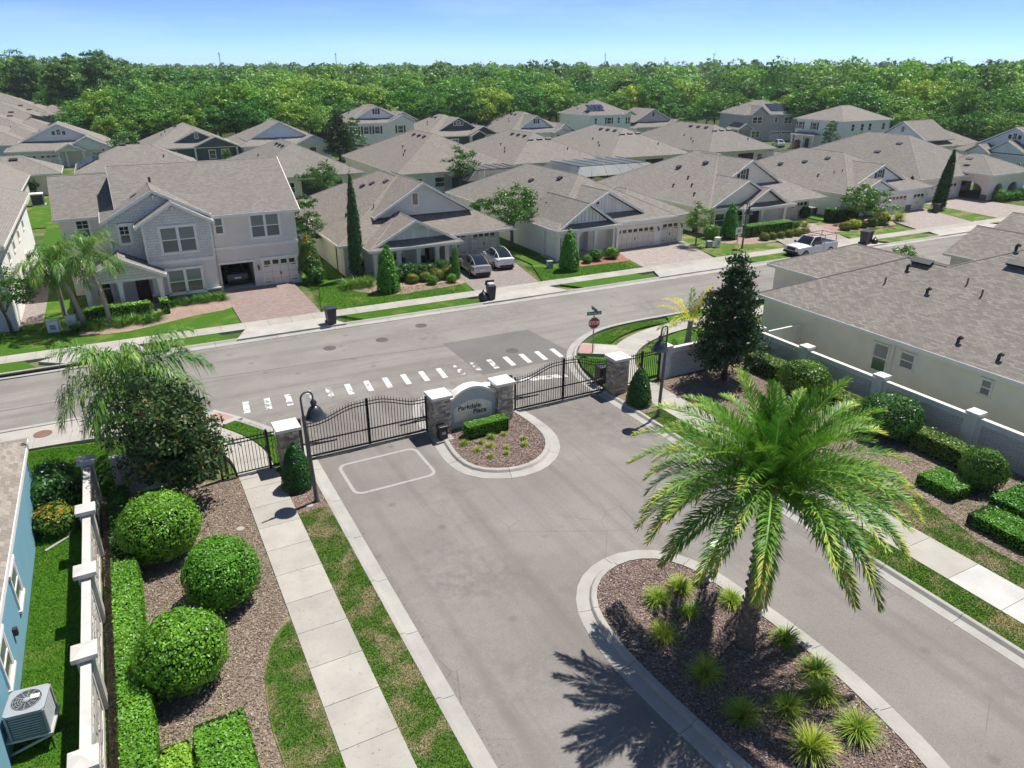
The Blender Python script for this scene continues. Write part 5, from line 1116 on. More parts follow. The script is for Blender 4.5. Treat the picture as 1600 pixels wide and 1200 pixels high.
for x0, x1, y0, y1, lb2, wm in ((-36, -12.2, 172, 196, 'nearest of the roofs beyond the beige house at far left', lb_), (-40, -11.6, 199, 224, 'middle roof with dark gable in the far left row', dgr), (-44, -9.5, 228, 256, 'roof with a white gable in the far left row', pw), (-52, -10, 268, 300, 'farthest roof at the left edge', be)):
    h = House('far_left_house', lb2, (x0 + x1) / 2, (y0 + y1) / 2); h.wall(x0 + .5, x1 - .5, y0 + .5, y1 - .5, 0, 3.4, wm); h.hip(x0, x1, y0, y1, 3.5, .42); h.hip(x1 - 9, x1 + 4, y0 + 5, y1 - 3, 3.3, .42)
    for i in range(3): h.boxvent(x1 - 14 + i * 4, y0 + 6 + i, 3.5 + (6 + i) * .42, 'y-', 1.1)
    h.pipe(x1 - 6, y0 + 3, 4.8, True)
hv = thing('screen_porch', 'dark roofed screen porch at the far left treeline', 'porch', (-2.5, 222, 0)); MB().box(-4, 4, -4, 4, 0, 2.8).build('screen_wall', M_screen, hv); MB().box(-4.4, 4.4, -4.4, 4.4, 2.8, 3.1).build('roof', M_solar, hv)
# ---------------------------------------------------------------- plant generators
def rvec(n, rng):
    v = rng.normal(size=(n, 3)); return v / np.linalg.norm(v, axis=1, keepdims=True)
def leaf_quads(P, N, L, Wd, rng, spread=.6):
    """diamond leaves at P facing roughly N"""
    n = len(P); N = N + rvec(n, rng) * spread; N /= np.linalg.norm(N, axis=1, keepdims=True)
    T = np.cross(N, rvec(n, rng)); T /= np.linalg.norm(T, axis=1, keepdims=True) + 1e-9; B = np.cross(N, T)
    L = np.broadcast_to(np.asarray(L), (n,))[:, None]; Wd = np.broadcast_to(np.asarray(Wd), (n,))[:, None]
    V = np.stack([P - T * L / 2, P + B * Wd / 2 + N * L * .06, P + T * L / 2, P - B * Wd / 2 + N * L * .06], 1).reshape(-1, 3)
    return V, np.arange(4 * n).reshape(n, 4)
def blob_mesh(name, radii, n, leaf, mat_, seed, shape='ball', jag=.08, lump=.06, zmin=None, tint_top=False):
    """dense clipped shrub: leaves on the shell of an ellipsoid / box / cone, lumpy outline. origin at the base"""
    rng = np.random.default_rng(seed); rx, ry, rz = radii
    d = rvec(n, rng)
    if shape == 'box':
        e = 5; d2 = np.sign(d) * np.abs(d) ** (2 / e); s = (np.abs(d) ** 1).max(1, keepdims=True); P = d / s
        P = P / (np.sum(np.abs(P) ** 8, 1, keepdims=True) ** (1 / 8)); N = np.sign(P) * np.abs(P) ** 7
        # spread evenly by area of faces
        A = np.array([ry * rz, ry * rz, rx * rz, rx * rz, rx * ry * 2]); A = A / A.sum(); f = rng.choice(5, n, p=A); U = rng.uniform(-1, 1, (n, 2))
        P = np.zeros((n, 3)); N = np.zeros((n, 3))
        for k, (ax, sg_) in enumerate(((0, -1), (0, 1), (1, -1), (1, 1), (2, 1))):
            m = f == k; o = [i for i in range(3) if i != ax]; P[m, ax] = sg_; P[m, o[0]] = U[m, 0]; P[m, o[1]] = U[m, 1]; N[m, ax] = sg_
        R8 = (np.sum(np.abs(P) ** 10, 1, keepdims=True) ** (1 / 10)); P = P / R8
    elif shape == 'cone':
        z = rng.random(n) ** .8; r = np.clip(1.0 - z ** 1.6, 0, 1) ** .62 * np.clip(z / .12 + .55, 0, 1); a = rng.random(n) * 2 * np.pi
        P = np.stack([np.cos(a) * r, np.sin(a) * r, z * 2 - 1], 1); N = np.stack([np.cos(a), np.sin(a), .25 + z * .5], 1)
    else:
        d[:, 2] = np.where(d[:, 2] < -.75, -d[:, 2], d[:, 2]); P = d; N = d.copy()
    ph = rng.random((4, 3)) * 6.28
    lump_v = sum(np.sin(P @ (rng.normal(size=3) * (3.0 + 2.5 * k)) + ph[k, 0]) / (1 + .35 * k) for k in range(4)) / 2.6
    dep = 1 + lump * lump_v - rng.random(n) ** 2 * jag * 1.6 + (rng.random(n) < .06) * rng.random(n) * jag * 1.3
    Q = P * dep[:, None] * np.array([rx, ry, rz]) + np.array([0, 0, rz])
    Q[:, 2] = np.maximum(Q[:, 2], .03)
    L = leaf * rng.uniform(.7, 1.35, n); V, F = leaf_quads(Q, N, L, L * .62, rng, .65)
    tint = np.clip(rng.normal(.40, .2, n) + .16 * np.sin(P @ (rng.normal(size=3) * 5)) * np.sin(P @ (rng.normal(size=3) * 3.3) + 1), 0, 1)
    if tint_top: tint = np.clip(tint + (Q[:, 2] / (2 * rz) > .8) * rng.random(n) * .7, 0, 1)
    return mesh_np(name, V, F, mat_, tint)
def core_mesh(radii, shape, seed, m):  # added opaque core against see-through, coloured as the dark inside, no real twigs
    rng = random.Random(seed); rx, ry, rz = radii; k = .86
    mb = MB()
    if shape == 'box': mb.box(-rx * k, rx * k, -ry * k, ry * k, .02, 2 * rz * .93)
    elif shape == 'cone': mb.lathe([(0, .03)] + [(rx * k * (max(0, 1 - (z) ** 1.6)) ** .62 * min(1, z / .12 + .55), .03 + z * rz * 1.9) for z in [i / 10 for i in range(11)]], 14)
    else: mb.lathe([(rx * k * math.sin(a), rz + rz * k * -math.cos(a)) for a in [math.pi * (i + 2) / 12 for i in range(11)]], 14)
    me = bpy.data.meshes.new('dark_core'); me.from_pydata(mb.v, [], mb.f); me.materials.append(m); return me
M_core = mat('shrub_inside', (.018, .032, .010), .95, .05, .2); M_bark = mat('bark', (.17, .145, .12), .95, .1, .25, 8, .6, 25); M_barkd = mat('bark_dark', (.085, .07, .055), .95, .1, .3, 8, .7, 22)
L_box = leafmat('leaf_boxwood', (.036, .12, .010), (.105, .28, .020), (.19, .34, .05), .4); L_dark = leafmat('leaf_holly', (.018, .06, .012), (.052, .14, .022), (.13, .24, .06), .35)
L_dome2 = leafmat('leaf_viburnum', (.03, .085, .012), (.085, .185, .02), (.22, .27, .05), .4); L_lime = leafmat('leaf_lime', (.10, .22, .015), (.20, .36, .03), (.33, .44, .05), .45); L_croton = leafmat('leaf_croton', (.05, .10, .015), (.13, .20, .02), (.48, .22, .04), .4)
L_mag = leafmat('leaf_magnolia', (.012, .032, .010), (.035, .075, .018), (.17, .085, .035), .5); L_mag2 = leafmat('leaf_magnolia_rusty', (.012, .032, .010), (.038, .082, .018), (.28, .11, .03), .5); L_cyp = leafmat('leaf_cypress', (.022, .06, .016), (.055, .115, .03), None, .6, .15); L_grass = leafmat('blade_clump', (.10, .18, .015), (.27, .35, .035), (.52, .42, .09), .5)
L_tree = leafmat('leaf_oak', (.03, .085, .012), (.085, .19, .022), None, .45); L_myr = leafmat('leaf_myrtle', (.05, .12, .02), (.11, .22, .035), (.72, .66, .6), .4); L_hib = leafmat('leaf_hibiscus', (.05, .13, .015), (.12, .26, .03), (.62, .10, .05), .4); L_yel = leafmat('leaf_golden', (.20, .26, .02), (.42, .42, .04), (.6, .5, .06), .45)
SHRUB = {}
def shrub_kind(key, radii, n, leaf, m, seed, shape, jag=.08, lump=.06, **k):
    SHRUB[key] = (blob_mesh('foliage', radii, n, leaf, m, seed, shape, jag, lump, **k), core_mesh(radii, shape, seed, M_core))
def shrub(key, x, y, label, cat='shrub', s=1.0, rz=0.0, name='shrub', group=None, z=.1, stem=0.0):
    t = thing(name, label, cat, (x, y, z), rz, group); f, c = SHRUB[key]; sc = s if hasattr(s, '__len__') else (s, s, s)
    link('foliage', f, t, (0, 0, stem), (0, 0, 0), sc); link('dark_core', c, t, (0, 0, stem), (0, 0, 0), sc)
    if stem: MB().tube([(0, 0, -.05), (.02, 0, stem + .3)], [.06, .045], 8).build('trunk', M_bark, t)
    return t
shrub_kind('ball', (1, 1, .92), 13000, .066, L_box, 1, 'ball', .13, .055); shrub_kind('ball2', (1, .95, .92), 13000, .066, L_box, 15, 'ball', .14, .065); shrub_kind('ball3', (.97, 1, .92), 13000, .066, L_box, 16, 'ball', .15, .06); shrub_kind('dome', (1, 1, .8), 9000, .08, L_dark, 2, 'ball', .13, .085); shrub_kind('dome2', (1, .94, .8), 9000, .08, L_dome2, 17, 'ball', .15, .1)
shrub_kind('hedge', (1, 1, .5), 9000, .08, L_box, 3, 'box', .10, .05); shrub_kind('hedge2', (1, 1, .5), 9000, .09, L_lime, 4, 'box', .12, .06); shrub_kind('cone', (.62, .62, .95), 6500, .075, L_dark, 5, 'cone', .08, .04)
shrub_kind('spire', (.75, .75, 1.5), 5200, .14, L_box, 6, 'cone', .2, .12); shrub_kind('loose', (1, 1, .8), 2600, .17, L_box, 7, 'ball', .3, .2); shrub_kind('croton', (1, 1, .7), 3200, .15, L_croton, 8, 'ball', .25, .16, tint_top=True); shrub_kind('golden', (1, 1, .7), 2200, .15, L_yel, 9, 'ball', .25, .15); shrub_kind('darkloose', (1, 1, .85), 3000, .16, L_dark, 10, 'ball', .3, .2)
shrub_kind('cypress', (.62, .62, 4.0), 9000, .16, L_cyp, 12, 'cone', .22, .1); shrub_kind('hib', (1, 1, .8), 2600, .15, L_hib, 13, 'ball', .3, .18); shrub_kind('topiary', (1, 1, 1.35), 6000, .12, L_croton, 14, 'cone', .12, .06, tint_top=True)
# trees ------------------------------------------------------------
def crown_mesh(name, seed, R3, clumps, per, leaf, m, cr=(.22, .36), hollow=.35, cone=False, aspect=.6):
    """leaf clumps scattered through an uneven crown volume; R3 = radii, origin at crown centre"""
    rng = np.random.default_rng(seed); C = []
    while len(C) < clumps:
        p = rvec(1, rng)[0] * rng.random() ** .4
        if cone:
            h = rng.random(); r = (1 - h) ** .6 * min(1, h / .12 + .45) * (.3 + .7 * rng.random() ** .5); a = rng.random() * 6.283; p = np.array([r * np.cos(a), r * np.sin(a), h * 2 - 1])
        elif p[2] < -.55 or np.linalg.norm(p) < hollow: continue
        C.append(p)
    C = np.array(C); amp = 1 + .22 * np.sin(C @ rng.normal(size=3) * 3 + 1) + .12 * rng.normal(size=len(C)); C = C * amp[:, None] * np.array(R3)
    rad = rng.uniform(cr[0], cr[1], clumps) * min(R3[0], R3[2]); n = clumps * per; d = rvec(n, rng); d[:, 2] = np.abs(d[:, 2]) * .9 + d[:, 2] * .35
    idx = np.repeat(np.arange(clumps), per); P = C[idx] + d * (rad[idx] * rng.uniform(.55, 1.08, n))[:, None] * np.array([1.15, 1.15, .8])
    L = leaf * rng.uniform(.65, 1.4, n); V, F = leaf_quads(P, d, L, L * aspect, rng, .7)
    return mesh_np(name, V, F, m, np.clip(rng.normal(.4, .2, n) + rng.normal(0, .14, clumps)[idx], 0, 1)), C
def trunk_mesh(h, r, C, cz, seed, m, limbs=7):
    rg = random.Random(seed); b = MB(); lean = (rg.uniform(-.2, .2), rg.uniform(-.2, .2))
    b.tube([(0, 0, -.1), (lean[0] * .3, lean[1] * .3, h * .35), (lean[0], lean[1], h * .7), (lean[0] * .8, lean[1] * .8, cz + (h - cz) * .3)], [r * 1.25, r, r * .75, r * .4], 8)
    for k in range(limbs):
        c = C[rg.randrange(len(C))]; z0 = h * rg.uniform(.35, .7); e = (c[0] * .8, c[1] * .8, c[2] * .8 + cz)
        b.tube([(lean[0] * .6, lean[1] * .6, z0), (e[0] * .5, e[1] * .5, z0 + (e[2] - z0) * .62), e], [r * .42, r * .28, r * .1], 6)
    me = bpy.data.meshes.new('trunk'); me.from_pydata(b.v, [], b.f); me.materials.append(m); me.polygons.foreach_set('use_smooth', [True] * len(me.polygons)); return me
TREE = {}
def tree_kind(key, seed, R3, cz, clumps, per, leaf, m, bark=None, r=.14, **k):
    cm, C = crown_mesh('crown', seed, R3, clumps, per, leaf, m, **k); TREE[key] = (cm, trunk_mesh(cz, r, C, cz, seed, bark or M_bark), cz)
def tree(key, x, y, label, s=1.0, rz=0.0, name='tree', group=None, sz=None, z=.05, cat='tree'):
    t = thing(name, label, cat, (x, y, z), rz, group); c, tr, cz = TREE[key]; sc = (s, s, sz or s)
    link('trunk', tr, t, (0, 0, 0), (0, 0, 0), sc); link('crown', c, t, (0, 0, cz * sc[2]), (0, 0, 0), sc); return t
tree_kind('magnolia', 21, (2.3, 2.3, 3.1), 3.9, 240, 70, .22, L_mag, M_barkd, .16, cr=(.20, .34), cone=True, aspect=.5); tree_kind('magnolia2', 22, (2.1, 2.1, 2.6), 2.85, 190, 80, .21, L_mag2, M_barkd, .15, cr=(.24, .40), hollow=.3, aspect=.5)
tree_kind('oak', 23, (2.3, 2.3, 2.0), 3.6, 70, 60, .2, L_tree, None, .14); tree_kind('myrtle_low', 28, (1.9, 1.9, 1.35), 1.55, 70, 60, .17, L_myr, None, .07, hollow=.25); tree_kind('myrtle', 24, (1.5, 1.5, 1.3), 2.4, 45, 55, .15, L_myr, None, .06); tree_kind('small', 25, (1.0, 1.0, 1.4), 2.3, 40, 50, .16, L_tree, None, .06); tree_kind('columnar', 26, (1.3, 1.3, 2.6), 3.2, 60, 55, .18, L_dark, None, .09)
# palms -------------------------------------------------------------
def frond_mesh(seed, length, a0, droop, nl, ll, lw, m, vee=.35, plume=0.0, tipdry=.12, dry=0.0, hang=0.0):
    """feather frond along +x from the origin, rachis starts at elevation a0 and bends down"""
    rng = np.random.default_rng(seed); K = 18; pts = [np.zeros(3)]; tan = []
    for i in range(K):
        s = i / K; a = a0 - droop * s ** 1.35; t = np.array([np.cos(a), 0, np.sin(a)]); tan.append(t); pts.append(pts[-1] + t * length / K)
    tan.append(tan[-1]); pts = np.array(pts); tan = np.array(tan); V = []; F = []; T = []
    for i in range(K):  # rachis as a thin ridge
        w = .035 * (1 - i / K) + .008; w2 = .035 * (1 - (i + 1) / K) + .008; b = len(V)
        V += [pts[i] + [0, -w, 0], pts[i] + [0, w, 0], pts[i + 1] + [0, w2, 0], pts[i + 1] + [0, -w2, 0]]; F.append([b, b + 1, b + 2, b + 3]); T.append(.75)
    for j in range(nl):
        s = .1 + .9 * (j + .5) / nl; f = s * K; i = min(K - 1, int(f)); p = pts[i] + (pts[i + 1] - pts[i]) * (f - i); t = tan[i]; up = np.array([-t[2], 0, t[0]])
        L = ll * (np.sin(np.pi * min(1, s * .86 + .12)) ** .7 * .85 + .2) * rng.uniform(.82, 1.15)
        for sg_ in (-1, 1):
            d = np.array([0, sg_, 0]) * (.78 - .35 * s) + t * (.55 + .35 * s) + up * (vee + rng.normal(0, .10 + plume)); d += rng.normal(0, .05 + plume * .6, 3); d /= np.linalg.norm(d)
            q1 = p + d * L * .5; q2 = p + d * L + np.array([0, 0, -L * (.16 + hang) * rng.uniform(.6, 1.4)]) ; sd = np.cross(d, up); sd /= np.linalg.norm(sd) + 1e-9; b = len(V)
            V += [p - sd * lw * .4, q1 - sd * lw * .5, q2, q1 + sd * lw * .5]; F.append([b, b + 1, b + 2, b + 3])
            T.append(np.clip(rng.normal(.38, .18) + dry + (s > .8) * rng.random() * tipdry * 3, 0, 1))
    return mesh_np('frond', np.array(V), np.array(F), m, T)
L_palm = leafmat('leaf_date_palm', (.042, .125, .012), (.135, .27, .024), (.44, .40, .07), .5, .2, .10); L_queen = leafmat('leaf_queen_palm', (.04, .11, .018), (.12, .23, .04), (.36, .36, .13), .4, .25, .2); L_gold = leafmat('leaf_yellow_palm', (.30, .28, .03), (.55, .44, .06), (.16, .28, .03), .45, .25, .2)
def palm(x, y, h, label, fronds, rng, trunk_r=.2, bark=None, lean=(0, 0), name='palm_tree', base=1.25, ringed=True, cat='palm tree', group=None):
    """fronds: list of (mesh, azimuth, scale)"""
    t = thing(name, label, cat, (x, y, .1), 0, group); pr = []; K = 26
    for i in range(K + 1):
        u = i / K; r = trunk_r * (base - (base - .85) * min(1, u * 2.2)) * (1 + (.10 if i % 2 else -.04) * ringed) * (1.18 if u > .9 else 1); pr.append(((lean[0] * u * u, lean[1] * u * u, u * h), r))
    MB().tube([p for p, _ in pr], [r for _, r in pr], 12).build('trunk', bark or M_barkd, t, True)
    for k, (me, az, sc) in enumerate(fronds):
        o = link('frond', me, t, (lean[0] + .12 * math.cos(az), lean[1] + .12 * math.sin(az), h + rng.uniform(-.1, .12)), (rng.uniform(-.12, .12), 0, az), sc)
    return t
# ---------------------------------------------------------------- the big date palm on the island
pr = random.Random(5)
tiers = [(84, .45, 8, 2.8), (68, .85, 13, 3.5), (53, 1.1, 15, 3.95), (38, 1.25, 16, 4.15), (23, 1.3, 16, 4.2), (8, 1.2, 14, 4.05), (-8, .95, 8, 3.5)]
fr = []
for k, (a0, dr, cnt, ln) in enumerate(tiers):
    mm = [frond_mesh(100 + k * 3 + v, ln, R(a0), dr + .15 * v, 118, .56, .036, L_palm, .5 if k < 5 else .35, .10, .10 + .06 * k, .0 + (.16 if k > 5 else 0) + .015 * k) for v in range(2)]
    off = pr.random() * 6.28
    for i in range(cnt): fr.append((mm[i % 2], off + 2 * math.pi * i / cnt + pr.uniform(-.16, .16), pr.uniform(.9, 1.08)))
M_dbark = mat('date_palm_bark', (.19, .15, .115), .95, .1, .4, 12, .9, 18)
bp = palm(15.06, 12.45, 5.75, 'large date palm with arching fronds on the island', fr, pr, .215, M_dbark, (.12, .1), base=1.45)
for i in range(120):  # old leaf bases standing off the trunk
    z = .3 + i * .041; a = i * 2.4; r = .215 * (1.45 - .6 * min(1, z / 2.6)) * .97
    if i == 0:
        bm_ = MB().add([(0, -.085, -.02), (0, .085, -.02), (.05, .05, .14), (.05, -.05, .14), (.1, 0, .06)], [(0, 1, 4), (1, 2, 4), (2, 3, 4), (3, 0, 4)]); boot = bpy.data.meshes.new('leaf_base'); boot.from_pydata(bm_.v, [], bm_.f); boot.materials.append(mat('boot', (.27, .21, .155), .95, .1, .3, 20))
    link('leaf_base', boot, bp, (r * math.cos(a) + .12 * (z / 5.7) ** 2, r * math.sin(a) + .1 * (z / 5.7) ** 2, z), (0, 0, a))
qm = [frond_mesh(200 + k, 3.0, R(a), d, 60, .66, .05, L_queen, .25, .28, .15, .04, .5) for k, (a, d) in enumerate(((75, 1.6), (50, 1.9), (28, 2.0), (5, 1.7), (-20, 1.1)))]
def queen(x, y, h, label, s, seed, lean=(0, 0), n=20, meshes=None, r=.15):
    rg = random.Random(seed); ms = meshes or qm; f = [(ms[i % 5], 2 * math.pi * i * .382 + rg.uniform(-.2, .2), s * rg.uniform(.85, 1.1)) for i in range(n)]
    return palm(x, y, h, label, f, rg, r, mat('queen_bark', (.33, .29, .25), .9, .1, .2, 6, .4), lean, base=1.2, ringed=False)
queen(-1.0, 33.4, 4.3, 'queen palm rising behind the dark magnolia at the left gate', 1.22, 1, (0, 0), 32)
queen(-3.7, 57.4, 4.6, 'left queen palm with thick trunk before the grey house', 1.0, 2, (-1.0, .4), 20); queen(-2.0, 56.8, 5.0, 'right queen palm before the grey house porch', .98, 3, (-.7, .2), 20); queen(-4.9, 60.5, 4.0, 'shorter palm between the grey house and the white side house', .85, 4, (0, 0), 14)
gm = [frond_mesh(230 + k, 2.2, R(a), d, 40, .42, .04, L_gold if k < 3 else L_queen, .4, .08, .1, 0, .1) for k, (a, d) in enumerate(((70, 1.0), (50, 1.2), (30, 1.2), (60, 1.0), (15, 1.1)))]
queen(31.6, 34.6, 1.7, 'small palm with yellow fronds behind the right wall', 1.15, 6, (.1, 0), 13, gm, .2)
# ---------------------------------------------------------------- trees near the gate and houses
tree('magnolia2', .0, 29.7, 'dark bushy magnolia with rusty leaves beside the left gate', .90, .4, 'magnolia_tree', z=.1, sz=.97); tree('magnolia', 29.6, 29.0, 'dark conical magnolia in front of the right wall', .84, 1.0, 'magnolia_tree', z=.1, sz=.98)
tree('oak', 34.5, 64.8, 'bushy green tree between the sage and white houses', 1.12, .3); tree('small', 32.4, 67.6, 'young pointed tree behind the sage house garage', 1.35, 2); tree('columnar', 15.4, 70, 'leafy tree between the grey and sage houses', 1.05, 1); tree('oak', -8.1, 58.6, 'small tree with dark leaves at the left white house', .8, 2.2, z=.1)
tree('myrtle', 52.0, 57.2, 'pink flecked crape myrtle between the white and cream houses', 1.1, .2, 'crape_myrtle'); tree('myrtle_low', 77.0, 56.9, 'large white flowering crape myrtle before the pale house', 1.45, 1.7, 'crape_myrtle'); tree('myrtle', 3.0, 150, 'crape myrtle at the far left street', 1.9, .5, 'crape_myrtle'); tree('oak', 24, 98, 'small tree behind the grey house roof', 1.0, .9); tree('myrtle', 44, 98, 'crape myrtle rising behind the sage house roof', 1.7, 1.1, 'crape_myrtle')
tree('magnolia', 40.5, 148, 'dark tree at the driveway of the far white two-storey house', 1.25, .2, 'magnolia_tree'); tree('columnar', 42.8, 146, 'upright green tree beside the far dark tree', 1.4, .8); tree('columnar', 136, 112, 'green tree before the white two-storey house on the right', 1.15, .1); tree('oak', 139, 107, 'round green tree between the far right houses', .8, .1); tree('oak', 118.5, 60, 'green tree beside the arched house', 1.0, .5); tree('myrtle', 55.8, 36.6, 'white flowering shrub tree behind the beige house roof', .95, 2.5, 'crape_myrtle'); tree('small', 19, 146, 'small plants by the dark green house', 1.0, .5)
t = shrub('cypress', 17.3, 61.0, 'tall slim cypress in front of the sage house', 'tree', (1.08, 1.08, 1.08), 0, 'cypress_tree'); t = shrub('cypress', 93.2, 58.3, 'dark leaning cypress beside the pale house driveway', 'tree', (1.4, 1.4, .92), 1, 'cypress_tree'); t.rotation_euler = (0, R(6), 0)
shrub('cypress', 90.8, 61.0, 'dark evergreen tucked beside the leaning cypress', 'tree', (1.3, 1.3, .5), 2, 'cypress_tree')
# ---------------------------------------------------------------- clipped shrubs around the entrance
shrub('cone', 4.7, 28.75, 'clipped conical shrub beside the left street lamp', 'shrub', 1.14, .3, 'cone_shrub', 'clipped cone shrubs at the gates'); shrub('cone', 23.1, 28.65, 'clipped conical shrub beside the right street lamp', 'shrub', 1.14, 2, 'cone_shrub', 'clipped cone shrubs at the gates')
shrub('ball', -.85, 26.3, 'large clipped round shrub farthest along the left wall bed', 'shrub', (1.46, 1.46, 1.36), 0, 'round_shrub', 'round shrubs in the left bed'); shrub('ball2', .75, 22.4, 'clipped round shrub nearest the left sidewalk', 'shrub', (1.33, 1.33, 1.28), 1.3, 'round_shrub', 'round shrubs in the left bed'); shrub('ball3', -.8, 19.2, 'large clipped round shrub nearest the camera in the left bed', 'shrub', (1.33, 1.33, 1.25), 2.4, 'round_shrub', 'round shrubs in the left bed')
def hedge(x0, x1, y0, y1, h, label, m, leaf=.08, dens=900, jag=.1, seed=0, z=.1, name='hedge'):
    rx, ry, rz_ = (x1 - x0) / 2, (y1 - y0) / 2, h / 2; area = 4 * rx * ry + 2 * h * (rx + ry) * 2
    t = thing(name, label, 'hedge', ((x0 + x1) / 2, (y0 + y1) / 2, z)); link('foliage', blob_mesh('foliage', (rx, ry, rz_), int(area * dens), leaf, m, 300 + seed + int(x0 * 3), 'box', jag * .5 / max(.3, min(rx, ry, rz_)) if min(rx, ry, rz_) < .5 else jag, .03), t)
    MB().box(-rx * .9, rx * .9, -ry * .97, ry * .97, .02, h * .9).build('dark_core', M_core, t); return t  # added dark filler box that closes the view through the hedge leaves
hedge(-2.6, -1.72, 11.5, 25.9, .92, 'long clipped hedge along the left wall', L_box, .085, 620, .10); hedge(-2.6, -1.8, 26.2, 31.2, .8, 'shaded end of the hedge under the dark magnolia', L_dark, .09, 420)  # second piece: same hedge, the magnolia's shade put into its darker leaves
hedge(-1.75, -.95, 10.5, 16.4, .7, 'low lime hedge at the bottom of the left bed', L_lime, .085, 700); hedge(-.9, .5, 10.5, 16.7, .8, 'low clipped hedge block nearest the left grass patch', L_box, .085, 650)
hedge(13.0, 15.45, 29.15, 29.8, .72, 'small clipped hedge in front of the arched entrance sign', L_box, .07, 1100, z=.12)
shrub('dome', 31.9, 19.9, 'large clipped dome shrub in front of the right wall', 'shrub', (1.5, 1.5, 1.3), .5, 'round_shrub', 'dome shrubs along the right wall'); shrub('dome2', 32.0, 25.4, 'clipped dome shrub half hidden behind the palm fronds', 'shrub', (1.4, 1.4, 1.25), 1.5, 'round_shrub', 'dome shrubs along the right wall'); shrub('dome2', 31.0, 14.7, 'small clipped ball shrub standing in the low hedge', 'shrub', (.95, .95, 1.15), 2.2, 'round_shrub', 'dome shrubs along the right wall'); shrub('dome', 30.4, 10.4, 'ball shrub in the low hedge at the right edge', 'shrub', (1.0, 1.0, 1.15), 3.0, 'round_shrub', 'dome shrubs along the right wall')
hedge(31.6, 32.7, 15.7, 18.7, .95, 'orange tipped hedge along the right wall', L_croton, .11, 420, .16); hedge(31.6, 32.9, 21.6, 24.2, .9, 'hedge piece between the dome shrubs', L_croton, .11, 420, .16); hedge(32.0, 33.3, 26.9, 30, .95, 'hedge in the right wall corner behind the magnolia', L_croton, .11, 350, .16)
hedge(28.7, 30.3, 14.4, 16.2, .55, 'low green hedge block by the mulch on the right', L_box, .085, 600); hedge(29.6, 32.9, 11.2, 13.6, .6, 'broad low hedge behind the small ball shrub', L_box, .085, 480); hedge(27.7, 29.3, 4, 13.4, .55, 'low hedge edging the dry grass on the right', L_box, .085, 480); hedge(29.4, 33, 4, 9.4, .55, 'low hedge in the right corner', L_box, .085, 420)
for k, (x, y, s, kd, lb) in enumerate(((-4.6, 31.6, .95, 'darkloose', 'dark shrub at the corner of the blue house'), (-4.5, 29.9, .8, 'croton', 'yellow green shrub against the blue wall'), (-4.7, 33.4, .8, 'darkloose', 'dark shrub beside the blue house roof'), (-2.2, 29.9, .55, 'loose', 'small light shrub below the magnolia'))): shrub(kd, x, y, lb, 'shrub', s, k)
e_ = struct(MB().tube([(-4.9, 28.6, .1), (-4.2, 29.2, .1), (-3.85, 30.2, .1), (-3.6, 31.2, .1)], .06, 6).build('bed_edging', M_curb), 'pale edging around the shrubs of the blue house')
# ---------------------------------------------------------------- front garden shrubs
ORD = ['leftmost', 'second from left', 'third from left', 'fourth from left', 'fifth from left', 'sixth from left', 'seventh from left', 'eighth from left', 'ninth from left', 'tenth from left', 'rightmost']
def row(kd, pts, label, s=1.0, name='shrub', group=None, z=.12):
    for k, (x, y) in enumerate(pts): shrub(kd, x, y, label if len(pts) == 1 else ORD[k] + ' ' + label, 'shrub', s * rnd.uniform(.85, 1.15), rnd.random() * 6, name, group, z)
hedge(-3.7, .9, 58.0, 58.9, 1.05, 'clipped hedge before the grey house porch', L_box, .13, 260); hedge(1.4, 2.0, 57.9, 58.8, 1.1, 'square clipped shrub at the grey house steps', L_box, .13, 330); hedge(59.2, 66.2, 57.2, 58.5, 1.25, 'clipped hedge in front of the cream porch', L_box, .14, 200); hedge(73.9, 78.4, 58.4, 60.0, 1.55, 'dark clipped hedge at the pale house', L_dark, .14, 200)
shrub('topiary', 13.6, 62.6, 'orange topped clipped tree at the grey house garage', 'tree', (1.05, 1.05, 1.25), 0, 'topiary', stem=.55); shrub('spire', 18.3, 55.9, 'bright green pointed shrub before the columned porch', 'shrub', 1.24); shrub('spire', 24.8, 57.0, 'narrow upright shrub beside the parked silver car', 'shrub', (.55, .55, .92)); shrub('spire', 35.0, 54.8, 'leafy pointed shrub before the white porch', 'shrub', (1.25, 1.25, 1.2), 1); shrub('spire', 57.3, 58.0, 'dense pointed shrub before the cream house window', 'shrub', (1.25, 1.25, 1.2), 2); shrub('loose', 67.9, 58.6, 'small round shrub at the end of the cream house hedge', 'shrub', .5)
shrub('loose', 55.6, 58.8, 'low shrub at the cream house corner', 'shrub', .9); shrub('darkloose', 73.2, 62.2, 'shrub between the cream and pale houses', 'shrub', .85); shrub('darkloose', 13.8, 61.4, 'low shrub under the clipped tree', 'shrub', .8)
row('darkloose', [(20 + i * 1.05, 58.6) for i in range(5)], 'dark green shrub in the row against the columned porch', .75, group='shrubs against the columned porch'); row('croton', [(21 + i * 1.1, 57.4) for i in range(4)], 'reddish croton in the row before the columned porch', .62, 'croton', 'crotons before the columned porch')
row('loose', [(22.3, 56.2)], 'small round lime shrub in the pale mulch', .45); row('loose', [(24.0, 56.0)], 'small green shrub near the silver car', .5); row('croton', [(60 + i * 1.2, 55.6) for i in range(6)], 'low coppery shrub in the row before the cream house hedge', .55, 'croton', 'coppery shrubs before the cream house')
row('golden', [(73.6, 55.3)], 'golden shrub at the left of the crape myrtle', .75); row('golden', [(78.8, 55.6)], 'golden shrub at the right of the crape myrtle', .85); row('croton', [(72 + i * 1.5, 55.2) for i in range(5)], 'low shrub in the bed under the white crape myrtle', .6, 'croton', 'shrubs under the white crape myrtle')
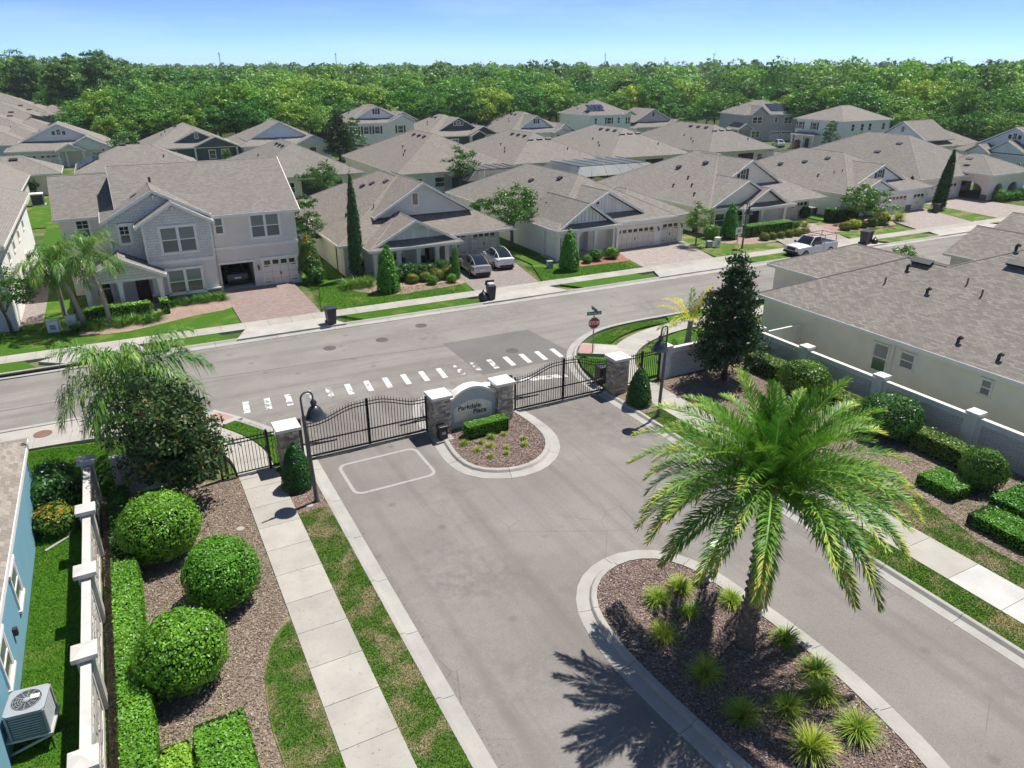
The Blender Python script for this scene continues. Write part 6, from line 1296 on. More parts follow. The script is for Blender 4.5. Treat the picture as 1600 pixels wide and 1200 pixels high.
row('hib', [(39.2, 56.6)], 'red flowering plant in the red mulch bed', .6); row('loose', [(36.8, 56.5)], 'pale leafy plant at the left of the red mulch bed', .5); row('loose', [(37.9, 56.2)], 'second plant of the red mulch bed', .42); row('loose', [(41.0, 56.6)], 'leafy plant near the white house driveway', .6)
row('darkloose', [(-9 - i * 1.2, 56.4) for i in range(3)], 'dark low plant under the small tree at the left white house', .7, group='plants at the left white house'); row('loose', [(107 + i * 1.8, 58.4) for i in range(5)], 'shrub in the row below the arched porch', .8, group='shrubs below the arched porch'); row('loose', [(68, 63)], 'green shrub at the cream garage corner', .6); row('darkloose', [(-10.5, 128)], 'dark shrub by the low grey house', 1.6); row('loose', [(-16, 156), (-18.5, 156)], 'green shrub beside the far beige house', 1.5, group='shrubs beside the far beige house')
# ---------------------------------------------------------------- grass clumps
L_hib0 = leafmat('lily_blade', (.03, .10, .012), (.085, .20, .02), (.17, .27, .04), .4)
def clump_mesh(seed, nb, L, m, spread=1.0):
    rng = np.random.default_rng(seed); V = []; F = []; T = []
    for k in range(nb):
        a = rng.random() * 6.283; e = R(rng.uniform(28, 86)); l = L * rng.uniform(.65, 1.1); w = .018 * rng.uniform(.8, 1.3); p = np.array([np.cos(a), np.sin(a), 0]) * rng.random() * .09; sd = np.array([-np.sin(a), np.cos(a), 0]) * w; b = len(V); q = p.copy()
        for s in range(5):
            ww = sd * (1 - s / 4.2); V += [q - ww, q + ww]
            if s < 4: F.append([b + 2 * s, b + 2 * s + 1, b + 2 * s + 3, b + 2 * s + 2]); T.append(np.clip(rng.normal(.4, .2) + (k % 9 == 0) * .5, 0, 1))
            ee = e - spread * 1.5 * (s / 4) ** 1.2; q = q + np.array([np.cos(a) * np.cos(ee), np.sin(a) * np.cos(ee), np.sin(ee)]) * l / 4
    return mesh_np('blades', np.array(V), np.array(F), m, T)
CG = [clump_mesh(440 + i, 220, .8, L_hib0, 1.15) for i in range(3)]
CL = [clump_mesh(400 + i, 280, .86, L_grass) for i in range(4)]
def clump(x, y, s, label, group=None, z=.12, lib=None):
    s = s * .86
    t = thing('grass_clump', label, 'plant', (x, y, z), rnd.random() * 6, group); link('blades', rnd.choice(lib or CL), t, (0, 0, 0), (0, 0, 0), s); return t
for x, y, s, lb in ((13.84, 15.35, 1.0, 'grass clump farthest left at the nose of the palm island'), (14.95, 15.45, .95, 'grass clump nearest the call box'), (14.4, 14.35, .8, 'small grass clump below the two front clumps of the palm island'), (12.95, 13.9, .95, 'grass clump at the left kerb side of the palm island'), (16.0, 14.1, .95, 'grass clump between call box and palm trunk'), (13.0, 12.0, 1.1, 'grass clump in the palm shadow left of the trunk'), (16.25, 11.9, .95, 'grass clump right of the palm trunk by the kerb'), (16.0, 10.45, 1.05, 'upper of two touching clumps by the right kerb'), (15.45, 9.8, 1.0, 'lower of two touching clumps by the right kerb'), (12.85, 10.3, 1.05, 'grass clump at the lower left of the palm island'), (14.2, 9.9, 1.0, 'grass clump in the middle below the palm trunk'), (13.7, 8.65, 1.25, 'biggest grass clump at the bottom of the palm island'), (15.3, 8.45, 1.2, 'big grass clump at the lower right of the palm island')): clump(x, y, s, lb, 'grass clumps on the palm island')
for k, (x, y) in enumerate(((12.75, 28.86), (13.5, 29.0 - .4), (14.2, 28.83), (14.9, 28.85), (13.0, 27.99), (13.77, 28.09), (14.36, 27.56), (15.54, 27.97), (15.3, 27.4), (13.31, 27.12), (14.1, 27.05))): clump(x, y, rnd.uniform(.34, .5), 'small grass clump on the sign island, ' + ('left end of the row by the hedge', 'second in the row by the hedge', 'third in the row by the hedge', 'upper of the close pair by the hedge', 'far left of the middle row', 'middle of the island', 'right of the middle, below the hedge', 'upper of the two by the right kerb', 'lower of the two by the right kerb', 'lower left near the front kerb', 'lower right near the front kerb')[k], 'small clumps on the sign island')
for k, (x, y) in enumerate([(-4.2 + i * .75, 56.5 + (i % 2) * .4) for i in range(8)]): clump(x, y, 1.5, ORD[k] + ' lily clump in the row under the queen palms', 'lilies under the queen palms', lib=CG)
for i in range(7): clump(2.3 + i * .6, 59.9 + (i % 2) * .3, 1.4, ORD[i] + ' lily clump below the grey house bay window', 'lilies below the bay window', lib=CG)
for i in range(6): clump(15.6 + (i % 3) * .9, 58.2 + (i // 3) * .8, 1.6, ('front ' if i < 3 else 'back ') + ORD[i % 3] + ' grass clump at the sage house corner', 'clumps at the sage house corner', lib=CG)
clump(82.4, 56.0, 2.2, 'spiky plant at the right end of the pale house bed'); clump(69.6, 58.8, 1.4, 'low spiky plant beside the cream house driveway')

# ---------------------------------------------------------------- turf blades and mulch chips (uncountable)
def inside(px, py, poly):
    c = np.zeros(len(px), bool); n = len(poly)
    for i in range(n):
        x0, y0 = poly[i]; x1, y1 = poly[(i + 1) % n]; m = ((y0 > py) != (y1 > py)); c ^= m & (px < (x1 - x0) * (py - y0) / ((y1 - y0) if y1 != y0 else 1e-9) + x0)
    return c
def turf(name, poly, dens, h, m, z, label, seed):
    rng = np.random.default_rng(seed); P = np.array(poly); lo, hi = P.min(0), P.max(0); n = int((hi - lo).prod() * dens); q = rng.uniform(lo, hi, (n, 2)); q = q[inside(q[:, 0], q[:, 1], poly)]; n = len(q)
    a = rng.random(n) * 6.283; w = .016 * rng.uniform(.7, 1.5, n); hh = h * rng.uniform(.5, 1.3, n); b = rng.random(n) * 6.283; ln = hh * rng.uniform(.2, .9, n)
    base = np.column_stack([q, np.full(n, z - .01)]); d = np.column_stack([np.cos(a), np.sin(a), np.zeros(n)]) * w[:, None]; tip = base + np.column_stack([np.cos(b) * ln, np.sin(b) * ln, hh])
    V = np.stack([base - d, base + d, tip], 1).reshape(-1, 3); o = link(name, mesh_np(name, V, np.arange(3 * n).reshape(n, 3), m)); stuff(o, label, 'grass')
turf('grass_blades', [(4.18, 10.5), (5.46, 10.5), (5.46, 26.6), (4.18, 26.6)], 2600, .045, M_bd, .135, 'dry grass blades on the left strip', 1)
turf('grass_blades', [(2.5, 20.4), (1.75, 19.5), (1.3, 18.4), (1.1, 16.6), (1.15, 14.9), (1.4, 11), (2.5, 11)], 2600, .045, M_bd, .14, 'grass blades on the curved left patch', 2)
turf('grass_blades', [(-5.2, 12), (-3.4, 12), (-3.4, 32.2), (1.6, 32.3), (.1, 35.9), (-2, 37.3), (-5, 37.9), (-8, 37.9), (-8, 34), (-5.2, 34)], 1500, .05, M_bl, .09, 'lush grass blades beside the blue house', 3)
turf('grass_blades', [(22.58, 6), (23.78, 6), (23.78, 27.5), (22.58, 27.5)], 1500, .05, M_bm, .135, 'grass blades on the right strip', 4)
turf('grass_blades', [(25.62, 6), (26.8, 6), (27.0, 12), (27.9, 14.9), (28.6, 16.9), (27.4, 18.6), (25.62, 20.6)], 1800, .045, M_bd, .135, 'dry grass blades right of the right sidewalk', 5)
for k, p in enumerate(([(26.9, 37.0), (28.6, 38.1), (31, 38.85), (33.5, 39.0), (32.4, 39.7), (30, 39.75), (27.8, 39.1), (26.1, 38.0)], [(22.75, 31.3), (24.0, 31.3), (24.3, 32.6), (25.2, 34.8), (24.2, 36.2), (23.3, 34.5)], [(4.15, 31.3), (4.1, 33), (3.4, 35), (2.6, 36.6), (3.6, 36.6), (4.6, 34.9), (5.2, 32.8), (5.4, 31.3)], [(12.9, 49.7), (23.6, 49.5), (23, 51.1), (13, 51.3)], [(12.1, 53), (24, 52.8), (24.5, 56), (18, 57), (13, 62)], [(31, 52.7), (41.5, 52.4), (41.5, 55), (35, 55.3), (32, 58)])): turf('grass_blades', p, 600 if k < 3 else 260, .06, M_bl, .13, 'bright grass blades ' + ('behind the stop sign', 'below the stop sign', 'beyond the left gate', 'on the verge of the sage house', 'on the sage house lawn', 'on the white house lawn')[k], 10 + k)
def chips(poly, dens, cols, z, label, seed):
    rng = np.random.default_rng(seed); P = np.array(poly); lo, hi = P.min(0), P.max(0); n = int((hi - lo).prod() * dens); q = rng.uniform(lo, hi, (n, 2)); q = q[inside(q[:, 0], q[:, 1], poly)]; n = len(q)
    Nn = np.tile([0, 0, 1.0], (n, 1)); L = rng.uniform(.04, .13, n); V, F = leaf_quads(np.column_stack([q, z + rng.random(n) * .03]), Nn, L, L * .35, rng, .5)
    stuff(link('mulch_chips', mesh_np('mulch_chips', V, F, cols, rng.random(n))), label, 'mulch')
C_p = leafmat('chip_purple', (.065, .045, .042), (.19, .14, .13), (.44, .37, .33), .9, 0, 0); C_b = leafmat('chip_brown', (.085, .062, .046), (.20, .15, .115), (.40, .34, .27), .9, 0, 0)
chips(offset(I1 + I1[:1], -.75)[:-1], 260, C_p, .13, 'purple brown mulch chips on the sign island', 1); chips([p for p in offset(I2[::-1], -.75) if p[1] > 5], 300, C_p, .13, 'purple brown mulch chips on the palm island', 2); chips([(-2.9, 11), (1.0, 11), (1.0, 16.6), (1.25, 18.4), (1.7, 19.7), (2.5, 20.7), (2.5, 30.8), (-2.9, 30.8)], 230, C_b, .115, 'brown mulch chips in the left bed', 3); chips([(25.65, 20.8), (28.7, 17), (27.1, 12), (27, 6), (33.6, 6), (33.6, 30.6), (25.65, 30.6)], 150, C_b, .115, 'brown mulch chips in the right bed', 4)
# ---------------------------------------------------------------- woodland behind the houses
F_kinds = []
fg = [((.035, .10, .014), (.10, .225, .025)), ((.055, .13, .014), (.15, .28, .03)), ((.025, .075, .016), (.07, .15, .03)), ((.10, .17, .018), (.24, .34, .035)), ((.03, .085, .02), (.085, .17, .035))]
fmats = [leafmat('woodland_leaf_%d' % i, lighter(a, 1.1), lighter(b, 1.3), None, .5, .3, .22) for i, (a, b) in enumerate(fg)]
for k, (R3, cz, m, cl, cone) in enumerate((((4.2, 4.2, 4.0), 7.5, 0, 95, False), ((4.8, 4.6, 3.6), 7.0, 1, 95, False), ((3.4, 3.4, 5.0), 8.5, 2, 95, False), ((4.6, 4.6, 3.8), 6.4, 3, 90, False), ((3.0, 3.0, 5.6), 9.0, 4, 90, False), ((3.9, 3.9, 4.6), 8.0, 1, 95, False), ((5.2, 5.0, 4.2), 8.2, 0, 105, False), ((2.8, 2.8, 4.2), 7.6, 2, 80, False))):
    cm, C = crown_mesh('crown', 600 + k, R3, int(cl * 1.25), 58, .44, fmats[m], cr=(.15, .33), hollow=.5); F_kinds.append((cm, trunk_mesh(cz, .2, C, cz, k, M_bark, 5), cz, cz + R3[2]))
FL = {0: 'mid green broadleaf tree in the woodland behind the far houses', 1: 'light green spreading tree in the woodland behind the far houses', 2: 'tall dark green tree in the woodland behind the far houses', 3: 'yellow green tree at the woodland edge behind the far houses', 4: 'narrow dark tree in the woodland behind the far houses', 5: 'upright bright green tree in the woodland behind the far houses', 6: 'broad rounded tree in the woodland behind the far houses', 7: 'slim dark tree in the woodland behind the far houses'}
rg = random.Random(42)
def edge(x):  # woodland front: y as a function of x
    if x < -8: return 305
    if x < 2: return 190 + (2 - x) * 10
    if x < 130: return 181 + 6 * math.sin(x * .13)
    if x < 172: return 181 - (x - 130) * 1.6
    return None
spots = []
def free(x, y, d): return all((x - a) ** 2 + (y - b) ** 2 > d * d for a, b in spots)
def plant_tree(x, y, k, h):
    cm, tm, cz, top = F_kinds[k]; s = h / top; w = s * rg.uniform(.95, 1.25)
    sec = 'in the tall stand at far left' if x < 2 or y > 222 else ('behind the dark green house' if x < 25 else 'behind the light blue house' if x < 43 else 'behind the far white two-storey house' if x < 62 else 'behind the dark grey house' if x < 82 else 'behind the sky blue gable' if x < 101 else 'behind the teal house' if x < 122 else 'behind the grey gabled house' if x < 140 else 'behind the far solar roof' if y > 135 else 'behind the far right houses')
    t = thing('woodland_tree', FL[k].split(' in ')[0].split(' at ')[0] + ' ' + sec, 'tree', (x, y, 0), rg.random() * 6.28, 'woodland trees ' + sec)
    link('trunk', tm, t, (0, 0, 0), (0, 0, 0), (s, s, s)); link('crown', cm, t, (0, 0, cz * s), (0, 0, 0), (w, w, s)); spots.append((x, y))
cnt = 0
# front rows along the back of the far street, and the right flank
for rowi in range(5):
    x = 2.0
    while x < 172 and cnt < 205:
        y = edge(x) + rowi * 6.5 + rg.uniform(-2.5, 2.5); h = rg.uniform(7.5, 12.5) + rowi * .9
        k = rg.choice([0, 1, 3, 1, 0, 6] if rowi < 2 else [0, 1, 2, 4, 5, 6])
        if free(x, y, 4.0): plant_tree(x, y, k, h); cnt += 1
        x += rg.uniform(3.6, 5.6) + (x > 110) * .6
for i in range(75):
    u = rg.random(); y = 150 - u * 105; x = 174 + rg.random() ** 1.4 * 40 + (8 if y < 90 else 0) - max(0, (80 - y)) * .1; h = rg.uniform(9, 13) + (x - 172) * .08
    if free(x, y, 4.5) and cnt < 228: plant_tree(x, y, rg.choice([0, 1, 3, 3, 5, 6, 1]), h); cnt += 1
# tall stands at left and right
for i in range(60):
    x = rg.uniform(-45, 22); y = rg.uniform(308, 345) if x < -8 else rg.uniform(225, 300)
    if free(x, y, 5) and cnt < 252: plant_tree(x, y, rg.choice([2, 4, 7, 0, 2]), rg.uniform(16, 20.5) if x < 8 else rg.uniform(14, 17)); cnt += 1
for x, y in [(-6 + i * 1.1 + (i % 3) * 2.5, 196 + i * 3.4 + (i % 2) * 9) for i in range(14)] + [(-14 - i * 4.2, 309 + (i % 3) * 5) for i in range(9)]:
    if cnt < 300: plant_tree(x, y, rg.choice([0, 1, 6]), rg.uniform(7.5, 10)); cnt += 1
for i in range(26):
    x = 158 + rg.random() * 14 + (i % 3) * 4; y = 150 - i * 3.6 + rg.uniform(-1.5, 1.5)
    if cnt < 300: plant_tree(x, y, rg.choice([1, 3, 0, 5]), rg.uniform(5.5, 8.0)); cnt += 1
# everything farther: one mass of low detail crowns
rng = np.random.default_rng(77); P = []
def scatter(n, r0, r1, a0, a1, hmin, hmax, cond=None):
    r = np.sqrt(rng.uniform(r0 ** 2, r1 ** 2, n)); a = rng.uniform(R(a0), R(a1), n); x = r * np.sin(a); y = r * np.cos(a); h = rng.uniform(hmin, hmax, n); return np.column_stack([x, y, h])
A1 = np.vstack([scatter(820, 205, 340, -4, 66, 9.0, 15.0), scatter(90, 215, 340, -4, 66, 15, 18.5)]); A2 = np.vstack([scatter(1200, 330, 620, -10, 68, 10, 16.5), scatter(110, 330, 620, -10, 68, 17, 20.5)]); A3 = np.vstack([scatter(1500, 600, 1500, -11, 68, 12, 18), scatter(120, 600, 1300, -11, 68, 19, 23)]); A4 = scatter(1500, 1400, 3200, -11, 68, 14, 22)
A1 = np.array([p for p in A1 if (p[1] > 212 and p[0] > 4) or (p[0] > 205) or p[1] > 330]); tallr = scatter(70, 230, 330, 42, 66, 16, 20.5); A1 = np.vstack([A1, tallr[(tallr[:, 0] > 190)]])
def mass(A, nq, leaf, m, name, label, seed):
    rng = np.random.default_rng(seed); n = len(A); rad = A[:, 2] * rng.uniform(.26, .40, n); idx = np.repeat(np.arange(n), nq); d = rvec(n * nq, rng); d[:, 2] = np.abs(d[:, 2]) * .85 - .12; cl = rng.normal(size=(n, 3))
    lump = 1 + .24 * np.sin(3.1 * (d * cl[idx]).sum(1) + idx) + .16 * np.sin(9 * (d * cl[idx][:, ::-1]).sum(1) + 2 * idx); Q = np.column_stack([A[idx, 0] + d[:, 0] * rad[idx] * lump, A[idx, 1] + d[:, 1] * rad[idx] * lump, A[idx, 2] * .62 + d[:, 2] * A[idx, 2] * .40 * lump])
    L = leaf * (.7 + rng.random(n * nq) * .7) * np.maximum(.8, A[idx, 2] / 14); V, F = leaf_quads(Q, d, L, L * .75, rng, .55); stuff(link(name, mesh_np(name, V, F, m, np.clip(rng.normal(.4, .15, n * nq) + rng.normal(0, .25, n)[idx], 0, 1))), label, 'woodland')
mt = fmats
for k in range(3): mass(A1[k::3], 620, .72, mt[(0, 1, 4)[k]], 'woodland', 'near part of the woodland mass, ' + ('mid green', 'light green', 'dark green')[k], 700 + k)
for k in range(2): mass(A2[k::2], 210, 1.25, mt[(0, 2)[k]], 'woodland', 'middle part of the woodland mass, ' + ('mid green', 'dark green')[k], 710 + k)
mass(A3, 80, 2.5, mt[0], 'woodland', 'far part of the woodland mass', 720); mass(A4, 26, 6.0, mt[2], 'woodland', 'woodland mass at the horizon', 721)
# power line poles on the skyline
M_pole = mat('pole_grey', (.22, .23, .24), .8)
for k, (px_, D) in enumerate(((192, 900), (345, 760), (526, 820), (682, 1000), (828, 950), (945, 780), (1038, 900), (1114, 760), (1240, 900))):
    a = math.atan((px_ - 800) / 1243) + R(28.042); x, y = D * math.sin(a) * 1.05, D * math.cos(a) * 1.05
    t = thing('utility_pole', 'thin power line pole on the horizon above the woodland', 'pole', (x, y, 0), 0, 'power line poles on the skyline'); h = (27, 30, 31, 27, 27, 30, 28, 30, 27)[k]
    MB().tube([(0, 0, 0), (0, 0, h)], [.42, .3], 6).build('shaft', M_pole, t); MB().box(-1.2, 1.2, -.2, .2, h - 2.0, h - 1.6).build('crossarm', M_pole, t)
# ---------------------------------------------------------------- vehicles
M_tyre = mat('tyre', (.022, .022, .023), .85, .2); M_rim = mat('rim', (.30, .31, .32), .35, .5, metal=.6); M_cgl = glass('car_glass', (.012, .016, .02), .04); M_tail = mat('tail_lamp', (.32, .012, .012), .25, .6); M_head = mat('head_lamp', (.62, .64, .65), .15, .7); M_plate = mat('number_plate', (.66, .66, .64), .5); M_trimb = mat('car_trim', (.02, .02, .021), .5, .4)
def paintm(name, c, metal=.0): 
    t = NT(name); t.col(c); t.rough(.28, .5, metal); t.p.inputs['Coat Weight'].default_value = .6; t.p.inputs['Coat Roughness'].default_value = .06; return t.m
def shell(b, st):
    """st: (x, half width, z bottom, z top, tumble) -> rounded ring loft"""
    rings = []
    for x, w, zb, zt, tu in st:
        h = zt - zb; R_ = [(-w * .86, zb), (-w * .97, zb + h * .12), (-w, zb + h * .42), (-w * .985, zb + h * .66), (-w * (1 - tu * .5), zb + h * .88), (-w * (1 - tu) * .86, zt), (0, zt + .015)]
        rings.append([(x, y, z) for y, z in R_] + [(x, -y, z) for y, z in R_[-2::-1]])
    return b.loft(rings)
def wheels(t, xs, half, r, w=.22):
    for x in xs:
        for s in (-1, 1):
            g_ = MB(); prof = [(r * .62, -w / 2), (r * .94, -w / 2), (r, -w * .3), (r, w * .3), (r * .94, w / 2), (r * .62, w / 2)]; V = []; F = []
            n = 20
            for k in range(n):
                a = 2 * math.pi * k / n; V += [(q * math.cos(a), d, q * math.sin(a)) for q, d in prof]
            m_ = len(prof)
            for k in range(n):
                for i in range(m_ - 1): F.append((k * m_ + i, k * m_ + i + 1, ((k + 1) % n) * m_ + i + 1, ((k + 1) % n) * m_ + i))
            wl = MB().add(V, F).build('wheel', M_tyre, t, True, loc=(x, s * half, r))
            hub = MB(); dv = [(r * .63 * math.cos(2 * math.pi * k / 20), s * w * .38, r * .63 * math.sin(2 * math.pi * k / 20)) for k in range(20)]; hub.add(dv + [(0, s * w * .30, 0)], [(k, (k + 1) % 20, 20) for k in range(20)]); hub.build('rim', M_rim, wl)
            for k in range(5):
                a = 2 * math.pi * k / 5; MB().beam((r * .08 * math.cos(a), s * w * .42, r * .08 * math.sin(a)), (r * .6 * math.cos(a), s * w * .42, r * .6 * math.sin(a)), .05, .03, (0, 1, 0)).build('spoke', M_rim, wl)
def car(x, y, rz, label, paint_, roof_glass=True, z=.13, name='parked_car', hatch=True):
    t = thing(name, label, 'car', (x, y, z), rz)
    shell(MB(), [(-2.32, .62, .42, .92, .1), (-2.28, .82, .30, 1.02, .12), (-2.0, .91, .24, 1.10, .14), (-1.2, .94, .2, 1.04, .12), (0, .94, .2, 1.0, .1), (1.0, .94, .2, .98, .12), (1.6, .92, .22, .90, .2), (2.05, .86, .26, .80, .25), (2.3, .66, .34, .68, .25)]).build('body', paint_, t, True)
    gh = MB(); shell(gh, [(-2.1, .70, 1.0, 1.06, .2), (-1.55, .74, .98, 1.34, .28), (-.9, .76, .97, 1.54, .3), (-.1, .77, .96, 1.60, .3), (.5, .76, .95, 1.50, .3), (1.0, .74, .93, 1.22, .26), (1.42, .70, .9, .96, .2)])
    gh.build('greenhouse', M_cgl, t, True)
    for s in (-1, 1):
        MB().tube([(1.38, s * .72, .95), (.98, s * .64, 1.23), (.48, s * .56, 1.51), (-.1, s * .56, 1.60), (-.9, s * .55, 1.55), (-1.55, s * .58, 1.36), (-2.08, s * .64, 1.08)], .045, 6).build('roof_rail', paint_, t, True)
        MB().beam((-.15, s * .775, .98), (-.2, s * .60, 1.55), .07, .05).build('door_pillar', M_trimb, t); MB().beam((-1.05, s * .80, 1.0), (-1.3, s * .62, 1.42), .16, .05).build('rear_pillar', paint_, t)
        MB().cbox((.92, s * 1.02, 1.03), .16, .2, .13).build('mirror', paint_, t, bevel=.03); MB().cbox((-2.2, s * .62, .86), .16, .42, .12).build('tail_lamp', M_tail, t, bevel=.03); MB().cbox((2.1, s * .62, .68), .25, .3, .1).build('head_lamp', M_head, t, bevel=.03)
        MB().box(-.02, .0, s * .94 - .006, s * .94 + .006, .35, .95).box(-1.0, -.98, s * .94 - .006, s * .94 + .006, .4, .95).build('door_seam', M_trimb, t)
    if not roof_glass: MB().prism([(-1.2, -.5), (.35, -.5), (.35, .5), (-1.2, .5)], 1.585, 1.625).build('roof_panel', paint_, t, bevel=.02)
    MB().box(-2.36, -2.3, -.26, .26, .62, .76).build('number_plate', M_plate, t); MB().box(-2.3, 2.2, -.72, .72, .16, .3).build('underbody', M_trimb, t); MB().cbox((-2.25, 0, .4), .2, 1.3, .16).build('bumper_insert', M_trimb, t, bevel=.03)
    wheels(t, (-1.42, 1.42), .84, .345); return t
car(27.25, 58.3, R(83), 'silver grey car with dark glass roof parked left in the sage house driveway', paintm('paint_silver', (.44, .42, .40), .5)); car(30.3, 59.7, R(83), 'white car parked right in the sage house driveway', paintm('paint_white', (.74, .75, .76))); car(7.75, 65.7, R(90), 'dark car parked inside the open garage', paintm('paint_dark', (.035, .045, .055), .3), False, .14)
car(118.6, 55.6, R(70), 'pale car beside the arched house at the right edge', MT.get('x') or paintm('paint_pale', (.55, .6, .66))); car(138, 127.5, R(60), 'white car on the far driveway of the two-storey houses', paintm('paint_white2', (.78, .78, .8)), False, .05); car(141.6, 125.2, R(60), 'red car beside the far white car', paintm('paint_red', (.36, .012, .03)), False, .05)
# pickup with ladder rack
t = thing('pickup_truck', 'white pickup truck with ladder rack parked at the far kerb', 'truck', (59.5, 49.15, .02), R(181.2)); pw_ = paintm('paint_truck', (.76, .76, .75))
shell(MB(), [(2.72, .74, .5, .98, .1), (2.66, .9, .42, 1.08, .12), (2.3, .98, .38, 1.14, .14), (1.1, 1.0, .36, 1.18, .14), (.95, 1.0, .34, 1.2, .1), (-.75, 1.0, .34, 1.2, .1)]).build('body', pw_, t, True)
shell(MB(), [(1.15, .86, 1.12, 1.18, .1), (.75, .86, 1.12, 1.62, .2), (.45, .85, 1.12, 1.84, .22), (-.45, .85, 1.12, 1.84, .22), (-.7, .86, 1.12, 1.7, .18)]).build('cab_glass', M_cgl, t, True)
MB().prism([(-.55, -.68), (.45, -.68), (.45, .68), (-.55, .68)], 1.82, 1.88).build('cab_roof', pw_, t, bevel=.03); MB().cbox((.0, 0, 1.9), .7, .8, .03).build('roof_stain', mat('rust_red', (.30, .10, .07), .7), t)
for s in (-1, 1):
    MB().beam((1.1, s * .83, 1.16), (.45, s * .70, 1.84), .07, .07).build('windscreen_pillar', pw_, t); MB().beam((-.6, s * .85, 1.15), (-.5, s * .70, 1.84), .3, .06).build('cab_corner', pw_, t)
    MB().box(-2.75, -.78, s * .96 - .05, s * .96 + .05, .42, 1.22).build('bed_side', pw_, t, bevel=.02); MB().cbox((.98, s * 1.1, 1.22), .12, .18, .2).build('mirror', M_trimb, t); MB().cbox((2.66, s * .72, .92), .1, .3, .2).build('head_lamp', M_head, t, bevel=.02); MB().cbox((-2.78, s * .9, .95), .06, .12, .35).build('tail_lamp', M_tail, t)
MB().box(-2.75, -.78, -.92, .92, .42, .6).build('bed_floor', M_trimb, t); MB().box(-2.8, -2.74, -.95, .95, .45, 1.2).build('tailgate', pw_, t); MB().cbox((2.7, 0, .88), .08, 1.0, .3).build('grille', M_trimb, t, bevel=.02); MB().cbox((2.74, 0, .55), .16, 1.75, .2).build('front_bumper', M_trimb, t, bevel=.03); MB().box(-2.4, 2.4, -.8, .8, .25, .45).build('underbody', M_trimb, t)
for xx in (-.85, -2.5):
    for s in (-1, 1): MB().tube([(xx, s * .92, 1.2), (xx, s * .85, 1.95)], .03, 6).build('rack_post', MT['rust_red'], t)
    MB().tube([(xx, -.85, 1.95), (xx, .85, 1.95)], .03, 6).build('rack_bar', MT['rust_red'], t)
for s in (-1, 1): MB().tube([(-2.6, s * .85, 1.95), (.2, s * .8, 1.98)], .03, 6).build('rack_rail', MT['rust_red'], t)
MB().cbox((-1.7, .1, .85), 1.2, 1.2, .5).build('tarp', mat('tarp_blue', (.05, .08, .16), .6), t, bevel=.08)
wheels(t, (-1.75, 1.75), .9, .4, .26)
# ---------------------------------------------------------------- bins, boxes, yard sign
M_bin = mat('bin_plastic', (.035, .038, .045), .5, .4); M_bag = mat('bag_plastic', (.02, .02, .022), .3, .5)
def bin_(x, y, rz, label, open_=False, z=.15, s=1.0):
    t = thing('trash_bin', label, 'bin', (x, y, z), rz); q = lambda w, d, zz: [(-w * s, -d * s, zz * s), (w * s, -d * s, zz * s), (w * s, d * s, zz * s), (-w * s, d * s, zz * s)]
    MB().loft([q(.24, .26, .04), q(.3, .33, 1.0)]).build('body', M_bin, t, bevel=.02)
    if open_: MB().cbox((0, .34 * s, 1.12 * s), .64 * s, .06, .5 * s, Matrix.Rotation(R(35), 3, 'X')).build('lid', M_bin, t, bevel=.015); MB().cbox((0, 0, 1.05 * s), .5 * s, .5 * s, .25 * s).build('rubbish_bag', mat('bag_white', (.5, .5, .5), .5), t, bevel=.1)
    else: MB().cbox((0, 0, 1.04 * s), .68 * s, .76 * s, .09 * s).build('lid', M_bin, t, bevel=.03)
    for sx in (-1, 1): MB().tube([(sx * .22 * s, .3 * s, .11), (sx * .29 * s, .3 * s, .11)], .11, 12).build('wheel', M_tyre, t)
    MB().tube([(-.25 * s, .4 * s, .98 * s), (.25 * s, .4 * s, .98 * s)], .02, 6).build('handle', M_bin, t)
bin_(11.95, 49.95, R(4), 'dark grey wheeled bin at the kerb by the reddish driveway', s=1.12); bin_(24.75, 50.0, R(-10), 'wheeled bin with its lid open near the two cars', True, s=1.12); bin_(91.2, 57.2, 0, 'small dark bin on the lawn by the leaning cypress')
def bag(x, y, s, label, z=.15):
    t = thing('rubbish_bag', label, 'bag', (x, y, z)); rng = np.random.default_rng(int(x * 9)); b = MB()
    pr_ = [(0, .95 * s), (.08 * s, .88 * s), (.1 * s, .8 * s), (.38 * s, .6 * s), (.5 * s, .3 * s), (.42 * s, .03), (0, .0)]; b.lathe(pr_, 12); b.v = [(vx * (1 + rng.normal(0, .09)), vy * (1 + rng.normal(0, .09)), vz * (1 + rng.normal(0, .04))) for vx, vy, vz in b.v]; b.build('bag', M_bag, t, True); MB().lathe([(0, 1.02 * s), (.1 * s, 1.0 * s), (.05 * s, .9 * s)], 8).build('knot', M_bag, t)
bag(24.05, 49.95, .85, 'black rubbish bag beside the open bin'); bag(68.9, 49.0, .7, 'black rubbish bag at the dark bins up the street')
bin_(67.7, 49.3, R(8), 'left of two dark bins at the kerb beyond the pickup', s=1.25); bin_(68.5, 49.6, R(-20), 'right of two dark bins at the kerb beyond the pickup', s=1.2)
def ubox(x, y, w, h, label, m, z=.12):
    t = thing('utility_box', label, 'utility box', (x, y, z), R(-8)); MB().box(-w, w, -w * .8, w * .8, 0, h).build('cabinet', m, t, bevel=.02); MB().box(-w * 1.08, w * 1.08, -w * .88, w * .88, h, h + .06).build('lid', m, t, bevel=.015); MB().box(-w * .5, w * .5, -w * .8 - .01, -w * .8, h * .3, h * .75).build('door_plate', M_acg, t)
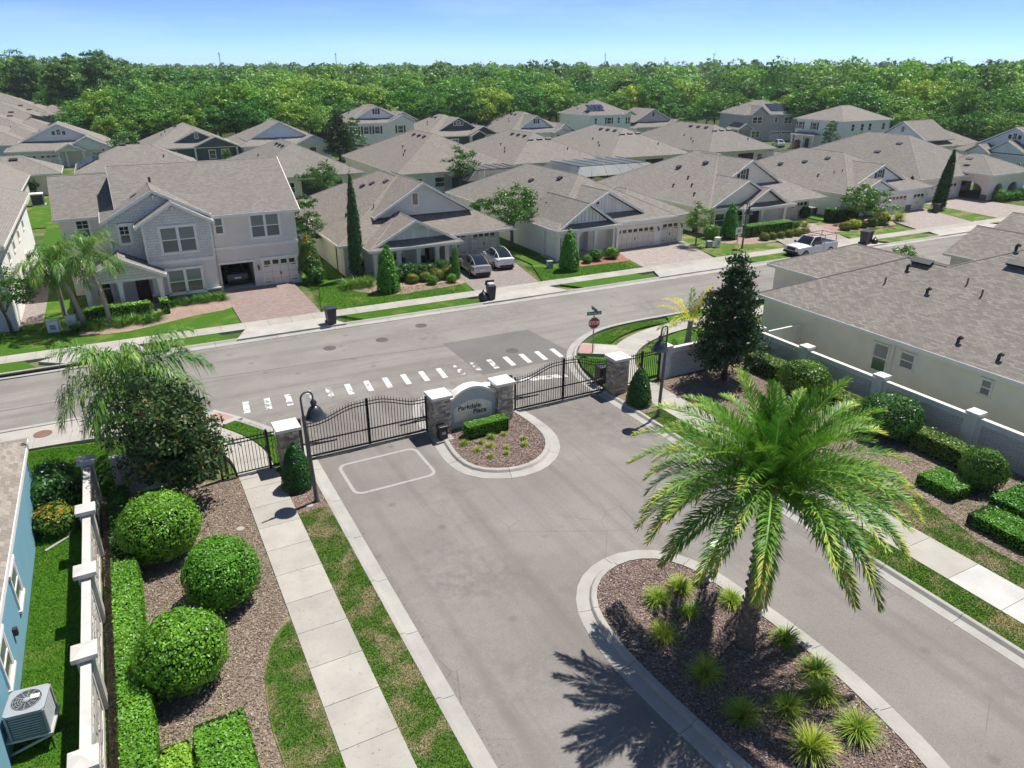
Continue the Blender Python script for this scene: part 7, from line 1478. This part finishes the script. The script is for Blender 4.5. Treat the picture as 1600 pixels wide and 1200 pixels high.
M_ub = mat('utility_green', (.48, .56, .50), .6); ubox(-4.35, 57.2, .3, 1.0, 'tall pale utility box in front of the palms', M_ub); ubox(-5.5, 57.4, .36, .75, 'low white and dark utility box at the left', M_white); ubox(33.9, 56.3, .26, .6, 'small utility box on the white house lawn', M_acg); ubox(52.5, 55.8, .28, .6, 'low utility box beside the crape myrtle', M_acg); ubox(53.3, 55.5, .26, .95, 'taller pale utility box beside the crape myrtle', M_white)
t = thing('yard_sign', 'small white yard sign by the cream house lamp', 'sign', (56.6, 56.0, .12)); MB().box(-.03, .03, -.03, .03, 0, 1.1).build('post', M_white, t); MB().box(-.45, .45, -.05, -.02, .9, 1.6).build('board', M_white, t); MB().box(-.25, .25, -.058, -.05, 1.1, 1.4).build('print', M_acg, t)
t = thing('beach_umbrella', 'folded yellow umbrella on the grey house porch', 'umbrella', (-2.2, 59.3, .16)); MB().tube([(0, 0, 0), (0, 0, 2.6)], .03, 8).build('pole', M_white, t); MB().lathe([(.02, 2.6), (.12, 2.3), (.22, 1.2), (.26, .9), (.05, 1.0)], 10).build('canopy', mat('yellow_cloth', (.55, .36, .06), .8), t)
def chair(x, y, rz, label):
    t = thing('porch_chair', label, 'chair', (x, y, .16), rz); MB().box(-.28, .28, -.25, .25, .38, .44).build('seat', M_dark, t); MB().box(-.28, .28, .2, .26, .44, 1.0).build('backrest', M_dark, t)
    for sx in (-1, 1):
        for sy in (-1, 1): MB().box(sx * .25 - .02, sx * .25 + .02, sy * .22 - .02, sy * .22 + .02, 0, .38).build('leg', M_dark, t)
chair(22.0, 62.0, R(20), 'dark chair on the left of the columned porch'); chair(23.8, 61.9, R(-20), 'dark chair on the right of the columned porch'); chair(-1.9, 61.4, 0, 'dark chair on the grey house porch')
# downlights on the ground and small covers
for x, y, lb in ((4.75, 27.0, 'small round cover at the foot of the left lamp'), (1.9, 26.6, 'pale valve cover in the left mulch')): struct(MB().lathe([(0, .15), (.15, .145), (.17, .1)], 12, (x, y, 0)).build('valve_cover', M_conc), lb)
# fallen leaves and gravel grit along the kerbs
rng = np.random.default_rng(9); n = 1500; q = []
for k in range(n):
    s = rng.random(); 
    if s < .35: q.append((6.1 + abs(rng.normal(0, .18)), rng.uniform(11, 31)))
    elif s < .6: q.append((21.9 - abs(rng.normal(0, .18)), rng.uniform(8, 31)))
    elif s < .8: q.append((rng.uniform(2.6, 4.1), rng.uniform(11, 30)))
    else: q.append((rng.uniform(6, 22), rng.uniform(10, 36)))
q = np.array(q); zz = np.where((q[:, 0] < 5), .158, .012); L = rng.uniform(.02, .06, n); V, F = leaf_quads(np.column_stack([q, zz]), np.tile([0, 0, 1.0], (n, 1)), L, L * .5, rng, .12)
stuff(link('leaf_litter', mesh_np('leaf_litter', V, F, C_b, rng.random(n))), 'dry leaf litter along the kerbs', 'litter')
# ---------------------------------------------------------------- thin summer haze over the whole place
hz = MB().box(-3600, 3600, -3600, 3600, -1.2, 46).build('haze', None); stuff(hz, 'thin bluish summer haze over the woodland', 'haze')
hm = bpy.data.materials.new('haze'); hm.use_nodes = True; hn = hm.node_tree; hn.nodes.remove(hn.nodes['Principled BSDF'])
pv_ = hn.nodes.new('ShaderNodeVolumePrincipled'); pv_.inputs['Color'].default_value = (.86, .93, 1, 1); pv_.inputs['Density'].default_value = .00017; pv_.inputs['Anisotropy'].default_value = .2
hn.links.new(pv_.outputs[0], hn.nodes['Material Output'].inputs['Volume']); hz.data.materials.append(hm)
